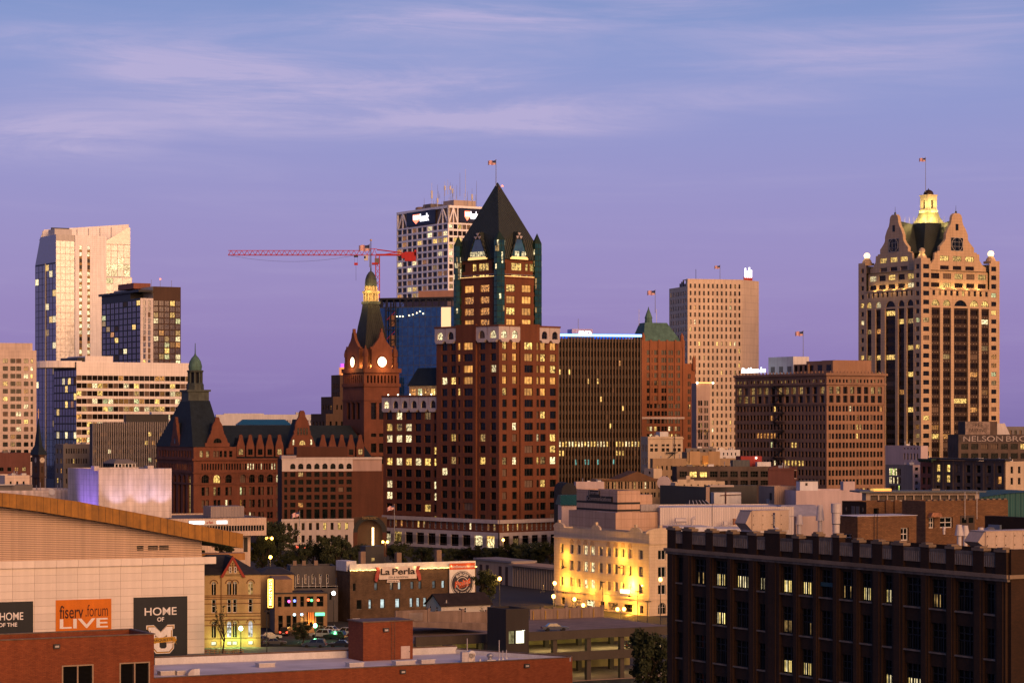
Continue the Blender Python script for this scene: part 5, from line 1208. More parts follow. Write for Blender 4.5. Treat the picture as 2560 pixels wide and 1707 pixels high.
s_ = thing('roof_sign', 'glowing white script sign on the roof edge of the brown hotel', 'sign', b.O+b.V*b.ly(1885)+Vector((0,0,zt)), math.pi/2+b.a+math.pi)
link('lettering', fit_text('Residence Inn', 17, 2.2, glow('sign_coldwhite', (.8,.95,1), 2.6), .25, .03, .25), s_, T(0, -.3, 2.0))
for q in (-6, -2, 2, 6):
    t = MB(); t.tube((q,0,0),(q,0,1.4), .1, DKSTEEL, 4); t.obj('post', s_)

# ================================================================== hundred-metre tower with flemish gables
EG = mat('beige_granite', (.66, .47, .29), .75, brick=(2.4,1.4,.05,(.46,.32,.19),(.70,.50,.31),0), var=.1)
SPN = mat('bronze_spandrel_panel', (.07,.04,.025), .6, var=.1); DOT = mat('cream_rosette', (.6,.5,.38), .7, var=0)
b = Bld('gabled_tower', 'beige tower with curved gables, dark green roof, glowing globes and gold lantern', 'skyscraper', 2302.6, 1200, 2146, 2499, ang=30)
W, L = b.W, b.L; z = b.z; rect = (0, 0, W, L); pit = 22.3*1200/F_; S = lambda zx: 2120+zx/2.01; Sy = lambda zy: 380+zy/2.01
ztop = z(Sy(545)); za0 = z(Sy(736))
colsF = {'c': [(378,408),(720,745)], 'b': [(420,460),(477,515),(532,600),(613,655),(670,707)]}
colsL = {'c': [(65,80),(340,358)], 'b': [(95,118),(140,165),(188,238),(253,283),(297,328)]}
for fc, cd in (('F', colsF), ('L', colsL)):
    X = b.fm(rect, fc); U = b.fw(rect, fc)
    cc = b.cols_px(rect, fc, [(S(a), S(c)) for a, c in cd['c']]); bb = b.cols_px(rect, fc, [(S(a), S(c)) for a, c in cd['b']])
    xe = (0, bb[0][0]-.45, bb[-1][1]+.45, U) 
    # corner piers with punched windows
    b.facade(rect, fc, 0, ztop, EG, cc[:1], floors(27, z(Sy(562)), pit, pit*.52), .4, 'cross', .14, 'window', G_DARK, u1=xe[1], blind=.05)
    b.facade(rect, fc, 0, ztop, EG, cc[1:], floors(27, z(Sy(562)), pit, pit*.52), .4, 'cross', .14, 'window', G_DARK, u0=xe[2], blind=.05)
    # glazed bays below the arches
    rows_ = floors(21, z(Sy(788)), pit, pit*.58)
    b.facade(rect, fc, 0, z(Sy(778)), SPN, bb, rows_, .25, 'four', .13 if fc == 'F' else .17, 'window', G_BROWN, off=-.5, u0=xe[1], u1=xe[2], blind=.06)
    b.facade(rect, fc, z(Sy(778)), z(Sy(722)), EG, bb, [(z(Sy(771)), z(Sy(771))+ .1)] and [(z(Sy(769)), z(Sy(738)))], .5, 'four', lambda r, c: b.rng.choice([LITS[0], LITS[1], LITS[0], False]), 'arched_window', G_DARK, arch=True, u0=xe[1], u1=xe[2])
    b.wall.box(xe[1], xe[2], 0, .6, z(Sy(779)), z(Sy(778)), EG, X)
    for k in range(len(bb)-1):
        t = MB(); t.box(bb[k][1]+.15, bb[k+1][0]-.15, -.25, .5, 0, z(Sy(775)), EG, X); b.part('pier', t)
    t = MB(); t.box(xe[1]-.05, bb[0][0]-.1, -.1, .5, 0, z(Sy(775)), EG, X); b.part('pier', t)
    t = MB(); t.box(bb[-1][1]+.1, xe[2]+.05, -.1, .5, 0, z(Sy(775)), EG, X); b.part('pier', t)
    if fc == 'F':
        t = MB()
        for (ra, rb) in rows_:
            for (ca, cb) in bb:
                n = 3 if cb-ca < 9 else 5
                for q in range(n): x = ca+(cb-ca)*(q+.5)/n; t.box(x-.16, x+.16, .42, .5, ra-1.1, ra-.78, DOT, X)
        tag(b.part('rosette', t), kind='stuff')
    # small window row then the upper stage
    b.facade(rect, fc, z(Sy(722)), z(Sy(683)), EG, reg(10, xe[1], xe[2], .44), [(z(Sy(717)), z(Sy(691)))], .4, 'cross', .2, 'window', G_DARK, u0=xe[1], u1=xe[2])
    t = MB(); t.box(xe[1]-.3, xe[2]+.3, -.4, .1, z(Sy(686)), z(Sy(681)), EG, X); b.part('string_course', t)
    ub = reg(5, xe[1], xe[2], .70); w_ = xe[2]-xe[1]
    b.facade(rect, fc, z(Sy(683)), z(Sy(590)), EG, ub, [(z(Sy(675)), z(Sy(652))), (z(Sy(632)), z(Sy(604)))], .4, 'four', lambda r, c: (r == 1 and c in (2, 4) and LITS[0]) or b.rng.random() < .1, 'window', G_BROWN, off=-1.2, u0=xe[1], u1=xe[2])
    b.wall.box(xe[1], xe[2], -.0, 1.3, z(Sy(683))-.2, z(Sy(683)), EG, X)
    g0, g1 = xe[1]+w_*.16, xe[2]-w_*.16
    b.facade(rect, fc, z(Sy(590)), z(Sy(496)), EG, reg(3, g0+.6, g1-.6, .68), [(z(Sy(584)), z(Sy(564))), (z(Sy(540)), z(Sy(514)))], .4, 'four', lambda r, c: (r == 1 and LITS[0]) or False, 'window', G_BROWN, off=-2.4, u0=g0, u1=g1)
    # stepped shoulders
    for s_, (ua, ub_) in ((0, (xe[1], g0)), (1, (g1, xe[2]))):
        t = MB(); h0, h1 = z(Sy(592)), z(Sy(500)); d_ = ub_-ua
        poly = [(ua,h0),(ub_,h0),(ub_,h1),(ub_-d_*.25,h1),(ub_-d_*.3,h1-(h1-h0)*.35),(ub_-d_*.6,h1-(h1-h0)*.6),(ua,h1-(h1-h0)*.72)] if s_ == 0 else [(ua,h0),(ub_,h0),(ub_,h1-(h1-h0)*.72),(ua+d_*.6,h1-(h1-h0)*.6),(ua+d_*.3,h1-(h1-h0)*.35),(ua+d_*.25,h1),(ua,h1)]
        t.slab(poly, 2.4, 3.6, EG, X); b.part('shoulder', t)
    # curved gable
    uc = (g0+g1)/2; w2 = (g1-g0)/2; z0_, zt_ = z(Sy(497)), z(Sy(293)); h = zt_-z0_
    prof = [(1,0),(1,.02),(.86,.03),(.86,.14),(.78,.18),(.62,.28),(.56,.34),(.55,.46),(.50,.52),(.44,.60),(.32,.70),(.27,.80),(.26,.87),(.22,.94),(.12,.985)]
    t = MB(); t.slab([(uc+x*w2, z0_+q*h) for x, q in prof] + [(uc-x*w2, z0_+q*h) for x, q in prof[::-1]], 2.5, 4.2, EG, X); t.lathe([(.01,zt_-.6),(.55,zt_),(.5,zt_+.6),(.12,zt_+1.0),(.05,zt_+3.6)], 8, CU_D, X=X @ T(uc, 3.3, 0)); b.part('gable', t)
    link('window', win_mesh(w2*.62, h*.33, 'grid', G_DARK, False), b.root, X @ T(uc-w2*.31, 2.38, z0_+h*.05)); link('window', win_mesh(w2*.14, h*.16, 'plain', G_DARK), b.root, X @ T(uc-w2*.07, 2.38, z0_+h*.56))
    t = MB(); rr_ = w2*.26
    t.lathe([(rr_, 0), (rr_+.22, 0), (rr_+.22, .15), (rr_, .15)], 18, FR_PALE, X=X @ T(uc, 2.36, z0_+h*.21) @ Matrix.Rotation(R(90), 4, 'X'), cap=False); b.part('round_tracery', t)
    t = MB(); t.face([(uc-w2*.9,4.2,z0_),(uc,4.2,zt_-3),(uc,b.fw(rect,'L' if fc=='F' else 'F')*.5,zt_-6),(uc-w2*.9,9,z0_)], PYR, X); t.face([(uc+w2*.9,4.2,z0_),(uc,4.2,zt_-3),(uc,b.fw(rect,'L' if fc=='F' else 'F')*.5,zt_-6),(uc+w2*.9,9,z0_)], PYR, X); b.part('gable_roof', t)
    # uplights on the stage piers
    for k in range(1, 5):
        u = xe[1]+w_*k/5; lp = X @ Vector((u, -.9, z(Sy(681))+.5)); lamp('pier_uplight', 'POINT', lp, (1,.62,.2), 420, b.root, .15)
b.facade(rect, 'R', 0, ztop, EG); b.facade(rect, 'B', 0, ztop, EG); b.wall.face([(0,0,z(Sy(590))),(W,0,z(Sy(590))),(W,L,z(Sy(590))),(0,L,z(Sy(590)))], ROOF_D)
# corner caps and globes
GLB = glow('globe_light', (1, .76, .36), 2.2); CAPS = []
for (x, y) in ((0,0),(W,0),(0,L),(W,L)):
    sx_, sy_ = (1 if x == 0 else -1), (1 if y == 0 else -1)
    t = MB(); t.box(x, x+sx_*5.5, y, y+sy_*5.5, ztop, ztop+1.2, EG); t.lathe([(2.6, ztop+1.2), (2.0, ztop+2.6), (1.2, ztop+3.6)], 12, EG, x+sx_*3, y+sy_*3); b.part('corner_cap', t)
    t = MB(); t.lathe([(1.55*math.sin(math.pi*k/10)+.01, -1.55*math.cos(math.pi*k/10)) for k in range(11)], 14, GLB if (x, y) != (0, 0) else mat('globe_stone', (.6,.45,.3), .5)); o = t.obj('globe', b.root, True); o.location = (x+sx_*3, y+sy_*3, ztop+4.8)
    if (x, y) == (0, 0):
        for q in ((-.6, 1.6), (1.6, -.6)): lamp('globe_light', 'POINT', (x+1.2+q[0], y+1.2+q[1], ztop+3.4), (1,.75,.3), 90, b.root, .15)
    else: lamp('globe_light', 'POINT', (x+sx_*.5, y+sy_*.5, ztop+6), (1,.7,.25), 600, b.root, .3)
# roof: four slopes, flare, lantern, dome
mx, my = W/2, L/2
t = MB(); t.frustum((4.5,4.5,W-4.5,L-4.5), z(Sy(590)), (W*.30,L*.30,W*.70,L*.70), z(Sy(338)), PYR, top=True); b.part('roof', t)
t = MB(); zz0 = z(Sy(430)); 
t.frustum((mx-6.6,my-6.6,mx+6.6,my+6.6), z(Sy(520)), (mx-5.8,my-5.8,mx+5.8,my+5.8), z(Sy(338)), PYR, bot=False)
prf = [(5.8, z(Sy(338))), (4.7, z(Sy(318))), (3.8, z(Sy(298))), (3.3, z(Sy(276)))]
for (r0, a_z), (r1, b_z) in zip(prf, prf[1:]): t.frustum((mx-r0,my-r0,mx+r0,my+r0), a_z, (mx-r1,my-r1,mx+r1,my+r1), b_z, mat('roof_flare_copper', (.20,.20,.13), .5, var=.15), bot=False, top=True)
b.part('roof_flare', t)
CRM = mat('lantern_cream', (.66,.55,.36), .7)
t = MB(); t.lathe([(4.5, z(Sy(278))), (4.8, z(Sy(268))), (4.3, z(Sy(262)))], 8, CRM, mx, my, rot=R(22.5)); b.part('balcony', t)
lr = (mx-2.9, my-2.9, mx+2.9, my+2.9)
for fc in 'FLRB': b.facade(lr, fc, z(Sy(264)), z(Sy(186)), CRM, [(2.2,3.6)], [(z(Sy(258)), z(Sy(212)))], .9, 'plain', 0, 'opening', G_DARK)
b.wall.box(mx-3.2, mx+3.2, my-3.2, my+3.2, z(Sy(190)), z(Sy(185)), CRM)
t = MB(); t.lathe([(2.5, z(Sy(186))), (2.4, z(Sy(176))), (1.9, z(Sy(166))), (1.0, z(Sy(160))), (.2, z(Sy(157))), (.15, z(Sy(150)))], 16, mat('dome_bronze', (.07,.045,.03), .5, metal=.3), mx, my); b.part('dome', t, True)
for dx, dy in ((-1,-.2),(-.2,-1),(1,-.6),(-.6,1)): lamp('lantern_uplight', 'POINT', (mx+dx*6.6, my+dy*6.6, z(Sy(300))), (1,.7,.22), 4200, b.root, .4)
for dx, dy in ((-1,-.15),(-.15,-1),(1,-.7)): lamp('lantern_light', 'POINT', (mx+dx*5.8, my+dy*5.8, z(Sy(235))), (1,.72,.26), 900, b.root, .3)
for k in range(12):
    t = MB() if k == 0 else t
    if k == 0: t.tube((0,0,0),(0,0,3.4), .14, WHITE, 5, r2=.05); me = t.mesh('roof_finial')
    if k < 6: link('roof_finial', me, b.root, T(W*.32+ (W*.36)*k/5 if k < 6 else 0, L*.30, z(Sy(338))) )
    else: link('roof_finial', me, b.root, T(W*.30, L*.34+(L*.36)*(k-6)/5, z(Sy(338))))
for k in range(3):
    lamp('corner_base_light', 'POINT', (-.9, 4.4-2*k+2, z(1128)), (1,.64,.2), 420, b.root, .2); lamp('corner_base_light', 'POINT', (.6+2.2*k, -.9, z(1156)), (1,.64,.2), 380, b.root, .2)
b.done()

# ================================================================== painted-sign brick warehouse at right
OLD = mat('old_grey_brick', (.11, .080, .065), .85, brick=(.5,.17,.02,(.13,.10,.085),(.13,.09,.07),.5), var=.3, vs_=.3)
FADE = mat('faded_sign_paint', (.46,.40,.37), .9, var=.4, vs_=.9, fine=.3); FADED = mat('faded_dark_paint', (.09,.07,.065), .9, var=.4, vs_=.9)
b = Bld('warehouse', 'old brick warehouse with faded painted lettering near the gabled tower', 'building', 2396, 880, 2380, 2600, ang=14); W, L = b.W, 9; z = b.z
b.block((0,0,W,L), 0, z(1086), OLD, F=dict(cols=reg(8, .5, W-.5, .72), rows=floors(3, z(1109), 3.3, 2.0), lit=lambda r, c: c == 6 and r == 2 and LITS[0], style='factory', depth=.3))
t = MB(); t.box(0, W, -.06, 0, z(1106), z(1087), FADED); b.part('sign_ground', t)
for s_, pa, pb in (('NELSON', 2408, 2507), ('BROS', 2515, 2582)): link('painted_word', fit_text(s_, b.fx(pb)-b.fx(pa), 1.9, FADE, .06), b.root, T((b.fx(pa)+b.fx(pb))/2, -.1, z(1096.5)))
pr_ = (b.fx(2413, 2), 2, b.fx(2493, 2), 8); b.block(pr_, z(1088), z(1053), OLD)
t = MB(); t.box(b.fx(2413,2), b.fx(2475,2), 1.9, 2, z(1087), z(1054), mat('faded_cream_paint', (.30,.23,.19), .9, var=.45, vs_=.9, fine=.3)); b.part('sign_ground', t)
for s_, yy, w_ in (('FREE', 1062, 28), ('PARKING', 1075, 48)):
    xm = (b.fx(2413,2)+b.fx(2475,2))/2; link('painted_word', fit_text(s_, w_*880/F_*.98, 1.35, FADED, .06), b.root, T(xm, 1.86, z(yy)))
t = MB(); t.frustum((b.fx(2494), 3, b.fx(2534), 9), z(1086), (b.fx(2497), 4, b.fx(2524), 8), z(1058), mat('pale_roof_metal', (.6,.55,.52), .6)); b.part('roof_unit', t)
b.done()
b = Bld('far_building', 'dim distant rooftops with iron rail at the right edge', 'building', 2490, 1150, 2480, 2600, ang=10); b.block((0,0,b.W,18), 0, b.z(1066), GREY, F=dict(cols=reg(8,1,b.W-1,.5), rows=floors(2, b.z(1075), 4, 2), lit=0)); b.done()

# ================================================================== things: trees, lamps, cars
LEAF = mat('leaf_dark_green', (.034, .046, .018), .8, var=.5, vs_=.5, fine=.4, streak=0); LEAF2 = mat('leaf_mid_green', (.055, .066, .025), .8, var=.4, vs_=.6, fine=.3, streak=0)
BARK = mat('tree_bark', (.05, .035, .025), .9, var=.3, vs_=1)
TREES = {}
def tree_mesh(seed, n=5200, sparse=False):
    if (seed, sparse) in TREES: return TREES[(seed, sparse)]
    r = random.Random(seed); tr = MB(); tr.tube((0,0,0), (.1,0,.30), .032, BARK, 7, r2=.024); tips = []
    for k in range(9):
        a = r.random()*6.28; z0 = r.uniform(.22, .42); p0 = Vector((.06, 0, z0)); p1 = Vector((math.cos(a)*r.uniform(.15,.33), math.sin(a)*r.uniform(.15,.33), r.uniform(.5,.88)))
        tr.tube(p0, p1, .014, BARK, 5, r2=.005)
        for q in range(3):
            p2 = p1+Vector((r.uniform(-.14,.14), r.uniform(-.14,.14), r.uniform(-.04,.14))); tr.tube(p0.lerp(p1, r.uniform(.5,.95)), p2, .006, BARK, 4, r2=.002); tips.append(p2)
    tr.tube((.1,0,.3), (.03,.02,.85), .022, BARK, 6, r2=.004)
    cr_ = MB(); cl_ = []
    for k in range(30):
        a = r.random()*6.28; rad = .36*math.sqrt(r.random()); zz = r.uniform(.30, .96); lim = math.sqrt(max(.05, 1-((zz-.6)/.42)**2)); cl_.append((Vector((rad*lim*math.cos(a), rad*lim*math.sin(a), zz)), r.uniform(.07,.15)))
    cl_ += [(t_, .07) for t_ in tips]
    if sparse: cl_ = [(t_, .05) for t_ in tips]; n = 260
    for k in range(n):
        c, s_ = r.choice(cl_); d = Vector((r.gauss(0,1), r.gauss(0,1), r.gauss(0,.8))).normalized()*s_*r.random()**.4; p_ = c+d
        u = Vector((r.uniform(-1,1), r.uniform(-1,1), r.uniform(-1,1))).normalized(); v = u.orthogonal().normalized(); L_ = r.uniform(.016,.034)
        cr_.face([p_-u*L_, p_+v*L_*.6, p_+u*L_, p_-v*L_*.6], LEAF if r.random() < .7 else LEAF2)
    TREES[(seed, sparse)] = (tr.mesh('trunk'), cr_.mesh('crown')); return TREES[(seed, sparse)]
def tree(px, ytop, ybase, Y, label, wide=1.0, seed=0, group=None, sparse=False, z0=None, name='tree'):
    base = P(px, ybase, Y)
    h = (ybase-ytop)*Y/F_
    o = thing(name, label, 'tree', base, rng.random()*6.28, group); a, c = tree_mesh(seed, sparse=sparse)
    q = link('trunk', a, o); q.scale = (h*wide, h*wide, h); q = link('crown', c, o); q.scale = (h*wide, h*wide, h); return o
SOD = glow('sodium_globe', (1, .50, .10), 9)
def street_lamp(px, py, Y, label, col=(1, .50, .12), e=900, zbase=0, twin=False, gm=None, arm=0, group=None):
    p_ = P(px, py, Y); o = thing('street_lamp', label, 'street lamp', (p_.x, p_.y, zbase), 0, group); h = p_.z-zbase
    t = MB(); t.lathe([(.22,0),(.22,.7),(.1,.8),(.08,h-.4)], 8, DKSTEEL)
    if twin: t.tube((-.9,0,h-.35),(.9,0,h-.35), .05, DKSTEEL, 5)
    if arm: t.tube((0,0,h-.3),(arm,0,h+.1), .05, DKSTEEL, 5)
    t.obj('pole', o)
    for dx in ((-.75,.75) if twin else (arm,)):
        t = MB(); t.lathe([(.40*math.sin(math.pi*k/8)+.01, -.46*math.cos(math.pi*k/8)) for k in range(9)], 12, gm or SOD); q = t.obj('lamp_globe', o, True); q.location = (dx, 0, h)
    if e: lamp('lamp_light', 'POINT', (0, -.9, h), col, e, o, .35)
    return o
TYRE = mat('tyre_rubber', (.015,.015,.016), .8, var=0); CHROME = mat('wheel_alloy', (.4,.4,.42), .35, metal=.7, var=0)
HEADL = mat('headlight_lens', (.55,.57,.6), .2, var=0); TAILL = mat('tail_lens', (.25,.01,.01), .3, var=0); TAILON = glow('tail_light_on', (1,.06,.03), 5); PLATE = mat('number_plate', (.6,.6,.58), .6, var=0)
CARG = glass('car_glass', (.01,.012,.015), 1.6, .05, .1)
CARS = {}
def car(pos, rz, label, colr, kind='sedan', tail=False, group='cars parked on the lot by the brick bars'):
    mt = mat('car_paint_%02x%02x%02x' % tuple(int(c*255) for c in colr), colr, .3, spec=.6, var=.04)
    o = thing('parked_car', label, 'car', pos, rz, group); suv = kind == 'suv'
    Lh, wd = (2.35, .93) if suv else (2.3, .88); hb = 1.0 if suv else .86; hr = 1.75 if suv else 1.42
    t = MB()
    prof = [(-Lh,.35),(Lh,.35),(Lh+.04,.62),(Lh-.08,hb-.12),(Lh-1.15,hb+.03),(-Lh+ (.3 if suv else .9),hb+.05),(-Lh+.02,hb-.02),(-Lh-.03,.6)]
    t.slab(prof, -wd, wd, mt)
    x0, x1 = (-Lh+.12, 1.15) if suv else (-Lh+.75, 1.05); r0, r1 = (-Lh+.45, .35) if suv else (-.95, .25)
    lo = [(x0,-wd+.04),(x1,-wd+.04),(x1,wd-.04),(x0,wd-.04)]; hi = [(r0,-wd+.2),(r1,-wd+.2),(r1,wd-.2),(r0,wd-.2)]
    t.face([(*q, hr) for q in hi], mt)
    for k in range(4):
        j = (k+1) % 4; t.face([(*lo[k],hb+.02),(*lo[j],hb+.02),(*hi[j],hr),(*hi[k],hr)], mt)
    t.obj('body', o)
    for k in range(4):
        j = (k+1) % 4; A = [Vector((*lo[k],hb+.02)), Vector((*lo[j],hb+.02)), Vector((*hi[j],hr)), Vector((*hi[k],hr))]; c = sum(A, Vector())/4; n_ = (A[1]-A[0]).cross(A[3]-A[0]).normalized()
        g_ = MB(); ins = [c+(p_-c)*.86+n_*.012 for p_ in A]
        if k in (0, 2):
            md0, md1 = (ins[0]+ins[1])/2, (ins[2]+ins[3])/2; e_ = (ins[1]-ins[0])*.02
            g_.face([ins[0], md0-e_, md1-e_, ins[3]], CARG); g_.obj('side_window', o); g_ = MB(); g_.face([md0+e_, ins[1], ins[2], md1+e_], CARG); g_.obj('side_window', o)
        else: g_.face(ins, CARG); g_.obj('windscreen' if k == 1 else 'rear_window', o)
    if 'wheel' not in CARS:
        q = MB(); q.lathe([(.20,-.1),(.32,-.1),(.34,-.05),(.34,.05),(.32,.1),(.20,.1)], 16, TYRE, X=Matrix.Rotation(R(90), 4, 'X')); CARS['wheel'] = q.mesh('wheel'); q = MB(); q.lathe([(.01,-.09),(.21,-.09),(.21,.09),(.01,.09)], 12, CHROME, X=Matrix.Rotation(R(90), 4, 'X')); CARS['rim'] = q.mesh('rim')
    for x in (-1.38, 1.38):
        for y in (-wd+.06, wd-.06): wq = link('wheel', CARS['wheel'], o, T(x, y, .34)); link('rim', CARS['rim'], wq)
    for y in (-wd+.22, wd-.22):
        q = MB(); q.box(Lh-.06, Lh+.05, y-.18, y+.18, hb-.3, hb-.14, HEADL); q.obj('headlight', o)
        q = MB(); q.box(-Lh-.06, -Lh+.05, y-.16, y+.16, hb-.32, hb-.08, TAILON if tail else TAILL); q.obj('tail_light', o)
    q = MB(); q.box(-Lh-.07, -Lh, -.25, .25, .5, .64, PLATE); q.obj('number_plate', o)
    return o

# ================================================================== mid-ground right: low town blocks, far to near
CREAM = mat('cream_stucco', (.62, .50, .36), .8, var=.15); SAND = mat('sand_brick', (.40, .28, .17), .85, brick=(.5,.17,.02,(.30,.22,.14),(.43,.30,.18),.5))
b = lowb('corner_building', 'cream two storey corner building with arched doorway below the copper roofed tower', 1620, 980, 1602, 1707, 1091, CREAM, F=lambda b: dict(cols=[c for k in range(3) for c in pairs(1, b.W*(.04+.33*k), b.W*(.30+.33*k), .34, .16)], rows=[(b.z(1128.5), b.z(1120)), (b.z(1115.5), b.z(1110))], lit=0, style='sashd'), L=lambda b: dict(cols=pairs(2, .5, b.L-.5, .22, .1), rows=floors(4, b.z(1112), 5, 2.6), lit=0), ang=20)
t = MB(); t.box(-.3, b.W+.3, -.4, .1, b.z(1097), b.z(1094), CREAM); b.part('cornice', t); t = MB(); t.box(b.fx(1655), b.fx(1676), 2, 6, b.z(1095), b.z(1079), WHITE); b.part('roof_unit', t)
t = MB(); t.tube((b.fx(1684), -1, b.z(1150)), (b.fx(1684), -1, b.z(1088)), .15, DKSTEEL, 5); t.box(b.fx(1664), b.fx(1690), -1.8, -.4, b.z(1132), b.z(1130), IRON); t.tube((b.fx(1670), -1, b.z(1144)), (b.fx(1684), -1, b.z(1131)), .2, IRON, 4); b.part('fire_stair', t); b.done()
b = lowb('deco_block', 'long brown low block with ribbed art deco centre and orange lit panel', 1632, 940, 1625, 1850, 1146, SAND, F=lambda b: dict(cols=reg(18, 1, b.W-1, .35), rows=floors(2, b.z(1164), 3.7, 1.6), lit=.12, style='plain'), ang=14)
t = MB(); t.box(b.fx(1717), b.fx(1798), -.3, 6, b.z(1152), b.z(1130), SAND); q = b.part('centre_block', t)
for k in range(20):
    u = b.fx(1724)+(b.fx(1747)-b.fx(1724))*k/9 if k < 10 else b.fx(1771)+(b.fx(1797)-b.fx(1771))*(k-10)/9; t = MB(); t.box(u-.2, u+.2, -.7, -.3, b.z(1163), b.z(1128), mat('pale_rib_stone', (.5,.33,.18), .8)); t.obj('rib', q)
t = MB(); t.box(b.fx(1755), b.fx(1770), -.6, -.3, b.z(1160), b.z(1139), mat('orange_panel', (.55,.28,.08), .7)); t.obj('panel', q)
for px in (1722, 1762, 1766, 1840): lamp('facade_uplight', 'POINT', (b.fx(px), -1.0, b.z(1162)), (1,.6,.2), 25, b.root, .2)
b.done()
lowb('low_building', 'grey rooftop block right of the ribbed art deco centre', 1716, 985, 1712, 1790, 1120, GREY, F=lambda b: dict(cols=reg(4, 1, b.W-1, .4), rows=[(b.z(1130), b.z(1124))], lit=0), ang=14).done()
lowb('low_building', 'pale low annex at the foot of the tan tower', 1788, 990, 1785, 1850, 1124, WHITE, F=lambda b: dict(cols=reg(5, 1, b.W-1, .3), rows=[(b.z(1138), b.z(1131))], lit=.1), ang=14).done()
b = lowb('old_block', 'old brown loft block with wide pier framed windows and rooftop sheds', 1692, 880, 1680, 1927, 1166, OLD, F=lambda b: dict(cols=reg(9, .5, b.W-.5, .74), rows=[(b.z(1213), b.z(1201)), (b.z(1193), b.z(1178))], lit=lambda r, c: (r == 1 and c in (1, 2)) and LITS[0], style='three2', gm=G_DARK, depth=.5), ang=8)
t = MB(); t.box(b.fx(1835), b.fx(1878), 2, 6, b.z(1168), b.z(1150), mat('condenser_grey', (.14,.15,.15), .6, wave=(0,.5,.1))); b.part('roof_unit', t)
t = MB(); t.box(b.fx(1862), b.fx(1915), 6, 14, b.z(1168), b.z(1141), mat('red_shed_paint', (.34,.045,.04), .7)); q = b.part('roof_shed', t)
t = MB(); t.lathe([(.01,-.4),(.35,0),(.01,.4)], 8, glow('shed_lamp', (1,.85,.6), 8)); o = t.obj('lamp', q); o.location = (b.fx(1900), 5.7, b.z(1145))
t = MB(); t.box(b.fx(1895), b.fx(1929), 1, 4, b.z(1168), b.z(1155), WHITE); b.part('roof_unit', t); b.done()
b = lowb('red_shop', 'small red brick shop front with long white barred window strip', 1930, 865, 1920, 1993, 1165, MAR, F=lambda b: dict(cols=reg(6, .4, b.W-.4, .93), rows=[(b.z(1194), b.z(1176))], lit=0, style='plain', gm=G_DARK, blind=0), ang=-8)
t = MB(); t.box(.2, b.W-.2, -.15, 0, b.z(1196), b.z(1194.5), FR_WHITE); b.part('sill', t); t = MB(); t.box(.2, b.W-.2, -.15, 0, b.z(1175.5), b.z(1174.5), FR_WHITE); b.part('lintel', t); b.done()
b = Bld('stepped_wall_building', 'sunlit cream building with stepped parapet', 'building', 1688, 840, 1680, 1812, ang=14); W = b.W; z = b.z
b.block((0,0,W,12), 0, z(1206), CREAM, F=dict(cols=reg(6, 2, W-1, .22), rows=[(z(1214), z(1210.5))], lit=0))
for k, (a, c, yt) in enumerate(((1694, 1735, 1198), (1716, 1726, 1189), (1735, 1790, 1201), (1790, 1812, 1203))):
    t = MB(); t.box(b.fx(a), b.fx(c), 0, .5, z(1206), z(yt), CREAM); b.part('parapet_step', t)
b.done()
b = Bld('classical_building', 'sand stone classical building with shallow dark pediment', 'building', 1506, 850, 1500, 1662, ang=12); W = b.W; z = b.z
b.block((0,0,W,16), 0, z(1198), SAND, F=dict(cols=pairs(9, .5, W-.5, .26, .12), rows=[(z(1243), z(1231)), (z(1222), z(1204))], lit=.06, style='sashd', depth=.4), roof=ROOF_D)
PEDM = mat('brown_pediment', (.16,.085,.045), .85)
t = MB(); xa, xb_ = b.fx(1543), b.fx(1640); t.slab([(xa, z(1198)), (xb_, z(1198)), ((xa+xb_)/2, z(1178))], -.6, 12, PEDM); b.part('pediment', t); t = MB(); t.box(-.4, W+.4, -.7, 0, z(1202), z(1197), PEDM); b.part('cornice', t)
for k in range(5): lamp('arcade_light', 'POINT', (W*(.1+.2*k), -1.2, z(1236)), (1,.6,.2), 20, b.root, .2)
b.done()
b = Bld('white_roof_box', 'plain cream rooftop box behind the classical pediment', 'roof structure', 1634, 870, 1610, 1655, ang=30); b.block((0,0,b.W,b.L), b.z(1260), b.z(1171), CREAM); t = MB(); t.box(-.05, 0, 2, 2.8, b.z(1185), b.z(1178), G_DARK); b.part('vent', t); b.done(); 
b = Bld('satellite_dish', 'big pale drum shaped satellite dish on a roof edge', 'dish', 1662, 800, 1655, 1670, ang=30); t = MB(); t.lathe([(0.01,0),(2.0,.0),(2.1,1.2),(2.1,1.5),(0.01,1.5)], 20, mat('dish_pink', (.6,.5,.47), .5), X=T(0,0,b.z(1206)) @ RZ(R(-50)) @ Matrix.Rotation(R(90),4,'X')); b.part('dish', t); t = MB(); t.tube((0,0,0),(0,.5,b.z(1208)), .3, DKSTEEL, 6); b.part('mast', t)
# dark metal clad shed, tanks, corrugated boxes
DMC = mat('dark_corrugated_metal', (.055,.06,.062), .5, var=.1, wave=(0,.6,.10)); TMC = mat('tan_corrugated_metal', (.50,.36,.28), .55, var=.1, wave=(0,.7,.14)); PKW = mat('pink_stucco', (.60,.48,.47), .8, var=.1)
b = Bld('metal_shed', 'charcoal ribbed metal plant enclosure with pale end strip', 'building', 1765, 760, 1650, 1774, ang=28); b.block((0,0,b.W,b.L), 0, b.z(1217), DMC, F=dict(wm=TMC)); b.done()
b = Bld('plant_yard', 'dark steel roof plant yard with white tanks and red pipes', 'roof plant', 1776, 780, 1770, 1905, ang=10); W = b.W; z = b.z
t = MB(); t.box(0, W, 6, 8, 0, z(1214), DKSTEEL); t.box(0, W, 0, 6, 0, z(1268), DKSTEEL); b.part('steel_screen', t)
for a, c in ((1787,1814),(1818,1855)): t = MB(); t.box(b.fx(a), b.fx(c), 1, 5, z(1266), z(1231), WHITE); b.part('tank', t)
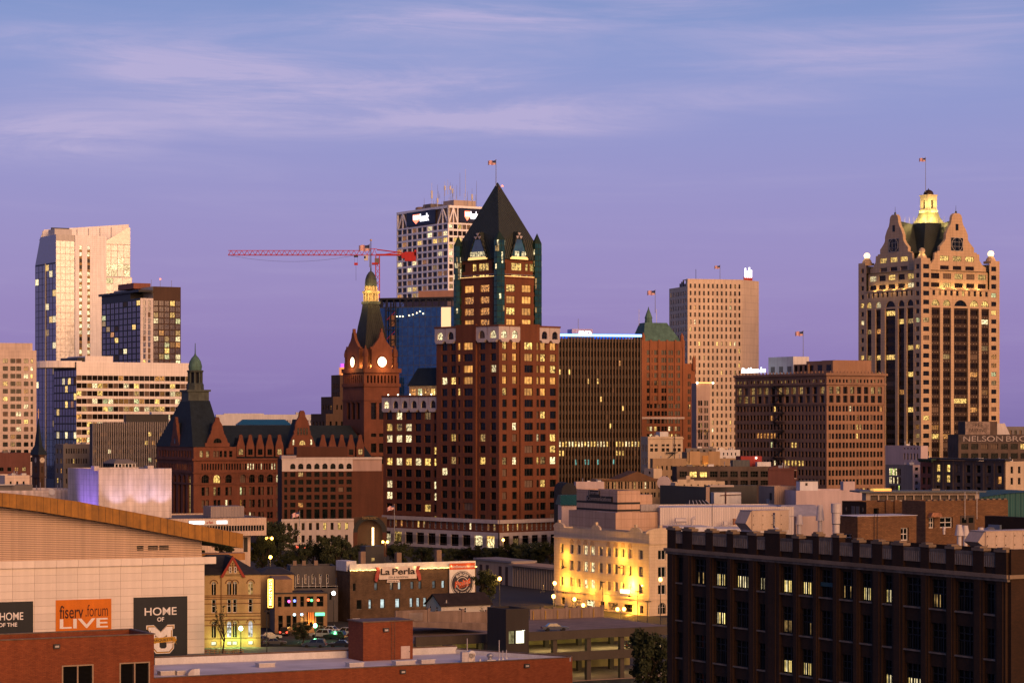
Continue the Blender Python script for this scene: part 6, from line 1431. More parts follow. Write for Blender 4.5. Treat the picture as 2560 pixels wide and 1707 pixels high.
t = MB(); t.tube((b.fx(1802), .7, z(1238)), (b.fx(1856), .7, z(1236)), .12, MATS['maroon_brick'], 5); t.tube((b.fx(1816), .7, z(1264)), (b.fx(1816), .7, z(1228)), .16, MATS['maroon_brick'], 5); b.part('pipe', t)
t = MB(); t.box(b.fx(1776), b.fx(1836), .5, 3, z(1217), z(1212.5), mat('pale_walkway', (.55,.46,.40), .7)); b.part('walkway', t); b.done()
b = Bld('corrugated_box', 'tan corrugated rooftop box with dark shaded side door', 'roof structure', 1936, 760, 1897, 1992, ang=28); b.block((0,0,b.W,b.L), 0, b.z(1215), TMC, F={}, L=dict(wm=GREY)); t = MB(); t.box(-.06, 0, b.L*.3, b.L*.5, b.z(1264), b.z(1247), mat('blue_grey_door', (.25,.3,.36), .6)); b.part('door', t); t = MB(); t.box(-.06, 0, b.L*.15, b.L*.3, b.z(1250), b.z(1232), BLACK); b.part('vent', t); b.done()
b = Bld('pale_wall_building', 'long blank pink wall with small antenna clutter', 'building', 1990, 750, 1985, 2185, ang=10); W = b.W; z = b.z; b.block((0,0,W,20), 0, z(1226), PKW, ROOF_W)
t = MB(); t.box(b.fx(2111), b.fx(2140), 1, 4, z(1226), z(1204), PKW); b.part('roof_hut', t)
for px, yt in ((2165,1225),(2150,1215)):
    t = MB(); t.tube((b.fx(px), 2, z(1240)), (b.fx(px)+.4, 2, z(yt)-1), .1, DKSTEEL, 4); t.tube((b.fx(px)+1.6, 2, z(1240)), (b.fx(px)+.4, 2, z(yt)-1), .1, DKSTEEL, 4); b.part('mast', t)
b.done()
b = Bld('white_hut', 'small white rooftop hut with one dark window', 'roof structure', 2000, 755, 1996, 2045, ang=10); t = MB(); t.box(0, b.W, 0, 4, b.z(1226), b.z(1203), WHITE); b.part('wall', t); t = MB(); t.box(-.2, b.W+.2, -.2, 4.2, b.z(1203), b.z(1201), DKSTEEL); b.part('roof', t); link('window', win_mesh(.7, .8, 'cross', G_DARK), b.root, T(b.fx(2014)-.1, -.08, b.z(1213.5))); t = MB(); t.box(.3, b.W-.3, .3, 3.7, 0, b.z(1226), PKW); b.part('base', t)

# right-hand row beyond the dark school-like block
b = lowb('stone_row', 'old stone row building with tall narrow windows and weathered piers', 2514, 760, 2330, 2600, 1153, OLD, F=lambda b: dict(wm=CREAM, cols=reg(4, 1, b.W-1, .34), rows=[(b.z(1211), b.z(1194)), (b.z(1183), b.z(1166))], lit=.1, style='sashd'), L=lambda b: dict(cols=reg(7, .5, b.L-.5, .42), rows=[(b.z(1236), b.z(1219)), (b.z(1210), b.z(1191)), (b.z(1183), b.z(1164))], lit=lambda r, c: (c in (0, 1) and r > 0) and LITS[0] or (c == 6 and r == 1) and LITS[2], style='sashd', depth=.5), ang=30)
for k in range(8):
    t = MB(); X = b.fm((0,0,b.W,b.L), 'L'); u = .5+(b.L-1)*k/7; t.box(u-.3, u+.3, -.25, 0, 0, b.z(1156), OLD, X); b.part('pier', t)
t = MB(); X = b.fm((0,0,b.W,b.L), 'L'); t.box(-1, b.L+.6, -.8, 2, b.z(1152), b.z(1147), DKSTEEL, X); b.part('roof_edge', t); b.done()
lowb('store_front', 'dark narrow storefront with green bracketed cornice', 2330, 790, 2301, 2336, 1151, MAR, L=lambda b: dict(cols=reg(2, .3, b.L-.3, .7), rows=floors(3, b.z(1166), 3.4, 2.2), lit=0, style='pair'), ang=30).done()
t = MB(); t.box(-.9, 3, -.6, 9.2, 0, 1.2, GREEN_P); 
b = Bld('green_cornice', 'green bracketed metal cornice over the dark storefront', 'cornice', 2332, 785, 2301, 2336, ang=30); 
t = MB(); t.box(-.9, 1, -.4, b.L+.4, b.z(1151), b.z(1146.5), GREEN_P); b.part('moulding', t)
for k in range(6):
    t = MB(); t.box(-.7, -.1, b.L*k/5-.15, b.L*k/5+.15, b.z(1155), b.z(1151), GREEN_P); b.part('bracket', t)
lowb('glass_building', 'modern dark glass infill building with bright lit floors', 2282, 800, 2213, 2300, 1162, GREY, L=lambda b: dict(cols=reg(9, 2, b.L-6, .94), rows=floors(5, b.z(1172), 2.7, 2.1), lit=lambda r, c: (r == 4 and c < 6) or (r == 3 and c % 3 == 0) or b.rng.random() < .15, lits=[LITS[1], lit('room_light_green', (.7,.95,.2), 1.0)], style='pane', depth=.15), F=lambda b: dict(wm=PKW, cols=[(b.W*.3, b.W*.75)], rows=floors(4, b.z(1168), 2.2, 1.0), lit=0), ang=30).done()
lowb('terrace_building', 'pink upper terrace building behind the modern glass infill', 2302, 870, 2213, 2320, 1114, PKW, L=lambda b: dict(cols=reg(5, b.L*.5, b.L-1, .45), rows=[(b.z(1149), b.z(1133)), (b.z(1123), b.z(1119))], lit=0), ang=30).done()
b = lowb('louvre_building', 'low flat roofed building with pale louvre bays and overhanging eave', 2165, 660, 2155, 2448, 1230, mat('louvre_cream', (.42,.34,.27), .8), F=lambda b: dict(cols=reg(12, 1, b.W-1, .84), rows=[(b.z(1250), b.z(1238))], lit=0, style='plain', gm=mat('louvre_slats', (.30,.25,.20), .7, wave=(2,.35,.3)), blind=0), ang=6)
t = MB(); t.box(-2, b.W+1.5, -1.4, 10, b.z(1231), b.z(1227), mat('slate_blue_fascia', (.12,.14,.16), .6)); b.part('eave', t); t = MB(); t.box(b.fx(2183), b.fx(2227), -.6, 3, b.z(1227), b.z(1221), glow('orange_lit_canopy', (1,.5,.1), .7)); b.part('lit_canopy', t); b.done()
b = Bld('teal_roof_hall', 'hall with curved teal metal roof at the right edge', 'building', 2445, 680, 2435, 2640, ang=8); TEAL = mat('teal_metal', (.02,.10,.10), .5, wave=(0,1.5,.1)); W = b.W; z = b.z
t = MB(); n = 10; pts = [(W*k/n, z(1246)+(z(1230)-z(1246))*math.sin(math.pi*k/n/1.6+.15)) for k in range(n+1)]
for (xa, za), (xb_, zb2) in zip(pts, pts[1:]): t.face([(xa,-.5,za),(xb_,-.5,zb2),(xb_,26,zb2),(xa,26,za)], TEAL)
t.slab([(0,0)]+[(W,0)]+pts[::-1], 0, .6, TEAL); b.part('shell', t)

# ================================================================== peach tiled newspaper block with sign
PT = mat('peach_tile', (.60,.40,.28), .7, brick=(1.9,2.4,.05,(.40,.25,.17),(.62,.42,.30),0))
b = Bld('newspaper_block', 'peach tiled windowless newspaper block stepping up to a signed tower', 'building', 1539, 720, 1422, 1652, ang=28); W, L = b.W, b.L; z = b.z
b.block((0,0,W,L), 0, z(1281), PT, ROOF_W, parapet=.6)
x1 = b.fx(1589, 4); y1 = b.ly(1460, 4); r_ = (1.5, 1.5, x1, y1)
b.block(r_, z(1281), z(1227), PT, ROOF, parapet=.5)
for yy in (1261, 1279):
    t = MB(); t.box(1.45, x1+.02, 1.45, y1+.02, z(yy), z(yy-5), BLACK); b.part('louvre_strip', t)
t = MB(); t.box(x1, x1+5, 3, 9, z(1281), z(1238), PT); b.part('side_block', t)
t = MB(); t.box(x1, x1+6, 1, 2.2, z(1279), z(1262), mat('louvre_box_white', (.6,.55,.52), .6, wave=(0,.5,.15))); b.part('roof_unit', t)
b.done()
s_ = thing('building_sign', 'dark two line newspaper sign on the peach tiled tower', 'sign', (0,0,0)); X = b.fm(r_, 'L', .12)
s_.matrix_world = b.root.matrix_basis @ X @ T(0, 0, 0); SGN = mat('sign_letters_grey', (.30,.26,.24), .5, var=0)
ul = b.cols_px(r_, 'L', [(1470, 1531)])[0]; um = (ul[0]+ul[1])/2; wd_ = ul[1]-ul[0]
t = MB(); t.box(ul[0]+wd_*.05, ul[0]+wd_*.5, -.15, 0, z(1242), z(1228), BLACK); t.box(ul[0]-wd_*.02, ul[1]+wd_*.02, -.15, 0, z(1256), z(1242), BLACK); t.obj('backing', s_)
link('lettering', fit_text('Journal', wd_*.42, 1.35, SGN, .1, .01), s_, T(ul[0]+wd_*.28, -.22, z(1235))); link('lettering', fit_text('Communications', wd_*.98, 1.25, SGN, .1, .01), s_, T(um, -.22, z(1249)))
# teal roofed hall and dark barrel vault beside it
b = Bld('barrel_hall', 'dark barrel vaulted hall left of the peach block', 'building', 1404, 800, 1395, 1443, ang=6); W = b.W; t = MB(); n = 12
t.slab([(0,0),(W,0)] + [(W/2+W/2*math.cos(math.pi*k/n), b.z(1229)+(b.z(1207)-b.z(1229))*math.sin(math.pi*k/n)) for k in range(n+1)], 0, 20, ROOF_D); b.part('vault', t)
b = lowb('pink_annex', 'pale pink annex between barrel hall and classical building', 1440, 830, 1435, 1510, 1204, PKW, ang=8); b.done()
b = lowb('teal_roof_building', 'flat teal roofed low building beside the brick tower base', 1404, 770, 1395, 1462, 1262, PKW, ang=6); t = MB(); t.frustum((-.5,-.8,b.W+.5,12), b.z(1262), (0,3,b.W,9), b.z(1238), TEAL); b.part('roof', t); b.done()

# ================================================================== floodlit cream building
JL = mat('cream_limestone', (.62,.50,.36), .75, brick=(1.5,.75,.02,(.44,.35,.25),(.65,.53,.38),.5), var=.08)
b = Bld('floodlit_building', 'cream stone three storey office glowing yellow under floodlights', 'office', 1623, 578, 1385, 1672, ang=30); W, L = b.W, b.L; z = b.z
q = lambda zx: 1160+zx/4.126
ztp = z(1333); cL = [(990,1030),(1092,1132),(1163,1203),(1232,1275),(1303,1347),(1388,1430),(1470,1513),(1543,1588),(1618,1662),(1692,1735),(1800,1846)]
rect = (0,0,W,L); cols = b.cols_px(rect, 'L', [(q(a), q(c)) for a, c in cL])
qz = lambda zy: z(1200+zy/4.126, 0, 4)
rw = [(z(1400), z(1375)), (z(1444), z(1417)), (z(1487), z(1462))]
def jl(r, c): return LITS[1] if (c in (3, 4)) or (r == 0 and c == 9) else False
b.facade(rect, 'L', z(1498), ztp, JL, cols, rw, .4, 'pairw', jl, 'window', G_DARK, blind=.25)
gcols = b.cols_px(rect, 'L', [(q(a), q(c)) for a, c in [(1000,1040),(1105,1205),(1250,1345),(1395,1450),(1485,1590),(1640,1735),(1815,1850)]])
b.facade(rect, 'L', 0, z(1498), JL, gcols, [(.4, z(1516))], .5, 'three2', lambda r, c: LITS[1] if c in (2,) else (LITS[2] if c in (1, 4) else False), 'shop_window', G_DARK, blind=0)
cF = [(W*.45, W*.86)]
b.facade(rect, 'F', z(1498), ztp, JL, cF, rw, .4, 'pairw', 0, 'window', G_DARK, blind=0); b.facade(rect, 'F', 0, z(1498), JL, cF, [(.4, z(1507))], .5, 'grid', 0, 'arched_window', G_DARK, arch=True, blind=0)
b.facade(rect, 'R', 0, ztp, JL); b.facade(rect, 'B', 0, ztp, JL); b.wall.face([(0,0,ztp-.8),(W,0,ztp-.8),(W,L,ztp-.8),(0,L,ztp-.8)], ROOF)
for fc in 'FL':
    X = b.fm(rect, fc); U = b.fw(rect, fc)
    t = MB(); t.box(-.35 if fc == 'F' else 0, U+(.35 if fc == 'L' else 0), -.35, 0, z(1361), z(1357.5), JL, X); b.part('string_course', t)
    t = MB(); t.box(-.25 if fc == 'F' else 0, U+(.25 if fc == 'L' else 0), -.25, 0, z(1501), z(1497), JL, X); b.part('string_course', t)
    for uc, w_ in ([(U*.05,2.6),(U*.45,2.0),(U*.86,2.6)] if fc == 'L' else [(U*.6,4.2)]):
        t = MB(); n = 10; t.slab([(uc-w_,ztp),(uc+w_,ztp)] + [(uc+w_*math.cos(math.pi*k/n), ztp+1.2*math.sin(math.pi*k/n)) for k in range(1, n)], 0, .5, JL, X); t.box(uc-.35, uc+.35, -.05, .55, ztp+1.0, ztp+1.8, JL, X); b.part('crest', t)
    ct = [(a, c) for a, c in (cols if fc == 'L' else cF)]
    for k, (a, c) in enumerate(ct):
        for (ra, rb) in rw[:1]:
            t = MB(); n = 8; m_ = (a+c)/2; r0 = (c-a)/2
            zb_ = rw[0][1]
            if fc == 'L' and 0 < k < 10 and k != 5: t.slab([(m_+r0*math.cos(math.pi*i/n), zb_+.15+r0*1.3*math.sin(math.pi*i/n)) for i in range(n+1)], -.08, 0, mat('carved_tympanum', (.45,.33,.22), .8, var=.3, vs_=2), X); b.part('tympanum', t)
b.done()
Xl = b.fm(rect, 'L')
FL = glow('flood_fixture', (1,.72,.25), 14)
for zx, zy, e in ((1060, 1130, 2200), (1330, 1180, 900), (1745, 1090, 6500), (1770, 1370, 1500), (1180,1180,900), (1480,1250,900), (1640,800,1300), (1060,850,900)):
    u = b.cols_px(rect, 'L', [(q(zx-4), q(zx+4))])[0][0]; zz = qz(zy)
    lamp('facade_floodlight', 'POINT', Xl @ Vector((u, -1.7, zz)), (1,.43,.04), e*1.3, b.root, .35)
    t = MB(); t.box(u-.25, u+.25, -1.2, -.8, zz-2.6, zz-2.3, DKSTEEL, Xl); t.box(u-.06, u+.06, -1.0, 0, zz-2.75, zz-2.6, DKSTEEL, Xl); b.part('flood_bracket', t)
t = MB(); u0, u1 = b.cols_px(rect, 'L', [(q(1632), q(1715))])[0]; t.box(u0, u1, -.6, -.2, qz(1180), qz(1140), glow('lit_sign_cream', (1,.85,.5), 2.2), Xl); b.part('lit_sign', t)

# ================================================================== low library-like wing with vertical stripes and screen
CS = mat('cream_panel', (.52,.37,.24), .75, var=.08); DS = mat('brown_stripe', (.085,.045,.03), .7)
b = Bld('striped_wing', 'low wing with cream and brown vertical stripes and a gridded screen facade', 'building', 1396, 665, 1190, 1420, ang=30); L = b.L; W = 7; z = b.z
y279 = b.ly(1281); ys = b.ly(1283); ztA = z(1398, 0, L); ztB = z(1419); rect = (0, 0, W, L); X = b.fm(rect, 'L')
b.wall.box(0, W, ys, L, 0, ztA, CS); b.wall.box(.8, W, 0, ys, 0, ztB-.6, DS)
for k, (a, c) in enumerate(((1199,1206),(1215,1222),(1247,1254),(1263.5,1270))):
    u0, u1 = b.cols_px(rect, 'L', [(a, c)])[0]; t = MB(); t.box(u0, u1, -.06, .1, 0, ztA-1.2, DS, X); b.part('stripe', t)
t = MB(); t.box(-.6, W+.5, ys, L+.6, ztA, ztA+.5, mat('roof_edge_grey', (.30,.28,.27), .7)); b.part('roof', t)
t = MB(); t.box(-1.2, W, -.5, ys+.5, ztB-.5, ztB, CS); b.part('canopy', t); t = MB(); t.box(-1.2, W, -.5, ys+.5, z(1499), z(1496), CS); b.part('ledge', t)
t = MB(); t.box(-.12, .12, -.9, .0, 0, 1, mat('screen_mullion', (.50,.40,.30), .6)); Lu = L-ys
zl, zh = z(1496), ztB-.5
for k in range(19):
    q_ = link('mullion', (MULM if k else None) or (lambda m_: m_)(t.mesh('mullion')), b.root, X @ T(Lu+.4+(ys-.8)*k/18, .3, zl)); MULM = q_.data; q_.scale = (1, .8, zh-zl)
for r_ in range(3):
    for k in range(18):
        u0 = Lu+.4+(ys-.8)*k/18; za = zl+(zh-zl)*r_/3; gm_ = LITS[3] if (r_ == 1 and k in (9, 10, 11)) else G_DARK
        link('pane', win_mesh((ys-.8)/18-.2, (zh-zl)/3-.5, 'plain', gm_, False, 'pane'), b.root, X @ T(u0+.1, .55, za+.4))
b.done()

# ================================================================== white cantilevered building with lit sign
CW_ = mat('cream_ribbed_concrete', (.66,.52,.42), .75, var=.08, wave=(0,.8,.06))
b = Bld('cantilever_building', 'cream modern building with cantilevered upper floor, ribbon windows and glowing sign', 'building', 400, 690, 380, 666, ang=22); W = b.W; L = 40; z = b.z
zt = z(1297); zb_ = z(1342); xs = b.fx(598); xe = b.fx(636)
nw = 30; cc = reg(nw, W*.2, W-.6, .82)
b.block((0,0,W,L), zb_, zt, CW_, ROOF, F=dict(cols=cc, rows=[(z(1330), z(1316))], lit=0, depth=.5, gm=G_DARK, blind=0), parapet=.4)
b.wall.face([(0,0,zb_),(W,0,zb_),(W,L,zb_),(0,L,zb_)], CW_)
b.wall.box(0, xe, 4, L, 0, zb_, CW_); t = MB(); t.box(b.fx(609,4), b.fx(619,4), 3.9, 4, z(1385), z(1348), BLACK); b.part('window_slot', t)
b.part('penthouse', (lambda t: (t.box(b.fx(527,6), b.fx(610,6), 6, 14, zt, z(1269), mat('grey_penthouse', (.34,.29,.28), .7, wave=(0,.8,.08))), t)[1])(MB()))
b.done()
s_ = thing('lit_sign', 'overexposed white lit roof sign on the cantilevered building', 'sign', b.O+b.U*b.fx(521)-b.V*.5+Vector((0,0,z(1307))), b.a)
t = MB(); wv = b.fx(571)-b.fx(472); t.box(-wv/2, wv/2, 0, .25, -.7, .7, mat('sign_back_pale', (.7,.66,.62), .6)); t.obj('panel', s_)
link('lettering', fit_text('w Park', 1.9, .7, RED, .1), s_, T(wv*.02, -.15, 0))
for a, c in ((-.5,-.12),(.2,.46)):
    t = MB(); t.box(wv*a, wv*c, -.12, 0, -.42, .42, SWHITE); t.obj('light_box', s_)

# ================================================================== dark brick school-like block (right foreground)
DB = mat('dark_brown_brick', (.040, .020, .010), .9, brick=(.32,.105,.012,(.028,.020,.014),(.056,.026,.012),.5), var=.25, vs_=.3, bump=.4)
DBT = mat('weathered_limestone', (.17,.14,.11), .85, var=.35, vs_=1.2, streak=.3); DBF = mat('fluted_limestone', (.30,.25,.20), .85, var=.3, vs_=1.2); DBC = mat('cornice_stone', (.26,.19,.125), .85, var=.3)
b = Bld('brick_block', 'big dark brick block with crenellated parapet, carved panels and strip lit windows', 'building', 2522, 226, 1672, 2700, ang=29); W, L = b.W, b.L; z = b.z; rect = (0,0,W,L)
bays = [(1694,1710),(1735,1768),(1787,1821),(1838,1874),(1897,1917),(1955,1986),(2003,2036),(2052,2085),(2104,2136),(2154,2184),(2211,2234),(2264,2305),(2328,2369),(2392,2436),(2465,2492)]
cols = b.cols_px(rect, 'L', bays); zt = z(1374); zc0, zc1 = 29.9, 30.45
def zr_(k): return (27.3-4.06*k, 29.6-4.06*k)
pf = 4.06
LS = [lit('strip_light_yellow', (1,.72,.22), 1.5, .5), lit('strip_light_pale', (1,.82,.45), 1.4, .5)]
SW = {}
def strip_window(w_, h_, kind):
    key = (round(w_,2), kind)
    if key in SW: return SW[key]
    t = MB(); n = 3 if w_ > 1.1 else 2; t.face([(0,.08,0),(w_,.08,0),(w_,.08,h_),(0,.08,h_)], G_DARK)
    for k in range(n+1): x = w_*k/n; t.box(max(0,x-.07), min(w_,x+.07), -.04, .08, 0, h_, FR_DARK, skip='b')
    for zz in (0, h_*.50, h_*.74, h_): t.box(0, w_, -.02, .08, max(0,zz-.05), min(h_,zz+.05), FR_DARK, skip='b')
    r = random.Random(hash(key) % 1000)
    for k in range(n):
        for d in (.30, .66):
            x = w_*(k+d)/n
            g_ = None
            if kind == 2: g_ = LS[r.randrange(2)]
            elif kind == 1 and r.random() < .5: g_ = LITS[3]
            t.box(x-.02+ (.1 if d < .5 else -.1), x+.02+(.1 if d < .5 else -.1), -.0, .08, .1, h_*.48, FR_DARK, skip='bd')
            if g_: t.face([(x-.10,.06,.12),(x+.10,.06,.12),(x+.10,.06,h_*.47),(x-.10,.06,h_*.47)], g_)
    SW[key] = t.mesh('window'); return SW[key]
lit0 = {2:2,3:2,4:2,5:2,6:2,8:1,9:2,10:2,1:1,12:1}; lit1 = {2:2,5:1,6:1}; lit2 = {5:2,6:2,10:2,11:2}
rows = [(26.85-pf*k, 29.55-pf*k) for k in range(4)]
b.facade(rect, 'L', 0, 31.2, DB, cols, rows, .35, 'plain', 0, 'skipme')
b.wins = []
X = b.fm(rect, 'L')
SILL = {}
for ci, (a, c) in enumerate(cols):
    for k, (ra, rb) in enumerate(rows):
        kd = (lit0, lit1, lit2, {})[k].get(ci, 0)
        o = link('window', strip_window(c-a, rb-ra, kd), b.root, X @ T(a, .22, ra)); 
        t = MB(); key = round(c-a,2)
        if key not in SILL: t.box(-.18, c-a+.18, -.22, .2, -.16, 0, DBT); SILL[key] = t.mesh('sill')
        link('sill', SILL[key], b.root, X @ T(a, 0, ra))
    # carved panel of fluted slats and crenellation above the bay
    wv = c-a+ .5; t = MB(); tall = .35 if ci == 7 else 0
    t.box(a-.2, c+.2, -.04, 0, 31.05, 32.1+tall, DB, X); t.box(a-.32, c+.32, -.2, .1, 32.1+tall, 32.4+tall, DBT, X); p_ = b.part('carved_panel', t)
    n = max(3, int(wv/.32))
    for j in range(n):
        t = MB(); u = a-.15+(c-a+.3)*(j+.5)/n; t.box(u-.085, u+.085, -.2, -.04, 31.1, 32.1+tall, DBF, X); t.obj('flute', p_)
# piers between the bays with stepped caps
edges = [(0, cols[0][0])] + [(cols[k][1], cols[k+1][0]) for k in range(len(cols)-1)] + [(cols[-1][1], L)]
for k, (ua, ub) in enumerate(edges):
    d = ub-ua; big = d > 2.2
    t = MB(); t.box(ua+.12, ub-.12, -.28, 0, 0, 29.95, DB, X); t.box(ua+d*.25, ub-d*.25, -.38, -.28, 0, 29.9, DB, X); b.part('pier', t)
    t = MB(); h = 32.75+(.35 if big or k in (7, 8) else 0); t.box(ua+.05, ub-.05, -.25, .5, 30.5, h-.25, DB, X); t.box(ua-.05, ub+.05, -.32, .55, h-.25, h, DBC, X); t.box(ua+d*.25, ub-d*.25, -.36, .5, h, h+.16, DBC, X); b.part('merlon', t)
b.facade(rect, 'L', 31.2, 32.2, DB, off=-.02)
t = MB(); t.box(-.3, L+.3, -.5, 0, 30.15, 30.5, DBC, X); b.part('cornice', t); t = MB(); t.box(-.2, L+.2, -.34, 0, 29.88, 30.15, DBT, X); b.part('stone_band', t)
t = MB(); a, c = cols[7]; t.box(a, c, -.02, .2, 27.9, 28.3, mat('verdigris_panel', (.03,.09,.10), .6, var=.3), X); b.part('spandrel_panel', t)
b.facade(rect, 'F', 0, 32.2, DB, [(2.6, 4.6), (6.4, 9.4)], rows, .35, 'three2', 0, 'window', G_DARK, blind=0)
XF = b.fm(rect, 'F'); t = MB(); t.box(-.3, 10, -.5, 0, 30.15, 30.5, DBC, XF); b.part('cornice', t)
for ua, ub in ((0.02, 1.9), (4.8, 6.2)):
    t = MB(); t.box(ua, ub, -.3, .5, 0, 32.75, DB, XF); b.part('pier', t)
for k in range(4):
    for ua, ub in ((2.6,4.6),(6.4,9.4)): t = MB(); t.box(ua-.2, ub+.2, -.25, 0, rows[k][0]-.18, rows[k][0], DBT, XF); b.part('sill', t)
t = MB(); t.box(2.4, 4.7, -.15, 0, 31.05, 32.4, DBT, XF); b.part('carved_panel', t)
t = MB(); t.tube((1.95,-.35,0),(1.95,-.35,32.0), .07, BLACK, 6); b.part('downpipe', t)
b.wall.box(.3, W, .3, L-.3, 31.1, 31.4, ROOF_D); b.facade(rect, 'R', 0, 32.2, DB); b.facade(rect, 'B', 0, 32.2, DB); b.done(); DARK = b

# rooftop things on the dark block -----------------------------------------------------
BEIGE = mat('beige_unit_metal', (.58,.46,.36), .5, var=.06); PALEM = mat('pale_unit_metal', (.62,.57,.55), .45, var=.08)
def roof_at(px, py_base, z0): Y = (CH-z0)*F_/(py_base-HY); return Vector(((px-CX)/F_*Y, Y, z0)), Y
def hvac(px0, px1, ytop, ybase, z0, label, dep=3.0, hood=True, doors=4, ang=28, banner=None, curb=None):
    p_, Y = roof_at(px0, ybase, z0); o = thing('rooftop_air_unit', label, 'air unit', p_, R(ang)); k = (px1-CX)/F_; u = (math.cos(R(ang)), math.sin(R(ang))); Wd = (k*Y-p_.x)/(u[0]-k*u[1]); h = (ybase-ytop)*Y/F_
    c0 = curb or .25
    t = MB(); t.box(0, Wd, 0, dep, c0, h, BEIGE); t.box(-.06, Wd+.06, -.06, dep+.06, h, h+.07, BEIGE); t.obj('casing', o); t = MB(); t.box(.08, Wd-.08, .08, dep-.08, 0, c0, PALEM); t.obj('curb', o)
    if hood: t = MB(); t.slab([(-.85, h*.55), (0, h*.30), (0, h*.98), (-.1, h*.98)], .1, dep-.1, BEIGE); t.obj('intake_hood', o)
    for j in range(doors):
        t = MB(); a, c = Wd*(j+.06)/doors, Wd*(j+.94)/doors; t.box(a, c, -.03, 0, c0+.12, h-.12, BEIGE); d_ = t.obj('door_panel', o)
        for zz in (.28, .74): t = MB(); t.box(a+.08, a+.16, -.07, -.03, c0+(h-c0)*zz, c0+(h-c0)*zz+.12, BLACK); t.obj('handle', d_)
    if banner:
        t = MB(); t.box(Wd*.56, Wd*.62, -.05, -.03, c0+.3, h-.25, mat('navy_banner', (.02,.02,.08), .5, var=0)); bn = t.obj('banner', o)
        me = fit_text(banner, (h-c0)*.55, .16, WHITE, .02); link('lettering', me, bn, T(Wd*.59, -.07, c0+(h-c0)*.5) @ Matrix.Rotation(R(90), 4, 'Y'))
    return o
hvac(1880, 1972, 1277, 1345, 30.3, 'large beige rooftop air unit with navy vertical banner', dep=2.6, doors=4, banner='GO CHAMPS', curb=.9)
hvac(2464, 2600, 1329, 1385, 31.4, 'long pale louvred air unit at the right end of the roof', dep=2.4, doors=6)
def chimney_vent(px, ytop, ybase, Y, label, r_=.35, cap='drum', group=None):
    p_ = P(px, ybase, Y); h = (ybase-ytop)*Y/F_; o = thing('roof_vent', label, 'vent', p_, 0, group)
    t = MB()
    if cap == 'drum': t.lathe([(r_*.9,0),(r_*.9,h*.42),(r_*1.05,h*.42),(r_*1.05,h*.72),(r_*1.25,h*.73),(r_*1.25,h),(0.01,h)], 16, PALEM)
    else: t.lathe([(r_*.6,0),(r_*.6,h*.5),(r_*.7,h*.5)], 14, PALEM)
    t.obj('stack', o, False)
    if cap == 'cone': t = MB(); t.lathe([(r_*1.15,h*.5),(r_*.7,h),(0.01,h)], 14, PALEM); t.obj('cap', o)
    if cap == 'mush': t = MB(); t.lathe([(r_*1.2,h*.45),(r_*1.25,h*.6),(r_*.6,h*.85),(r_*.3,h),(0.01,h)], 14, PALEM); t.obj('cap', o)
    if cap == 'drum': t = MB(); t.lathe([(r_*.95,h*.40),(r_*.98,h*.42),(r_*.95,h*.44)], 16, DKSTEEL); t.obj('band', o)
    return o
chimney_vent(2090, 1258, 1345, 300, 'tall white drum topped flue pipe on the roof', .48)
chimney_vent(2050, 1262, 1340, 302, 'dusky flue with conical cap left of the tall white flue', .45, 'cone')
chimney_vent(1998, 1286, 1335, 305, 'lamp shade shaped vent between the air unit and flues', .42, 'cone')
chimney_vent(1941, 1318, 1352, 285, 'mushroom vent in front of the beige air unit', .62, 'mush')
chimney_vent(2398, 1311, 1365, 268, 'white shade topped vent of a pair, the one nearer the brick hut', .42, 'cone')
chimney_vent(2413, 1313, 1365, 271, 'white shade topped vent of a pair, the one nearer the long unit', .42, 'cone')
chimney_vent(2360, 1316, 1335, 300, 'short thin roof pipe below the barred windows', .16, 'drum')
chimney_vent(2452, 1318, 1345, 275, 'squat white vent beside the long louvred unit', .40, 'cone')
b_ = MB(); p_ = P(2395, 1372, 262); o = thing('tarp_pile', 'crumpled blue tarp at the foot of the paired vents', 'tarp', p_); t = MB()
r = random.Random(4)
for i in range(8):
    for j in range(4):
        f = lambda a, c: (a*.22-.9, c*.25, .38*math.exp(-((a-4)/3)**2)*(1+.3*math.sin(a*2.1+c)))
        t.face([f(i,j), f(i+1,j), f(i+1,j+1), f(i,j+1)], mat('blue_tarp', (.04,.12,.24), .6))
t.obj('sheet', o, True)
# brick penthouses behind
TBk = mat('tan_brown_brick', (.17,.080,.036), .85, brick=(.44,.15,.018,(.085,.06,.04),(.25,.125,.055),.5), var=.2, vs_=.4, bump=.4)
b = Bld('brick_penthouse', 'low tan brick rooftop hut with one barred window and flat white roof', 'roof structure', 2144, 300, 2084, 2291, ang=28, z0=29.0); z = b.z
b.block((0,0,b.W,b.L), 0, z(1291), TBk, ROOF_W, F=dict(cols=b.cols_px((0,0,b.W,b.L),'F',[(2252,2272)]), rows=[(z(1351,b.W*.7), z(1319,b.W*.7))], style='crossw', lit=0, blind=0), L=dict(cols=[(b.L*.3,b.L*.75)], rows=[(.6, 1.9)], style='grid', lit=0, blind=0), parapet=.12)
t = MB(); t.box(-.1, b.W+.1, -.1, b.L+.1, z(1291), z(1290), ROOF_W); b.part('roof_edge', t); t = MB(); t.box(b.fx(2254)-.1, b.fx(2274), -.15, 0, z(1353,b.W*.7), z(1351,b.W*.7), DBT); b.part('sill', t)
for d in (0, .45): t = MB(); t.tube((b.fx(2184)+d,-.15,0),(b.fx(2184)+d,-.15,z(1285)), .03, DKSTEEL, 5); b.part('ladder_rail', t)
b.done()
b = Bld('brick_wing', 'tan brick upper wing with barred windows, awning and brown double door', 'building', 2314, 325, 2255, 2520, ang=28, z0=0); z = b.z
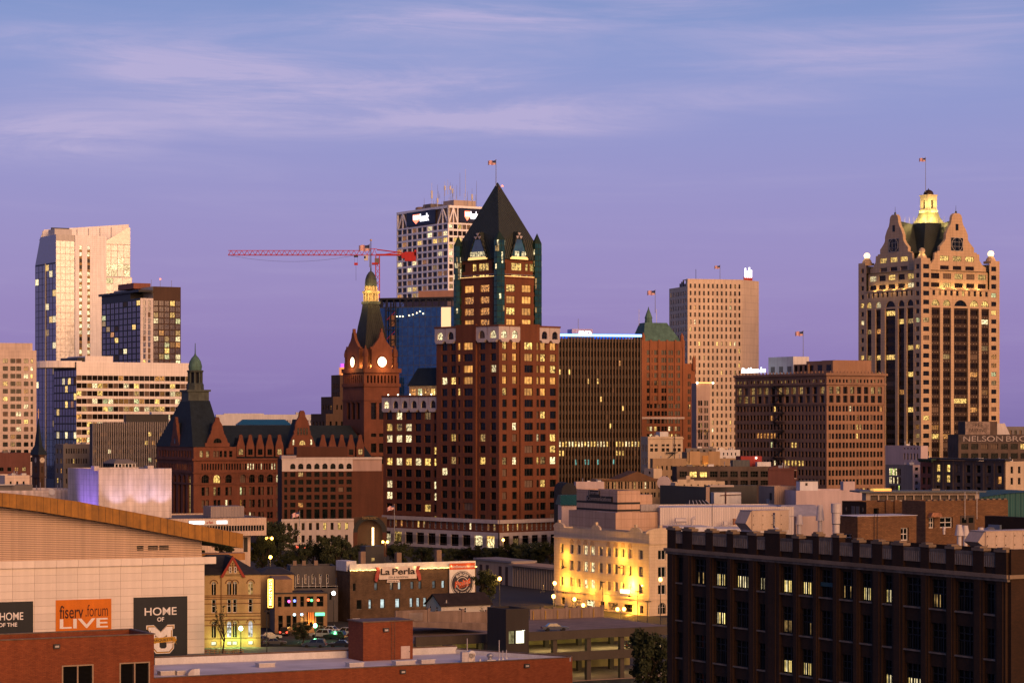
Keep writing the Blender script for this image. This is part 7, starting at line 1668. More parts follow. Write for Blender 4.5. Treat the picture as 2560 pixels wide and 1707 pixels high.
b.block((0,0,b.W,b.L), 0, z(1252), TBk, ROOF, F=dict(cols=b.cols_px((0,0,b.W,b.L),'F',[(2322,2336),(2350,2382)]), rows=[(z(1319,3), z(1292,3))], style='crossw', lit=0, blind=0), parapet=.3)
t = MB(); t.box(b.fx(2400), b.fx(2436), -.06, 0, z(1325,5), z(1288,5), mat('brown_door', (.075,.05,.038), .6)); d_ = b.part('double_door', t)
for a in (2404, 2421): t = MB(); t.box(b.fx(a), b.fx(a+11), -.1, -.06, z(1307,5), z(1294,5), G_DARK); t.obj('door_light', d_)
t = MB(); n = 6; RUST = mat('rusty_awning', (.34,.16,.09), .8, var=.5, vs_=2); x0, x1 = b.fx(2318), b.fx(2347); t.slab([(x0+.0,z(1291,3)),(x1,z(1291,3)),(x1-.3,z(1280,3)),(x0+.3,z(1280,3))], -.8, 0, RUST); b.part('awning', t)
for k in range(14): t = MB(); u = b.W*(k+.5)/14; t.box(u-.22, u+.22, -.08, .35, z(1252), z(1252)+.18, DBC); b.part('coping_stone', t)
for px in (2410, 2440): t = MB(); t.tube((b.fx(px),-.2,z(1300)),(b.fx(px),-.2,z(1230)), .035, WHITE, 5); b.part('pole', t)
b.done()
b = Bld('brick_wing', 'brick wing with grey door pair and white diamond tiles', 'building', 2166, 335, 2105, 2256, ang=28); z = b.z
b.block((0,0,b.W,b.L), 0, z(1254), TBk, ROOF, L=dict(wm=DB), F=dict(cols=b.cols_px((0,0,b.W,b.L),'F',[(2184,2197)]), rows=[(z(1290,1), z(1270,1))], style='plain', lit=0, blind=0), parapet=.3)
X = b.fm((0,0,b.W,b.L), 'L')
for u in (.40, .58): t = MB(); t.box(b.L*u, b.L*(u+.14), -.05, 0, z(1300), z(1266), mat('grey_door', (.14,.12,.11), .7), X); b.part('door', t)
for u in (.18, .86): t = MB(); c = b.L*u; t.slab([(c,z(1280)),(c+.16,z(1274)),(c,z(1268)),(c-.16,z(1274))], -.05, 0, DBT, X); b.part('diamond_tile', t)
for px in (2218, 2240): t = MB(); u = b.fx(px); t.box(u-.4, u+.4, -.25, 0, 0, z(1254)+.2, TBk); b.part('buttress', t)
t = MB(); u = b.fx(2256); t.box(u-4.6, u-.2, -2.5, 0, z(1288), z(1284), mat('shed_slate', (.16,.16,.17), .8)); b.part('lean_to_roof', t); b.done()
b = Bld('dark_wing', 'dark shaded brick wing with round exhaust fan at right edge', 'building', 2700, 300, 2462, 2720, ang=29); z = b.z
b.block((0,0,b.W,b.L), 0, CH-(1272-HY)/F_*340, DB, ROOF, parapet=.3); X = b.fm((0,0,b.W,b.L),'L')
u = b.cols_px((0,0,b.W,b.L),'L',[(2483,2500)])[0]; zz = CH-(1308-HY)/F_*340
t = MB(); t.box(u[0]-.6, u[1]+.3, -.3, 0, zz-.9, zz+.9, mat('fan_plate', (.2,.25,.32), .5), X); f_ = b.part('exhaust_fan', t)
t = MB(); t.lathe([(.62,0),(.62,.7),(.45,.9),(0.01,.95)], 18, STEEL, X=X @ T(u[0]+.2, -.3, zz) @ Matrix.Rotation(R(90),4,'X')); t.obj('fan_drum', f_); t = MB(); t.box(u[0]-1.6, u[0]-.8, -.5, 0, zz-.3, zz+.4, WHITE, X); t.obj('vent_box', f_); b.done()

# long white wall and roofs behind the floodlit building ---------------------------------
b = Bld('white_hall', 'long white hall wall with grey roof, vents and pipes behind the dark block', 'building', 1650, 725, 1645, 1985, ang=10); W = b.W; z = b.z
WW = mat('white_corrugated_wall', (.74,.66,.60), .7, var=.06, wave=(0,.7,.05)); b.block((0,0,W,26), 0, z(1268), WW, ROOF_W, parapet=.3)
t = MB(); t.frustum((b.fx(1963),-.2,b.fx(2055),10), z(1292), (b.fx(1966),6,b.fx(2055),10), z(1266), mat('lavender_metal_roof', (.45,.44,.50), .6)); b.part('lean_roof', t)
t = MB(); t.box(b.fx(1655), b.fx(1750), -16, -.0, 0, z(1312), ROOF_W); t.box(b.fx(1750), b.fx(1860), -18, 0, 0, z(1316), ROOF_W); b.part('lower_roof', t)
t = MB(); t.tube((b.fx(1680),-4,z(1299)),(b.fx(1706),-4,z(1299)), .7, PALEM, 10); b.part('duct', t); t = MB(); t.tube((b.fx(1722),-4,z(1312)),(b.fx(1722),-4,z(1296)), .4, PALEM, 8); t.tube((b.fx(1722),-4,z(1296)),(b.fx(1730),-4,z(1292)), .4, PALEM, 8); b.part('gooseneck_vent', t)
t = MB(); t.tube((b.fx(1780),-.4,z(1315)),(b.fx(1780),-.4,z(1258)), .06, DKSTEEL, 5); b.part('cable_mast', t)
t = MB(); t.box(b.fx(1827), b.fx(1833), -3, -2, z(1312), z(1296), RUST); b.part('rusty_vent', t); t = MB(); t.box(b.fx(1803), b.fx(1812), -3, -2, z(1312), z(1302), PALEM); b.part('small_vent', t); b.done()
b = Bld('terracotta_block', 'low orange brick block with black ribbed skylight', 'building', 1705, 755, 1700, 1832, ang=8); b.block((0,0,b.W,12), 0, b.z(1263), mat('orange_block', (.42,.20,.10), .85), ROOF_D)
t = MB(); t.frustum((b.fx(1722),.5,b.fx(1780),8), b.z(1263), (b.fx(1730),4,b.fx(1772),4.4), b.z(1252), BLACK); sk_ = b.part('skylight', t)
for k in range(6): t = MB(); a = b.fx(1724)+(b.fx(1778)-b.fx(1724))*k/5; t.tube((a,.4,b.z(1263)+.1),(b.fx(1731)+(b.fx(1771)-b.fx(1731))*k/5,4,b.z(1252)+.1), .1, WHITE, 4); t.obj('glazing_bar', sk_)
b.done()

# ================================================================== arena at left
b = Bld('arena', 'arena with cream panelled wall, ribbed upper wall and sweeping orange metal roof edge', 'arena', -80, 465, -160, 511, ang=24); W = b.W; z = b.z; xr = W
AP = mat('cream_wall_panel', (.88,.79,.70), .55, var=.05, vs_=.3, fine=.03, streak=.08, objvar=.05); APJ = mat('panel_joint', (.34,.25,.18), .8, var=0)
zp = z(1391, xr); zpb = z(1409, xr)
b.wall.box(0, xr, .1, 40, 0, zp-.1, APJ); b.wall.box(xr-.02, xr, .02, 40, 0, zp, AP)
nc, nr = 11, 12; pw = W/nc
t = MB(); t.box(.02, pw-.02, -.02, .1, .02, zpb/nr-.02, AP); me = t.mesh('wall_panel')
for i in range(nc):
    for j in range(nr): link('wall_panel', me, b.root, T(i*pw, 0, j*zpb/nr))
t = MB(); t.box(.02, pw-.02, -.5, .1, .02, zp-zpb-.02, AP); me = t.mesh('parapet_panel')
for i in range(nc+1): link('parapet_panel', me, b.root, T(i*pw+ (2.2-pw if i == nc else 0), 0, zpb))
# roof edge curve in photo columns
top = [(-80,1224),(0,1231),(97,1240),(194,1253),(291,1272),(388,1290),(485,1310),(608,1334)]; bot = [(-80,1257),(0,1265),(97,1278),(194,1294),(291,1310),(388,1329),(485,1347),(608,1370)]
def curve(tab, px):
    for (a, ya), (c, yc) in zip(tab, tab[1:]):
        if a <= px <= c: return ya+(yc-ya)*(px-a)/(c-a)
    return tab[-1][1]
OR = mat('orange_zinc', (.34,.150,.016), .55, spec=.3, metal=0, var=.2, vs_=.8, streak=.34, objvar=.12)
yo = -2.2; N_ = 40; pxs = [-80+688*k/N_ for k in range(N_+1)]; fxs = [b.fx(p_, yo) for p_ in pxs]
zT = [b.z(curve(top, p_), x, yo) for p_, x in zip(pxs, fxs)]; zB = [b.z(curve(bot, p_), x, yo) for p_, x in zip(pxs, fxs)]
for k in range(N_):
    t = MB(); a, c = fxs[k]+.03, fxs[k+1]-.03; d_ = .05*(k % 3)
    t.face([(a,yo-d_*.4,zB[k]),(c,yo-d_*.4,zB[k+1]),(c,yo-d_*.4,zT[k+1]),(a,yo-d_*.4,zT[k])], OR); t.face([(a,yo-d_*.4,zT[k]),(c,yo-d_*.4,zT[k+1]),(c,yo+.8,zT[k+1]+.05),(a,yo+.8,zT[k]+.05)], OR)
    t.face([(a,yo-d_*.4,zB[k]),(a,yo+.3,zB[k]),(a,yo+.3,zT[k]),(a,yo-d_*.4,zT[k])], OR); b.part('fascia_panel', t)
t = MB()
for k in range(N_):
    t.face([(fxs[k],yo+.3,zT[k]-.1),(fxs[k+1],yo+.3,zT[k+1]-.1),(fxs[k+1],60,zT[k+1]-6),(fxs[k],60,zT[k]-6)], ROOF); t.face([(fxs[k],yo+.1,zB[k]),(fxs[k+1],yo+.1,zB[k+1]),(fxs[k+1],40,zB[k+1]-1),(fxs[k],40,zB[k]-1)], DKB)
    t.face([(fxs[k],yo+.05,zB[k]),(fxs[k+1],yo+.05,zB[k+1]),(fxs[k+1],yo+.05,zT[k+1]),(fxs[k],yo+.05,zT[k])], DKB)
b.part('roof', t)
# ribbed upper wall: one slat per rib, cut to the roof line
SL = mat('tan_ribbed_metal', (.74,.53,.38), .5, var=.05); xe = b.fx(504, .8); zs = zp-.1
b.wall.face([(0,1.1,zs),(xe,1.1,zs),(xe,1.1,b.z(1352,xe,1)),(0,1.1,b.z(1266,0,1))], DKB); b.wall.box(xe-.1, xe, .8, 40, zs, b.z(1352,xe,1)-.6, DKB)
zz = zs+.05; k = 0
while zz < b.z(1262, 0, .8):
    end = xe
    for q in range(400):
        x = xe*(400-q)/400; px = CX+F_*((b.O+b.U*x+b.V*.8).x)/((b.O+b.U*x+b.V*.8).y)
        if b.z(curve(bot, max(-80, px)), x, .8)+.15 > zz+.3: end = x; break
    else: break
    t = MB(); t.slab([(0,0),(end,0),(end,.25),(0,.25)], .75, 1.05, SL); o = t.obj('rib_slat', b.root); o.location.z = zz; zz += .34; k += 1
for a, c in ((342,358),(370,394),(398,421)):
    for j in range(3): t = MB(); t.box(b.fx(a,.8), b.fx(c,.8), .6, .74, z(1364+4*j,xr), z(1361.5+4*j,xr), BLACK); b.part('louvre_slot', t)
b.done(); AR = b
# banners on the arena wall
def banner(px0, px1, yt, yb, m, label):
    x0, x1 = AR.fx(px0), AR.fx(px1); xm = (x0+x1)/2; za, zb_ = AR.z(yt, xm), AR.z(yb, xm)
    o = thing('wall_banner', label, 'banner', (0,0,0)); o.matrix_world = AR.root.matrix_basis @ T(xm, -.1, (za+zb_)/2)
    t = MB(); w2, h2 = (x1-x0)/2, (za-zb_)/2; t.box(-w2, w2, -.03, .05, -h2, h2, m); t.obj('panel', o)
    zy = lambda py: AR.z(py, xm)-(za+zb_)/2
    return o, w2, zy
BNB = mat('banner_navy_black', (.022,.027,.033), .6, var=.05); BNO = mat('banner_orange', (.75,.20,.008), .6, var=.04); BNW = mat('banner_white', (.95,.92,.88), .6, var=0); BND = mat('banner_maroon_text', (.08,.018,.008), .6, var=0); GOLD = mat('banner_gold', (.62,.34,.03), .6, var=0)
sx = lambda zx: zx/3.093; sy = lambda zy_: 1200+zy_/3.093
def put(o, body, pxc, wpx, pyc, hpx, m, zy, bold=0, pc=None, sh=0):
    s_ = 472/F_; me = fit_text(body, wpx*s_*1.06, hpx*s_, m, .02, bold, sh); return link('lettering', me, o, T((pxc-pc)*s_*1.06, -.06, zy(pyc)))
o, w2, zy = banner(-60, 82.5, 1504, 1640, BNB, 'dark banner reading HOME OF THE, cut by the left edge')
put(o, 'HOME', 27, 55, 1540, 19, BNW, zy, .008, 11); put(o, 'OF THE', 18, 44, 1561, 10, BNW, zy, .02, 11)
o, w2, zy = banner(139, 278, 1497.5, 1640, BNO, 'orange arena banner with dark lettering over white LIVE')
put(o, 'fiserv', 179, 57, 1527.5, 33, BND, zy, .012, 208.5); put(o, '.forum', 240, 54, 1525.5, 30, BND, zy, -.002, 208.5); put(o, 'LIVE', 209, 116, 1557, 24, BNW, zy, .015, 208.5)
o, w2, zy = banner(333.5, 468, 1491, 1640, BNB, 'dark banner reading HOME OF above a gold edged monogram')
put(o, 'HOME', 401, 79, 1527, 20, BNW, zy, .008, 401); put(o, 'OF', 401, 17, 1547, 11, BNW, zy, .02, 401)
s_ = 472/F_*1.04
def mono(o, pts, m, d):
    t = MB(); t.slab([((px-401)*s_, zy(py)) for px, py in pts], d, -.02, m); return t
Mp = [(370,1566),(386,1566),(401,1580),(416,1566),(431,1566),(431,1574),(427,1575),(427,1596),(431,1597),(431,1605),(414,1605),(414,1597),(417,1596),(417,1585),(401,1598),(387,1585),(387,1596),(390,1597),(390,1605),(372,1605),(372,1597),(376,1596),(376,1575),(370,1574)]
Up = [(382,1594),(402,1594),(402,1600),(398,1601),(398,1616),(402,1620),(412,1620),(416,1616),(416,1601),(412,1600),(412,1594),(436,1594),(436,1600),(431,1601),(431,1618),(422,1628),(392,1628),(384,1618),(384,1601),(382,1600)]
def grow(pts, d):
    cx_ = sum(p[0] for p in pts)/len(pts); cy_ = sum(p[1] for p in pts)/len(pts)
    return [(cx_+(p[0]-cx_)*(1+d/28), cy_+(p[1]-cy_)*(1+d/20)) for p in pts]
for pts, k in ((Up, 0), (Mp, 1)):
    pts = pts[::-1]
    mono(o, grow(pts, 4.5), BNW, -.045-.03*k).obj('monogram_edge', o); mono(o, grow(pts, 2.8), GOLD, -.055-.03*k).obj('monogram_gold', o); mono(o, grow(pts, .9), BNB, -.062-.03*k).obj('monogram_dark', o); mono(o, pts, BNW, -.07-.03*k).obj('monogram_letter', o)
mono(o, [(442,1611),(434,1603),(372,1607),(372,1594),(432,1591),(442,1599),(438,1605)], GOLD, -.12).obj('ribbon', o)
me = fit_text('MARQUETTE', 58*s_, 6.5*s_, BNB, .02, .01); link('lettering', me, o, T((403-401)*s_, -.14, zy(1599.5)) @ Matrix.Rotation(R(-3), 4, 'Y'))

# ================================================================== red brick foreground block with white roof
RB = mat('red_brick', (.24,.058,.021), .85, brick=(.46,.15,.022,(.15,.055,.03),(.33,.088,.030),.5), var=.14, vs_=.15, bump=.5)
TIN = mat('coping_rust_metal', (.17,.11,.07), .6, var=.4, vs_=1.5); RW = mat('white_roof_membrane', (.84,.81,.86), .8, var=.22, vs_=.18, streak=0, fine=.05)
b = Bld('brick_building', 'red brick foreground building with white flat roof behind a low parapet', 'building', 385, 328, 300, 1431, ang=28); W = b.W; z = b.z; Ld = 33; zr = z(1693)-.6
def loc_(px, Y): w_ = Vector(((px-CX)/F_*Y, Y, 0))-b.O; return (w_.dot(b.U), w_.dot(b.V))
PL = [(0, 0), (W, 0), loc_(1140, 370), loc_(385, 352)]
for k in range(4):
    p0, p1 = PL[k], PL[(k+1) % 4]; hi = zr+(.5, .6, 1.0, .5)[k]; b.wall.face([(*p0,0),(*p1,0),(*p1,hi),(*p0,hi)], RB)
b.wall.face([(*p,zr) for p in PL], RW)
def strip(p0, p1, w0, w1, z0_, z1_, m, nm):          # a low run along one roof edge, from w0 to w1 inside the edge
    d = Vector((p1[0]-p0[0], p1[1]-p0[1], 0)); n_ = Vector((-d.y, d.x, 0)).normalized(); t = MB()
    q = [Vector((*p0,0))+n_*w0, Vector((*p1,0))+n_*w0, Vector((*p1,0))+n_*w1, Vector((*p0,0))+n_*w1]; t.prism([(v.x, v.y) for v in q], z0_, z1_, m); b.part(nm, t)
strip(PL[0], PL[1], -.12, .34, zr+.5, zr+.6, TIN, 'coping'); strip(PL[1], PL[2], -.12, .34, zr+.6, zr+.72, TIN, 'coping'); strip(PL[2], PL[3], -.12, .34, zr+1.0, zr+1.15, TIN, 'coping')
strip(PL[1], PL[2], .36, .42, zr, zr+.58, WHITE, 'flashing'); strip(PL[2], PL[3], .36, .42, zr, zr+.95, WHITE, 'flashing')
WL = mat('wall_light_box', (.05,.05,.05), .5, var=0); WLG = mat('wall_light_lens', (.55,.52,.5), .3, var=0)
def wall_light(b, x, zz, y=0):
    t = MB(); t.box(x-.42, x+.42, y-.3, y, zz-.28, zz+.28, WL); o_ = b.part('wall_light', t); t = MB(); t.box(x-.26, x+.26, y-.33, y-.3, zz-.14, zz+.1, WLG); t.obj('lens', o_)
for px, py in ((1006,1678),(1316,1663)): x = b.fx(px); wall_light(b, x, z(py, x))
b.done(); FB = b
def on_roof(px, py): Y = (CH-zr)*F_/(py-HY); return Vector(((px-CX)/F_*Y, Y, zr))
# penthouse on the roof
b = Bld('stair_penthouse', 'red brick stair penthouse with pale steel door on the white roof', 'roof structure', 908, 357, 871, 1032, ang=28, z0=zr); z = b.z; W, L = b.W, b.L; zt = z(1556)
b.block((0,0,W,L), 0, zt, RB, ROOF, parapet=.15); t = MB(); t.box(-.15, W+.15, -.15, L+.15, zt, zt+.16, TIN); b.part('coping', t)
x0, x1 = b.fx(1002), b.fx(1024.5); t = MB(); t.box(x0, x1, -.06, 0, .1, z(1614.5, x0), mat('pale_pink_door', (.62,.50,.45), .6)); d_ = b.part('door', t); t = MB(); t.box(x1-.16, x1-.08, -.12, -.06, 1.0, 1.15, DKSTEEL); t.obj('handle', d_)
wall_light(b, b.fx(964), z(1574, 3)); lx = b.fx(978)
for d in (0, .5): t = MB(); t.tube((lx+d,-.15,0),(lx+d,-.15,zt+.3), .03, TIN, 5); b.part('ladder_rail', t)
for k in range(14): t = MB(); t.tube((lx,-.15,.3+k*.4),(lx+.5,-.15,.3+k*.4), .02, TIN, 4); b.part('ladder_rung', t)
b.done()
p_ = on_roof(1168, 1655); o = thing('exhaust_hood', 'rusty white exhaust hood with grey duct on the white roof', 'vent', p_, R(20)); t = MB(); t.box(.1,1.0,-.5,.5,0,1.3,mat('rust_spotted_paint', (.62,.55,.46), .6, var=.5, vs_=2.5)); t.lathe([(.55,-.5),(.55,.5)], 16, WHITE, X=T(.55,0,1.15) @ Matrix.Rotation(R(90),4,'X')); t.obj('hood', o); t = MB(); t.box(-.9,.1,-.4,.4,0,1.5,PALEM); t.obj('duct', o)
p_ = on_roof(1225, 1652); o = thing('turbine_vent', 'round steel turbine vent on a square base', 'vent', p_, R(28)); t = MB(); t.box(-.7,.7,-.5,.5,0,.25,WHITE); t.obj('base', o); t = MB(); t.lathe([(.30,.2),(.30,.55),(.42,.6),(.50,.8),(.42,1.0),(.2,1.12),(.01,1.15)], 18, STEEL); t.obj('turbine', o, True)
for px, py, h_, lab in ((1168,1640,2.6,'thin steel pipe behind the exhaust hood'),(1248,1650,2.9,'tall thin pink roof pipe beside the turbine vent'),(1257,1648,1.3,'short roof pipe, the inner one of a low pair'),(1266,1646,1.3,'short roof pipe, the outer one of a low pair'),(1200,1652,.35,'stubby pipe cap between hood and turbine')):
    p_ = on_roof(px, py); o = thing('roof_pipe', lab, 'pipe', p_); t = MB(); t.tube((0,0,0),(0,0,h_), .06, PALEM, 7); t.obj('pipe', o); t = MB(); t.lathe([(.2,0),(.1,.3),(.07,.34)], 10, WHITE); t.obj('flashing', o)
def skylight(px0, px1, py, label, h_=.5, d_=1.4):
    p_ = on_roof(px0, py); q_ = on_roof(px1, py-(px1-px0)*.03); o = thing('roof_curb', label, 'roof curb', p_, R(28)); Wd = (q_-p_).length; t = MB(); t.box(0, Wd, 0, d_, 0, h_, PALEM); t.obj('curb', o); t = MB(); t.box(-.08, Wd+.08, -.08, d_+.08, h_, h_+.1, WHITE); t.obj('lid', o)
skylight(402, 440, 1688, 'stacked white vent curb near the raised brick block'); skylight(648, 690, 1668, 'long low white curb on the open roof'); skylight(874, 912, 1667, 'white curb in front of the brick penthouse corner'); skylight(990, 1042, 1664, 'grey curb in front of the penthouse door', .6); skylight(1054, 1090, 1659, 'smaller grey curb right of the penthouse door', .5); skylight(443, 465, 1687, 'short white curb beside the curved cowl')
p_ = on_roof(470, 1689); o = thing('roof_cowl', 'curved white ventilation cowl beside the curbs', 'vent', p_, R(28)); t = MB(); n = 8; t.slab([(0,0),(.9,0),(.9,.9)]+[(.9-.9*math.sin(math.pi/2*k/n), .9*math.cos(math.pi/2*k/n)) for k in range(1,n)], 0, .9, PALEM); t.obj('cowl', o); t = MB(); t.box(.9,1.7,.05,.85,0,.9,WHITE); t.obj('box', o)
# raised block at left
b = Bld('brick_block', 'raised red brick block with dark louvred openings at the lower left corner', 'building', -80, 300, -160, 385, ang=28); z = b.z; o2 = FB.O
b.O = o2+FB.U*FB.fx(-80); b.Y = b.O.y; b.root.location = b.O; W = -FB.fx(-80); zt = FB.z(1585); L = 9
wx = lambda px: FB.fx(px)+W
b.block((0,0,W,L), 0, zt, RB, ROOF_D, parapet=1.0, F=dict(cols=[(wx(157),wx(194)),(wx(196),wx(231)),(wx(301),wx(335)),(wx(338),wx(372))], rows=[(5, FB.z(1655))], style='plain', gm=mat('black_louvre', (.012,.012,.012), .6, var=0, wave=(2,.16,.2)), lit=0, blind=0, name='louvre'))
t = MB(); t.box(-.1, W+.15, -.15, .4, zt, zt+.14, TIN); b.part('coping', t); t = MB(); t.box(W-.35, W+.15, .4, L+.1, zt, zt+.14, TIN); b.part('coping', t); t = MB(); t.box(0, W-.35, L-.4, L+.1, zt, zt+.14, TIN); b.part('coping', t)
FRM = mat('opening_frame_tan', (.42,.30,.20), .7)
for a, c in ((157,231),(301,372)):
    for px in (a-1, (a+c)/2+ (0 if a < 200 else 0), c+1): t = MB(); x = wx(px); t.box(x-.09, x+.09, -.06, .1, 5, FB.z(1655), FRM); b.part('opening_frame', t)
    t = MB(); t.box(wx(a-1)-.09, wx(c+1)+.09, -.06, .1, FB.z(1655), FB.z(1655)+.16, FRM); b.part('opening_head', t)
wall_light(b, wx(141), FB.z(1604)); b.done()

# ================================================================== brick warehouse with billboards
WB = mat('sooty_brown_brick', (.10,.062,.038), .9, brick=(.42,.14,.02,(.075,.055,.04),(.15,.092,.055),.5), var=.35, vs_=.5, bump=.4)
b = Bld('brick_warehouse', 'sooty brick warehouse edged with rooftop string lights and carrying two billboards', 'building', 875, 560, 842, 1190, ang=28); W, L = b.W, b.L; z = b.z; zt = z(1425)
rect = (0,0,W,L); C_ = lambda a: 820+a/3.794
r1 = b.cols_px(rect, 'F', [(C_(a), C_(a+c)) for a, c in ((236,26),(440,30),(588,30),(664,28),(782,30),(858,28),(988,32),(1078,28))]); r2 = b.cols_px(rect, 'F', [(C_(a), C_(a+c)) for a, c in ((272,46),(386,26),(498,40),(640,40),(776,28),(840,30),(904,30))])
COLDW = lit('room_light_cold', (.62,.78,.78), .75, .5); COLDD = lit('room_light_cold_dim', (.3,.42,.45), .22, .5)
zm = z(1480)
b.facade(rect, 'F', zm, zt, WB, r1, [(z(1475,6), z(1456,6))], .3, 'plain', lambda r, c: COLDW if c in (3, 7) else (False if c == 0 else COLDD), 'window', G_DARK, blind=0)
b.facade(rect, 'F', 0, zm, WB, r2, [(z(1521,4), z(1498,4))], .3, 'plain', lambda r, c: COLDW if c else False, 'window', G_DARK, blind=0)
b.facade(rect, 'L', 0, zt, WB); b.facade(rect, 'R', 0, zt, WB); b.facade(rect, 'B', 0, zt, WB); b.wall.face([(0,0,zt-.5),(W,0,zt-.5),(W,L,zt-.5),(0,L,zt-.5)], ROOF)
for (a, c) in r2: t = MB(); t.box(a-.1, c+.1, -.12, 0, z(1522.5,4), z(1521,4), DBT); b.part('sill', t)
t = MB(); t.box(0, W, .2, .5, zt, z(1410), WHITE); b.part('white_parapet', t); t = MB(); t.box(-.2, 2.2, L*.2, L, zt-.3, z(1403), WHITE); b.part('white_parapet', t)
t = MB(); t.tube((0,-.25,zt+.05),(W,-.25,zt+.05), .035, BLACK, 4); sl = b.part('string_light', t)
BULB = glow('string_bulb', (1,.68,.22), 6); t = MB(); t.lathe([(.01,-.13),(.13,0),(.01,.13)], 6, BULB); me = t.mesh('bulb')
for k in range(90): link('bulb', me, sl, T(W*k/89, -.27, zt-.05+.04*math.sin(k*1.3)))
for k in range(7): lamp('string_glow', 'POINT', (W*(k+.5)/7, -.8, zt+.3), (1,.62,.2), 26, b.root, .3)
for px, yt in ((908,1381),(998,1386),(1098,1382)):
    t = MB(); x = b.fx(px, 3); t.box(x-.6, x+.6, 3, 4.2, zt-.5, z(yt), mat('chimney_brick', (.28,.19,.14), .9, brick=(.4,.14,.02,(.2,.15,.12),(.3,.2,.14),.5))); b.part('chimney', t)
b.done(); LP = b
t = MB(); x0, x1 = b.fx(914,9), b.fx(960,9); hut = thing('roof_hut', 'dark rooftop bar hut with small lit window behind the string lights', 'roof structure', b.O+b.U*x0+b.V*9+Vector((0,0,zt-.5)), b.a); t.box(0, x1-x0, 0, 3, 0, z(1369,8)-zt+.5, DKP); t.obj('wall', hut); link('window', win_mesh(.9,1.0,'plain', LITS[3]), hut, T(1.4,-.08,1.7))
# billboards
def board(px0, px1, yt, yb, label, off):
    x0, x1 = LP.fx(px0,-off), LP.fx(px1,-off); xm = (x0+x1)/2; za, zb_ = LP.z(yt,xm), LP.z(yb,xm); o = thing('billboard', label, 'billboard', (0,0,0)); o.matrix_world = LP.root.matrix_basis @ T(xm, -off, (za+zb_)/2); return o, (x1-x0)/2, (za-zb_)/2
o, w2, h2 = board(936, 1053, 1415, 1447, 'wide white billboard with bold black lettering flanked by red painted figures', .5); BRD_ = mat('billboard_red', (.38,.07,.055), .6, var=.4, vs_=1.2); BRC = mat('billboard_cream', (.72,.64,.58), .6, var=.06); BRK = mat('billboard_black', (.03,.02,.02), .6, var=0)
t = MB(); t.box(-w2*.80, w2*.80, -.05, .15, -h2*.95, h2, BRC); t.obj('panel', o)
for s_ in (-1, 1):
    t = MB(); t.slab([(s_*w2*x, h2*zz) for x, zz in ((.80,.95),(.95,1.0),(.90,.4),(.96,-.2),(1.0,-1.1),(.90,-1.35),(.82,-.6),(.76,.2))][::s_], -.10, .10, BRD_); t.obj('painted_figure', o)
t = MB(); t.slab([(-w2*.45,-h2*1.05),(w2*.05,-h2*1.05),(w2*.08,-h2*1.45),(-w2*.48,-h2*1.45)][::-1], -.10, .05, BRC); t.obj('ribbon', o)
link('lettering', fit_text('La', w2*.40, h2*1.0, BRK, .03, .025), o, T(-w2*.55,-.16,h2*.24)); link('lettering', fit_text('Perla', w2*.98, h2*1.0, BRK, .03, .025), o, T(w2*.24,-.16,h2*.24)); link('lettering', fit_text('5TH & NATIONAL', w2*.86, h2*.30, BRK, .03, 0, .2), o, T(w2*.02,-.08,-h2*.66)); link('lettering', fit_text('Drink Latin Beer', w2*.46, h2*.2, BRK, .03), o, T(-w2*.2,-.13,-h2*1.26))
o, w2, h2 = board(1123.5, 1187, 1406.5, 1485, 'tall white billboard with a round burger emblem and red header', .6); BWH = mat('billboard_white', (.74,.72,.72), .6, var=.04); BOR = mat('billboard_orange', (.62,.10,.03), .6, var=.05); BNV = mat('billboard_navy', (.035,.03,.05), .6, var=0)
t = MB(); t.box(-w2, w2, -.05, .2, -h2, h2, BWH); t.obj('panel', o); t = MB(); t.box(-w2, w2, -.09, -.05, h2*.60, h2, BOR); t.obj('header', o); link('lettering', fit_text('PointRestaurants.com', w2*1.8, h2*.18, BWH, .02, .01), o, T(0,-.11,h2*.80))
cz_ = -h2*.30
for r_, m_, d in ((.90,BNV,.06),(.86,BWH,.07),(.82,BNV,.08),(.46,BWH,.09),(.42,BNV,.10)):
    t = MB(); t.lathe([(.01,0),(w2*r_,0)], 32, m_, X=T(0,-d,cz_) @ Matrix.Rotation(R(90),4,'X'), cap=False); t.obj('emblem_ring', o)
def arc_text(body, rad, a0, a1, hgt, m_, flip=False):
    for k, ch in enumerate(body):
        if ch == ' ': continue
        a = R(a0+(a1-a0)*k/(len(body)-1)); me = fit_text(ch, hgt*.75, hgt, m_, .02, .02); link('lettering', me, o, T(rad*math.cos(a), -.115, cz_+rad*math.sin(a)) @ Matrix.Rotation((math.pi/2-a) if not flip else (-math.pi/2-a), 4, 'Y'))
arc_text('BURGER', w2*.65, 128, 52, w2*.20, BWH); arc_text('LOCAL FRESH FOOD', w2*.65, 215, 330, w2*.11, BWH, True)
link('lettering', fit_text('Point', w2*1.35, h2*.38, BOR, .03, .04, .3), o, T(0,-.14,cz_+h2*.06) @ Matrix.Rotation(R(-14),4,'Y')); link('lettering', fit_text('Point', w2*1.30, h2*.34, BWH, .02, .06, .3), o, T(0,-.125,cz_+h2*.06) @ Matrix.Rotation(R(-14),4,'Y')); link('lettering', fit_text('BURGER BAR', w2*.8, h2*.10, BOR, .03, .02), o, T(w2*.12,-.14,cz_-h2*.18) @ Matrix.Rotation(R(-14),4,'Y'))

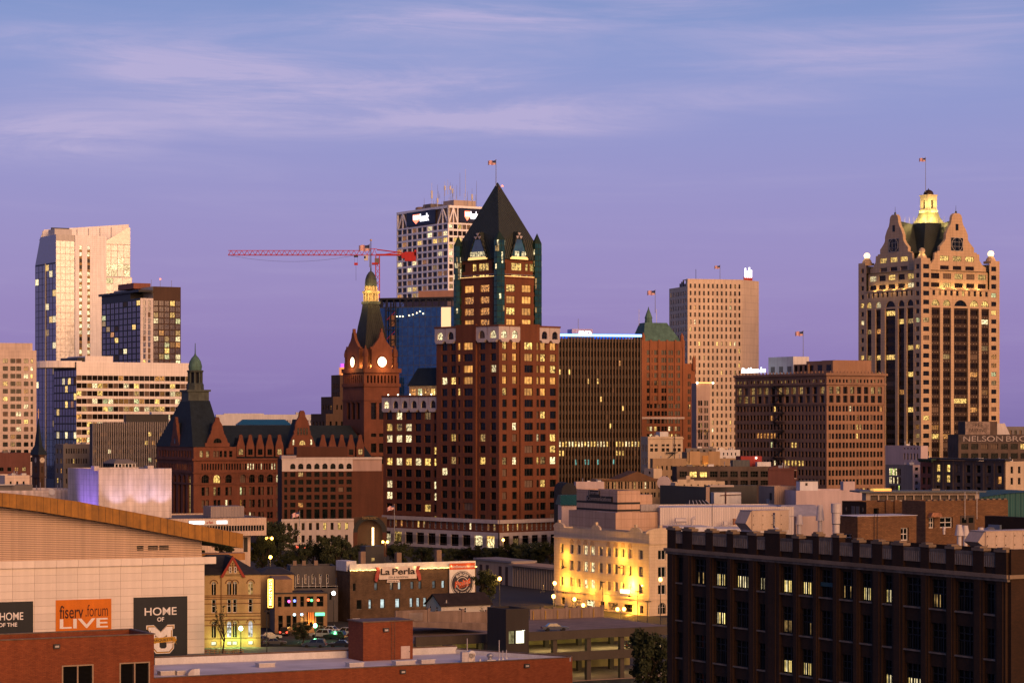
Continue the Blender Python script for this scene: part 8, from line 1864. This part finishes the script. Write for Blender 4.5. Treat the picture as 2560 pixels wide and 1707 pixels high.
# ================================================================== white house with dark roof
b = Bld('white_house', 'small white house with dark gabled roof below the burger billboard', 'house', 1103, 520, 1066, 1226, ang=28); W, L = b.W, b.L; z = b.z; ze = z(1513); zrg = z(1486, 0, L/2)
SID = mat('white_siding', (.70,.66,.58), .7, var=.05, wave=(2,.22,.04)); SHN = mat('dark_shingle', (.035,.025,.022), .9, var=.3, vs_=.6)
b.facade((0,0,W,L), 'F', 0, ze, SID, b.cols_px((0,0,W,L),'F',[(1146,1153),(1160,1167)]), [(z(1531,5), z(1517.5,5))], .12, 'sashw', 0, blind=0); b.facade((0,0,W,L), 'L', 0, ze, SID, [(L*.2,L*.32),(L*.62,L*.76)], [(z(1531), z(1517))], .12, 'sashw', 0, blind=0); b.facade((0,0,W,L),'B',0,ze,SID)
b.wall.face([(0,0,ze),(0,L,ze),(0,L/2,zrg)], SID); b.wall.face([(W,0,ze),(W,L,ze),(W,L/2,zrg)], SID); b.wall.face([(W,0,0),(W,L,0),(W,L,ze),(W,0,ze)], SID)
t = MB(); e = .4; sl_ = (zrg-ze)/(L/2); t.slab([(0,0)]*0 or [(-e,ze-e*sl_),(L/2,zrg),(L/2,zrg+.25),(-e,ze-e*sl_+.25)], -W-.4, .4, SHN, X=RZ(math.pi/2)); t.slab([(L+e,ze-e*sl_),(L/2,zrg),(L/2,zrg+.25),(L+e,ze-e*sl_+.25)], -W-.4, .4, SHN, X=RZ(math.pi/2)); b.part('roof', t); b.done()

# ================================================================== parking structure
PC = mat('parking_concrete', (.26,.19,.15), .85, var=.2, vs_=.4, streak=.3); PD = mat('parking_dark_concrete', (.085,.070,.055), .85, var=.15); PF = mat('parking_deck', (.30,.22,.18), .9, var=.2, vs_=.3)
b = Bld('parking_structure', 'concrete parking structure with ramp, dark beams and lit lower decks', 'parking garage', 1000, 416, 980, 1420, ang=28); z = b.z
# frame of reference: local x right/back, y back. decks
zt1 = z(1575); 
gx0, gx1, gy1 = b.fx(1037), b.fx(1720), 46
dk = [(z(1590)+0, ), ]
zd = 8.2
t = MB(); t.box(gx0, gx1, 0, 12, zd-.5, zd, PF); b.part('deck', t); gxb = b.fx(890, 34); t = MB(); t.box(gxb, gx1, 12.02, 34, zd-.5, zd, PF); b.part('deck', t)
t = MB(); t.box(gx0, gx1, 0, 20, zd-4.1, zd-3.6, PF); b.part('deck', t); t = MB(); t.box(gx0, gx1, 0, 20, -.0, .12, PF); b.part('deck', t)
for i in range(9):
    t = MB(); x = gx0+(gx1-gx0)*i/8; t.box(x-.4, x+.4, .1, .9, 0, zd-.5, PD); b.part('column', t)
    t = MB(); t.box(x-.4, x+.4, 15, 15.8, 0, zd-.5, PD); b.part('column', t)
for zz in (zd-.9, zd-4.6): t = MB(); t.box(gx0, gx1, -.35, .1, zz, zz+1.5, PD); b.part('edge_beam', t)
GLO = mat('garage_inner_wall', (.42,.36,.14), .8, var=.2)
t = MB(); t.box(gx0, gx1, 20, 20.3, 0, zd-.5, GLO); b.part('inner_wall', t)
for i in range(14):
    x = gx0+(gx1-gx0)*(i+.5)/14; lv = zd-.75 if i % 3 else zd-4.35
    t = MB(); t.box(x-.7, x+.7, 8, 8.25, lv, lv+.1, glow('garage_tube', (1,.95,.55), 5)); b.part('tube_light', t)
    lamp('garage_light', 'POINT', (x, 8, lv-.4), (1,.86,.34), 330, b.root, .3)
# far parapet walls on the deck (one per pour)
for k, (a, c) in enumerate(((989,1072),(1074,1157),(1159,1218))):
    y_ = 26; t = MB(); x0, x1 = b.fx(a,y_), b.fx(c,y_); t.box(x0, x1, y_, y_+.3, zd, zd+2.9-.35*k, PC); b.part('parapet_wall', t); t = MB(); t.box(x1-.25, x1+.25, y_-.15, y_+.45, zd, zd+3.15-.35*k, PC); b.part('pilaster', t)
t = MB(); x0 = b.fx(1024,25.5)
for j in range(7): t.tube((x0,25.6,zd+1.2+.2*j),(x0+2.6,25.6,zd+1.2+.2*j), .03, STEEL, 4)
b.part('railing', t)
# sloped ramp beam
t = MB(); xa, xb_ = b.fx(1030,8), b.fx(1218,8); t.slab([(xa,zd+1.6),(xb_,zd+.4),(xb_,zd+1.7),(xa,zd+2.4)], 8, 8.4, PC); b.part('ramp_beam', t); t = MB(); t.face([(xa,8.4,zd+1.8),(xb_,8.4,zd+.6),(xb_,20,zd+.6),(xa,20,zd+1.8)], PF); b.part('ramp', t)
# right-hand deck parapets
for k in range(6):
    x0, x1 = b.fx(1325,30)+(gx1-b.fx(1325,30))*k/6, b.fx(1325,30)+(gx1-b.fx(1325,30))*(k+1)/6; t = MB(); t.box(x0+.04, x1-.04, 30, 30.3, zd, zd+1.9, PC); b.part('parapet_wall', t); t = MB(); t.box(x1-.3, x1+.3, 29.9, 30.5, zd, zd+2.15, PC); b.part('pilaster', t); t = MB(); t.tube((x0+.6,29.8,zd),(x0+.6,29.8,zd+1.6), .08, mat('yellow_post', (.6,.36,.06), .6), 6); b.part('yellow_post', t)
b.done(); GA = b
def on_deck(px, py, z_=8.2): Y = (CH-z_)*F_/(py-HY); return Vector(((px-CX)/F_*Y, Y, z_))
car(on_deck(1387, 1577), R(10), 'dark blue car alone on the upper parking deck', (.03,.05,.10), group=None)
car(GA.O+GA.U*GA.fx(1590,6)+GA.V*6+Vector((0,0,4.6)), R(30), 'dark car inside the lit middle parking level', (.02,.02,.02), group=None)
b = Bld('stair_tower', 'dark grey stair tower of the parking structure with bright corner window', 'stair tower', 1265, 412, 1218, 1322, ang=30); W, L = b.W, b.L; z = b.z; STW = mat('stair_tower_render', (.05,.042,.036), .8, var=.08)
cc = b.cols_px((0,0,W,L),'F',[(1272,1288),(1290,1313)]); b.block((0,0,W,L), 0, z(1522), STW, ROOF_D, F=dict(cols=cc, rows=[(z(1609,2), z(1575,2))], lit=lambda r, c: lit('stair_light', (1,.92,.62), 1.5, .75, .5) if c else lit('stair_light_dim', (.8,.75,.35), .35, .3), style='plain', depth=.25, blind=0), parapet=.3)
t = MB(); t.box(W*.72, W*.9, .1, .3, z(1574,3)-.05, z(1574,3)+.25, glow('stair_tube', (1,.97,.8), 8)); b.part('tube_light', t); b.done()
hp = P(891, 1560, 400); o = thing('basketball_board', 'small white basketball backboard on a pole behind the brick penthouse', 'backboard', (hp.x, hp.y, 10.9), R(20)); t = MB(); t.tube((0,.2,-1),(0,.2,2.4), .06, DKSTEEL, 6); t.obj('pole', o); t = MB(); t.box(-.62,.62,0,.06,1.4,2.3,WHITE); t.obj('backboard', o); t = MB(); t.lathe([(.22,1.5),(.24,1.52),(.22,1.54)], 14, RED, 0, -.28, cap=False); t.obj('hoop', o); t = MB(); t.box(-.25,.25,-.01,0,1.55,1.57,RED); t.obj('target_line', o)

# ================================================================== plaza, lot and streets that show
CONC = mat('sidewalk_concrete', (.22,.21,.19), .9, var=.15, vs_=.2, brick=(1.5,1.5,.03,(.13,.12,.11),(.24,.23,.21),0))
t = MB(); t.box(-62,-20,470,497,-.02,.12,CONC); tag(t.obj('pavement'), kind='structure')
ASP = mat('parking_asphalt', (.06,.055,.055), .9, var=.25, vs_=.1); t = MB(); t.face([(-58,497.2,.01),(-14,497.2,.01),(-14,533,.01),(-58,533,.01)], ASP); t.face([(-20,470,.01),(-8,470,.01),(-8,497.2,.01),(-20,497.2,.01)], ASP); tag(t.obj('parking_lot'), kind='structure')
PAINT = mat('road_paint', (.5,.48,.42), .8, var=.2)
for k in range(9):
    t = MB(); t.face([(-50+k*3.4,505,.02),(-49.85+k*3.4,505,.02),(-49.85+k*3.4,510,.02),(-50+k*3.4,510,.02)], PAINT); tag(t.obj('bay_line'), kind='structure')

# ================================================================== yellow brick hall with red gable
YB = mat('cream_city_brick', (.52,.36,.17), .85, brick=(.42,.14,.014,(.36,.26,.14),(.56,.39,.19),.5), var=.15, vs_=.4, bump=.3); YT = mat('dark_string_brick', (.16,.075,.035), .85); RTR = mat('red_trim', (.34,.045,.03), .7); HSL = mat('charcoal_shingle', (.055,.052,.055), .9, var=.25, vs_=.7, brick=(.6,.25,.02,(.03,.03,.032),(.065,.06,.062),.5))
b = Bld('brick_hall', 'yellow brick hall with arched windows, charcoal hip roof and red edged gable', 'hall', 500, 495, 480, 651.5, ang=14); W = b.W; L = 26; z = b.z; ze = z(1437); D = lambda a: 480+a/3.92; rect = (0,0,W,L)
cs = b.cols_px(rect,'F',[(D(193),D(235)),(D(345),D(385)),(D(400),D(440)),(D(553),D(595))])
b.facade(rect, 'F', z(1493), ze, YB, cs, [(z(1486,6), z(1453,6))], .3, 'crossw', lambda r, c: LITS[3] if c == 3 else False, 'arched_window', G_DARK, arch=True, blind=.1)
b.facade(rect, 'F', z(1540), z(1493), YB, cs, [(z(1531,6), z(1497,6))], .3, 'sashw', 0, 'window', G_DARK, blind=.25)
b.facade(rect, 'F', z(1600), z(1540), YB, cs, [(z(1592,6), z(1552,6))], .3, 'crossw', lambda r, c: lit('room_light_white', (.85,.9,1), .9) if c in (1, 3) else False, 'arched_window', G_DARK, arch=True, blind=0)
b.facade(rect, 'F', 0, z(1600), YB, [(a-.1, c+.1) for a, c in cs], [(.5, 1.3)], .25, 'plain', lambda r, c: lit('basement_light', (.95,1,.65), 1.6, .7), 'basement_window', G_DARK)
b.facade(rect, 'R', 0, ze, YB); b.facade(rect, 'L', 0, ze, YB); b.facade(rect,'B',0,ze,YB)
for py in (1487.5, 1491.5, 1496, 1508, 1533, 1540, 1549, 1562, 1595):
    t = MB(); x_ = b.W/2; t.box(0, W+.06, -.06, 0, z(py,x_)-.07, z(py,x_)+.07, YT); b.part('string_course', t)
for row, (pyt, hs_) in enumerate(((1453, 0), (1552, 0))):
    for a, c in cs:
        t = MB(); r0 = (c-a)/2; zc = z(pyt,6)-r0; m_ = (a+c)/2; n = 10
        for k in range(n):
            a0, a1 = math.pi*k/n, math.pi*(k+1)/n; t.slab([(m_+r*math.cos(q), zc+r*math.sin(q)) for r, q in ((r0+.25,a0),(r0+.42,a0),(r0+.42,a1),(r0+.25,a1))], -.08, 0, YT, back=False)
        b.part('arch_hood', t)
t = MB(); t.frustum((-.5,-.5,W+.5,L+.5), ze, (W*.25,L*.45,W*.62,L*.55), z(1386,5,L/2), HSL, bot=True); b.part('hip_roof', t)
gu0, gu1 = b.fx(D(285)), b.fx(D(510)); gm_ = (gu0+gu1)/2; zg = z(D(0)*0+1395.5)
t = MB(); t.slab([(gu0,ze-.2),(gu1,ze-.2),(gm_,zg)], -.25, .4, YB); gb = b.part('gable', t)
for a, c in ((gu0,gm_),(gu1,gm_)):
    t = MB(); s_ = 1 if a < c else -1; t.slab([(a-.25*s_,ze-.5),(a+.35*s_,ze-.5),(c,zg-.25),(c,zg+.5)][::s_], -.5, .5, RTR); t.obj('barge_board', gb)
for d in (-.75, .25): link('window', win_mesh(.5,1.25,'sashw',G_DARK), gb, T(gm_+d,-.33,z(1432,4)))
t = MB(); 
for i in range(5):
    for j in range(4-abs(i-2)): x = gm_-.9+.45*i; zz = z(1424,4)+.42*j; t.box(x-.15,x+.15,-.32,-.25,zz-.15,zz+.15,YT)
t.obj('lattice_ornament', gb)
t = MB(); t.face([(gu0,0,ze),(gm_,0,zg),(gm_,11,zg)], HSL); t.face([(gu1,0,ze),(gm_,0,zg),(gm_,11,zg)], HSL); b.part('gable_roof', t)
t = MB(); t.tube((b.fx(D(285)),-.12,0),(b.fx(D(285)),-.12,ze), .07, YT, 6); b.part('downpipe', t)
t = MB(); t.box(b.fx(D(118),8), b.fx(D(575),8), 16, 20, ze+2, z(1383,5,16), mat('orange_clad_box', (.45,.22,.07), .7)); b.part('roof_box', t); b.done(); TH = b
for x, e, c_ in ((b.fx(D(340)),260,(.75,1,.2)),(b.fx(D(430)),300,(.45,1,.25)),(b.fx(D(575)),260,(.85,1,.25)),(b.fx(D(215)),130,(.9,1,.3))): lamp('basement_glow', 'POINT', (x, -1.4, 1.5), c_, e, b.root, .25)

# ================================================================== bars beside the hall
BB = mat('tan_bar_brick', (.34,.20,.11), .85, brick=(.42,.14,.02,(.26,.18,.11),(.38,.23,.13),.5), var=.2, vs_=.5, bump=.3)
b = Bld('brick_bar', 'two storey tan brick bar with neon signs and striped awning', 'bar', 687, 531, 680, 818, ang=10); W = b.W; L = 14; z = b.z; rect = (0,0,W,L); zt = z(1484)
xs = b.fx(731); b.wall.box(0, xs, .0, L, zt, z(1448), BB); b.wall.face([(0,0,zt-.2),(W,0,zt-.2),(W,L,zt-.2),(0,L,zt-.2)], ROOF_D)
uc = b.cols_px(rect,'F',[(D(840),D(878)),(D(903),D(965)),(D(985),D(1025)),(D(1060),D(1098)),(D(1125),D(1190)),(D(1222),D(1288))]); b.facade(rect,'F',z(1532),zt,BB,uc,[(z(1516,5),z(1490,5))],.3,'sashd',0,'window',G_DARK,blind=.1)
lc = b.cols_px(rect,'F',[(D(845),D(890)),(D(925),D(970)),(D(985),D(1025)),(D(1060),D(1100)),(D(1215),D(1290))]); b.facade(rect,'F',0,z(1532),BB,lc,[(.4,z(1532)-.5)],.3,'sashd',lambda r,c: LITS[2] if c in (3,) else False,'shop_window',G_DARK,blind=.1); b.facade(rect,'R',0,zt,BB); b.facade(rect,'L',0,zt,BB)
t = MB(); t.box(-.2,W+.2,-.25,.2,zt,zt+.3,DKP); b.part('parapet_cap', t)
NE = [((950,950),(.9,.1,.5)),((1005,945),(.15,.25,1)),((1140,935),(1,.15,.05)),((1172,940),(.1,.8,.25)),((1236,938),(1,.12,.05)),((1075,1078),(.3,.6,1)),((1003,1080),(.5,.8,.9))]
for (zx, zy), c_ in NE:
    x = b.fx(D(zx)); zz = z(1260+zy/3.92, x); t = MB(); t.lathe([(.18,-.04),(.28,-.04),(.28,.04),(.18,.04),(.18,-.04)], 16, glow('neon_%d' % zx, c_, 4), X=T(x,-.1,zz) @ Matrix.Rotation(R(90),4,'X'), cap=False); o_ = b.part('neon_sign', t); t = MB(); t.box(x-.12,x+.12,-.12,-.06,zz-.1,zz+.1, glow('neon_%d' % zx, c_, 4)); t.obj('neon_core', o_)
x = b.fx(D(1253)); t = MB(); t.box(x-1.0,x+1.0,-.25,-.1,z(1260+1090/3.92,x),z(1260+1060/3.92,x), glow('green_sign', (.1,.8,.4), 2)); b.part('green_sign', t)
x0, x1 = b.fx(D(1128)), b.fx(D(1200)); aw = None
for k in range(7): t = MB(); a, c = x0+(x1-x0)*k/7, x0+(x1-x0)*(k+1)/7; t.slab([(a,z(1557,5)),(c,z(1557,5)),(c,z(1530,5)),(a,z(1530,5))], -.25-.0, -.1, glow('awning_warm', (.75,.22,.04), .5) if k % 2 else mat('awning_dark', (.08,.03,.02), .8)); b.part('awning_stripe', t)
for x in (x0, x1): lamp('bar_lamp', 'POINT', (x, -.9, z(1556,5)), (1,.55,.15), 120, b.root, .15); 
b.done()
b = Bld('cream_bar', 'taller cream brick bar behind the glowing vertical sign', 'bar', 651, 545, 645, 735, ang=10); b.block((0,0,b.W,16), 0, b.z(1436), YB, HSL, F=dict(cols=reg(4,1,b.W-1,.34), rows=[(b.z(1471),b.z(1447)),(b.z(1500),b.z(1480)),(b.z(1535),b.z(1510))], style='sashd', lit=0)); t = MB(); t.frustum((-.3,-.3,b.W+.3,16), b.z(1436), (2,5,b.W-2,12), b.z(1424), HSL); b.part('roof', t); b.done()
s_ = thing('vertical_sign', 'glowing yellow vertical blade sign outside the cream bar', 'sign', P(676,1482,527), R(10)); hh = 74*527/F_; t = MB(); t.box(-.62,.62,-.15,.15,-hh/2,hh/2, mat('sign_box_brown', (.25,.12,.03), .6)); t.obj('box', s_); YN = glow('sign_yellow', (1,.62,.12), 2.6)
for dx in (-.5,.5): t = MB(); t.box(dx-.07,dx+.07,-.25,-.15,-hh/2+.2,hh/2-.2,YN); t.obj('neon_edge', s_)
for dz in (-hh/2+.15, hh/2-.15): t = MB(); t.box(-.5,.5,-.25,-.15,dz-.07,dz+.07,YN); t.obj('neon_edge', s_)
for k, ch in enumerate('CHOPHOUSE'): link('lettering', fit_text(ch,.55,.46,glow('sign_cream', (1,.85,.4), 3.4),.06,.03), s_, T(0,-.24,hh/2-.55-k*(hh-1.0)/8.6))
lamp('sign_glow','POINT',(0,-1.6,0),(1,.65,.2),160,s_,.5)
b = Bld('terrace_bar', 'dark grey bar building with white poles on its roof terrace', 'bar', 731, 560, 725, 845, ang=10); z = b.z; b.block((0,0,b.W,14), 0, z(1470), mat('grey_siding', (.10,.095,.10), .85), ROOF_D, F=dict(cols=reg(6,1,b.W-1,.4), rows=[(z(1500),z(1484))], lit=0)); b.block((0,5,b.W,14), z(1470), z(1418), mat('grey_siding', (.1,.1,.1)), HSL, F=dict(cols=reg(5,1,b.W-1,.34), rows=[(z(1462),z(1438))], style='sashw', lit=0, blind=.3))
for k, px in enumerate((740,757,773,790,803,818)): t = MB(); t.tube((b.fx(px),1,z(1470)),(b.fx(px),1,z(1440+ (k%2)*4)), .05, WHITE, 5); b.part('terrace_pole', t)
for k in range(2): t = MB(); t.box(0,b.W,.3,.36,z(1466)-k*.5,z(1466)-k*.5+.06,STEEL); b.part('terrace_rail', t)
for px in (737,760,790): t = MB(); x = b.fx(px,8); t.box(x-.4,x+.4,8,8.8,z(1418),z(1406),mat('chimney_brick',(.28,.19,.14))); b.part('chimney', t)
b.done()
s_ = thing('neon_name_sign', 'small red neon word sign behind the dark trees', 'sign', P(752,1367,770), R(10)); link('lettering', fit_text('SAINT', 2.9, .85, glow('neon_red', (1,.12,.06), 4.5), .1, .02), s_, T(-1.3,0,0)); link('lettering', fit_text('KATE', 2.2, .6, glow('neon_red_dim', (1,.2,.1), 2), .1), s_, T(1.6,0,-.1)); t = MB(); t.box(-3,3,.15,.4,-.7,.7,BLACK); t.obj('backing', s_); t = MB(); t.box(-2.8,-2.5,.2,.5,-4.6,-.7,DKSTEEL); t.obj('post', s_)

# ================================================================== cars
lot = lambda px, py: ground(px, py, .02)
for (px, py, rz, lab, c_, kd, tl) in ((786,1618,3.0,'blue grey sport utility vehicle parked along the kerb','.05 .07 .11','suv',0),(850,1617,3.05,'black saloon parked behind the blue grey vehicle','.015 .018 .016','sedan',0),(687,1612,.1,'dark grey saloon alone in the lot lane','.05 .05 .055','sedan',0),(676,1597,.15,'white saloon beside the yellow brick hall','.6 .58 .56','sedan',0),(661,1606,.1,'black saloon half hidden by the yellow brick hall corner','.02 .02 .025','sedan',0),(716,1587,1.4,'dark vehicle with both red tail lights glowing','.03 .02 .02','suv',1),(804,1593,2.7,'silver sport utility vehicle under the green lamp','.45 .46 .50','suv',0),(838,1597,2.8,'black pickup like vehicle next to the silver one','.015 .015 .018','suv',0),(862,1588,2.75,'pale grey vehicle partly hidden by the brick penthouse','.5 .5 .53','suv',0),(800,1580,2.7,'dark teal saloon in the row behind the silver vehicle','.03 .06 .07','sedan',0),(824,1581,2.7,'white saloon in the row behind the silver vehicle','.6 .6 .6','sedan',0)):
    car(lot(px, py), rz, lab, tuple(float(v) for v in c_.split()), kd, bool(tl))
sb = ground(757, 1612, .02); t = MB(); t.lathe([(2.6,0),(2.6,.2),(0.01,.3)], 20, mat('planter_soil', (.05,.05,.03), .9), X=Matrix.Diagonal((1.7,1,1,1))); o = t.obj('planting_bed'); o.location = sb; tag(o, 'low oval planting bed in the middle of the parking lot', 'planter')

# ================================================================== street lamps
for (px, py, Y, lab, e, tw) in ((676,1392,640,'brightest sodium street lamp beside the cantilevered building',2200,0),(826,1437,585,'bright sodium street lamp at the warehouse corner',1800,0),(673,1345,720,'twin globe lamp against the big dark tree',500,1),(840,1353,800,'sodium lamp in front of the brick block',3000,0),(963,1354,800,'twin globe lamp at the foot of the brick tower wing',3000,1),(1258,1349,800,'sodium lamp before the white base of the brick tower',4000,0),(1027,1374,780,'small sodium lamp among the trees by the tower base',250,0),(1249,1446,560,'tall sodium lamp on the parking deck before the striped wing',900,0),(1387,1457,560,'upper of two sodium lamps at the floodlit facade corner',4500,0),(1384,1490,540,'lower of two sodium lamps at the floodlit facade corner',3500,0),(1651,1448,545,'sodium lamp at the plain corner of the floodlit building',500,0),(1436,1497,560,'small street lamp before the shop windows, left of the arch',1100,0),(1458,1512,560,'small street lamp close to the arched door',1100,0),(1552,1522,560,'twin globe street lamp below the lit cream sign',1400,1)):
    street_lamp(px, py, Y, lab, e=e, twin=bool(tw))
street_lamp(602, 1570, 482, 'pedestrian lamp with green tinted light by the brick hall', (.35,1,.35), 200, gm=glow('green_globe', (.45,1,.6), 7))
street_lamp(788, 1563, 512, 'green glowing lamp over the parked cars', (.2,1,.35), 420, gm=glow('green_globe2', (.2,1,.5), 7))
street_lamp(834, 1482, 548, 'white lamp on the shaded warehouse side', (.9,1,.9), 160, gm=glow('white_globe', (.9,1,.92), 9))
for px, yt, Y, zb_, lab in ((667,1527,480,0,'plain grey lamp post without light beside the lot'),(1116,1507,505,8.2,'pale floodlight post in front of the white house'),(1357,1478,555,8.2,'dark unlit mast before the screen facade'),(1506,1455,555,0,'dark banner mast in front of the floodlit facade'),(1594,1478,560,0,'traffic signal mast at the street corner'),(1618,1503,560,0,'short bracket mast beside the traffic signal')):
    p_ = P(px, yt, Y); o = thing('lamp_post', lab, 'lamp post', (p_.x, p_.y, zb_)); h = p_.z-zb_; t = MB(); t.lathe([(.16,0),(.1,.6),(.07,h)], 8, DKSTEEL if px != 1116 else FR_PALE); t.obj('pole', o); t = MB(); t.box(-.5,.9 if px > 1590 else .5,-.12,.12,h-.1,h+.12,DKSTEEL); t.obj('head', o)
# flags on poles at street level
flag(749, 1278, 1372, 800, 20, 'flag on a street pole in front of the brown brick block', droop=.9); flag(986, 1262, 1400, 820, 18, 'flag on a street pole in front of the tower wing', droop=.9)

# ================================================================== trees
TG = 'trees along the street before the brick blocks'
for k, (px, yt, yb, Y, wd, lab) in enumerate(((690,1310,1428,745,1.05,'biggest dark street tree beside the cantilevered building'),(655,1345,1440,720,.9,'dark tree half hidden behind the arena roof tip'),(745,1362,1446,700,1.0,'dark round tree below the red neon sign'),(790,1350,1440,715,1.0,'leafy dark tree in front of the street flag'),(838,1345,1443,705,1.0,'dark tree in front of the sodium lamp by the brick block'),(905,1362,1425,760,1.1,'dark tree beside the entrance arch'),(878,1372,1440,720,1.0,'low dark tree behind the warehouse roof'),(1000,1355,1425,770,1.2,'warm lit thin tree by the tower base'),(1060,1370,1425,770,1.5,'dark clipped tree at the start of the long hedge row'),(1215,1428,1520,560,.9,'round dark tree beside the burger billboard'),(755,1555,1612,503,1.1,'small tree lit green in the planting bed'),(720,1385,1450,680,1.2,'low spreading tree behind the terrace bar'))):
    tree(px, yt, yb, Y, lab, wd, k % 4, TG)
for k in range(8): tree(1130+k*36, 1372-k*2.5, 1422, 740-k*4, 'tree of the dense dark row behind the striped wing', 1.35, k % 4, 'dense tree row behind the striped wing')
tree(556, 1515, 1632, 478, 'thin leafed young tree in front of the yellow brick hall', .62, 5, None, True)
tree(1630, 1580, 1760, 330, 'dark tree at the foot of the dark brick block', .9, 2)
tree(1203, 1512, 1545, 500, 'bare little tree in front of the white house', .6, 6, None, True)
tree(560, 1350, 1420, 560, 'small dark tree under the arena roof tip', 1.0, 1); tree(480, 1350, 1420, 560, 'small dark tree behind the arena roof end', 1.0, 3)
# outdoor seating in front of the hall
for k, px in enumerate((525, 540, 572, 586)):
    p_ = ground(px, 1633, .12); o = thing('cafe_table', 'small brown cafe table with two stools outside the brick hall', 'table', p_, k*.4, 'cafe tables outside the brick hall'); BRT = mat('cafe_brown', (.12,.06,.03), .7); t = MB(); t.lathe([(.05,0),(.05,.72),(.45,.73),(.45,.78),(.01,.78)], 12, BRT); t.obj('table', o)
    for s_ in (-.8,.8): t = MB(); t.lathe([(.04,0),(.04,.43),(.2,.44),(.2,.5),(.01,.5)], 10, BRT, s_, 0); t.obj('stool', o)
t = MB(); a, c = ground(512,1637,.12), ground(608,1635,.12); fo = thing('patio_fence', 'low wooden rail fence around the hall patio', 'fence', a, math.atan2(c.y-a.y, c.x-a.x)); ln = (c-a).length; WD = mat('patio_wood', (.36,.20,.09), .8)
for k in range(9): t = MB(); t.box(ln*k/8-.05,ln*k/8+.05,-.05,.05,0,1.0,WD); t.obj('post', fo)
for zz in (.5,.92): t = MB(); t.box(0,ln,-.07,-.05,zz,zz+.12,WD); t.obj('rail', fo)

bpy.data.scenes.remove(TXT)
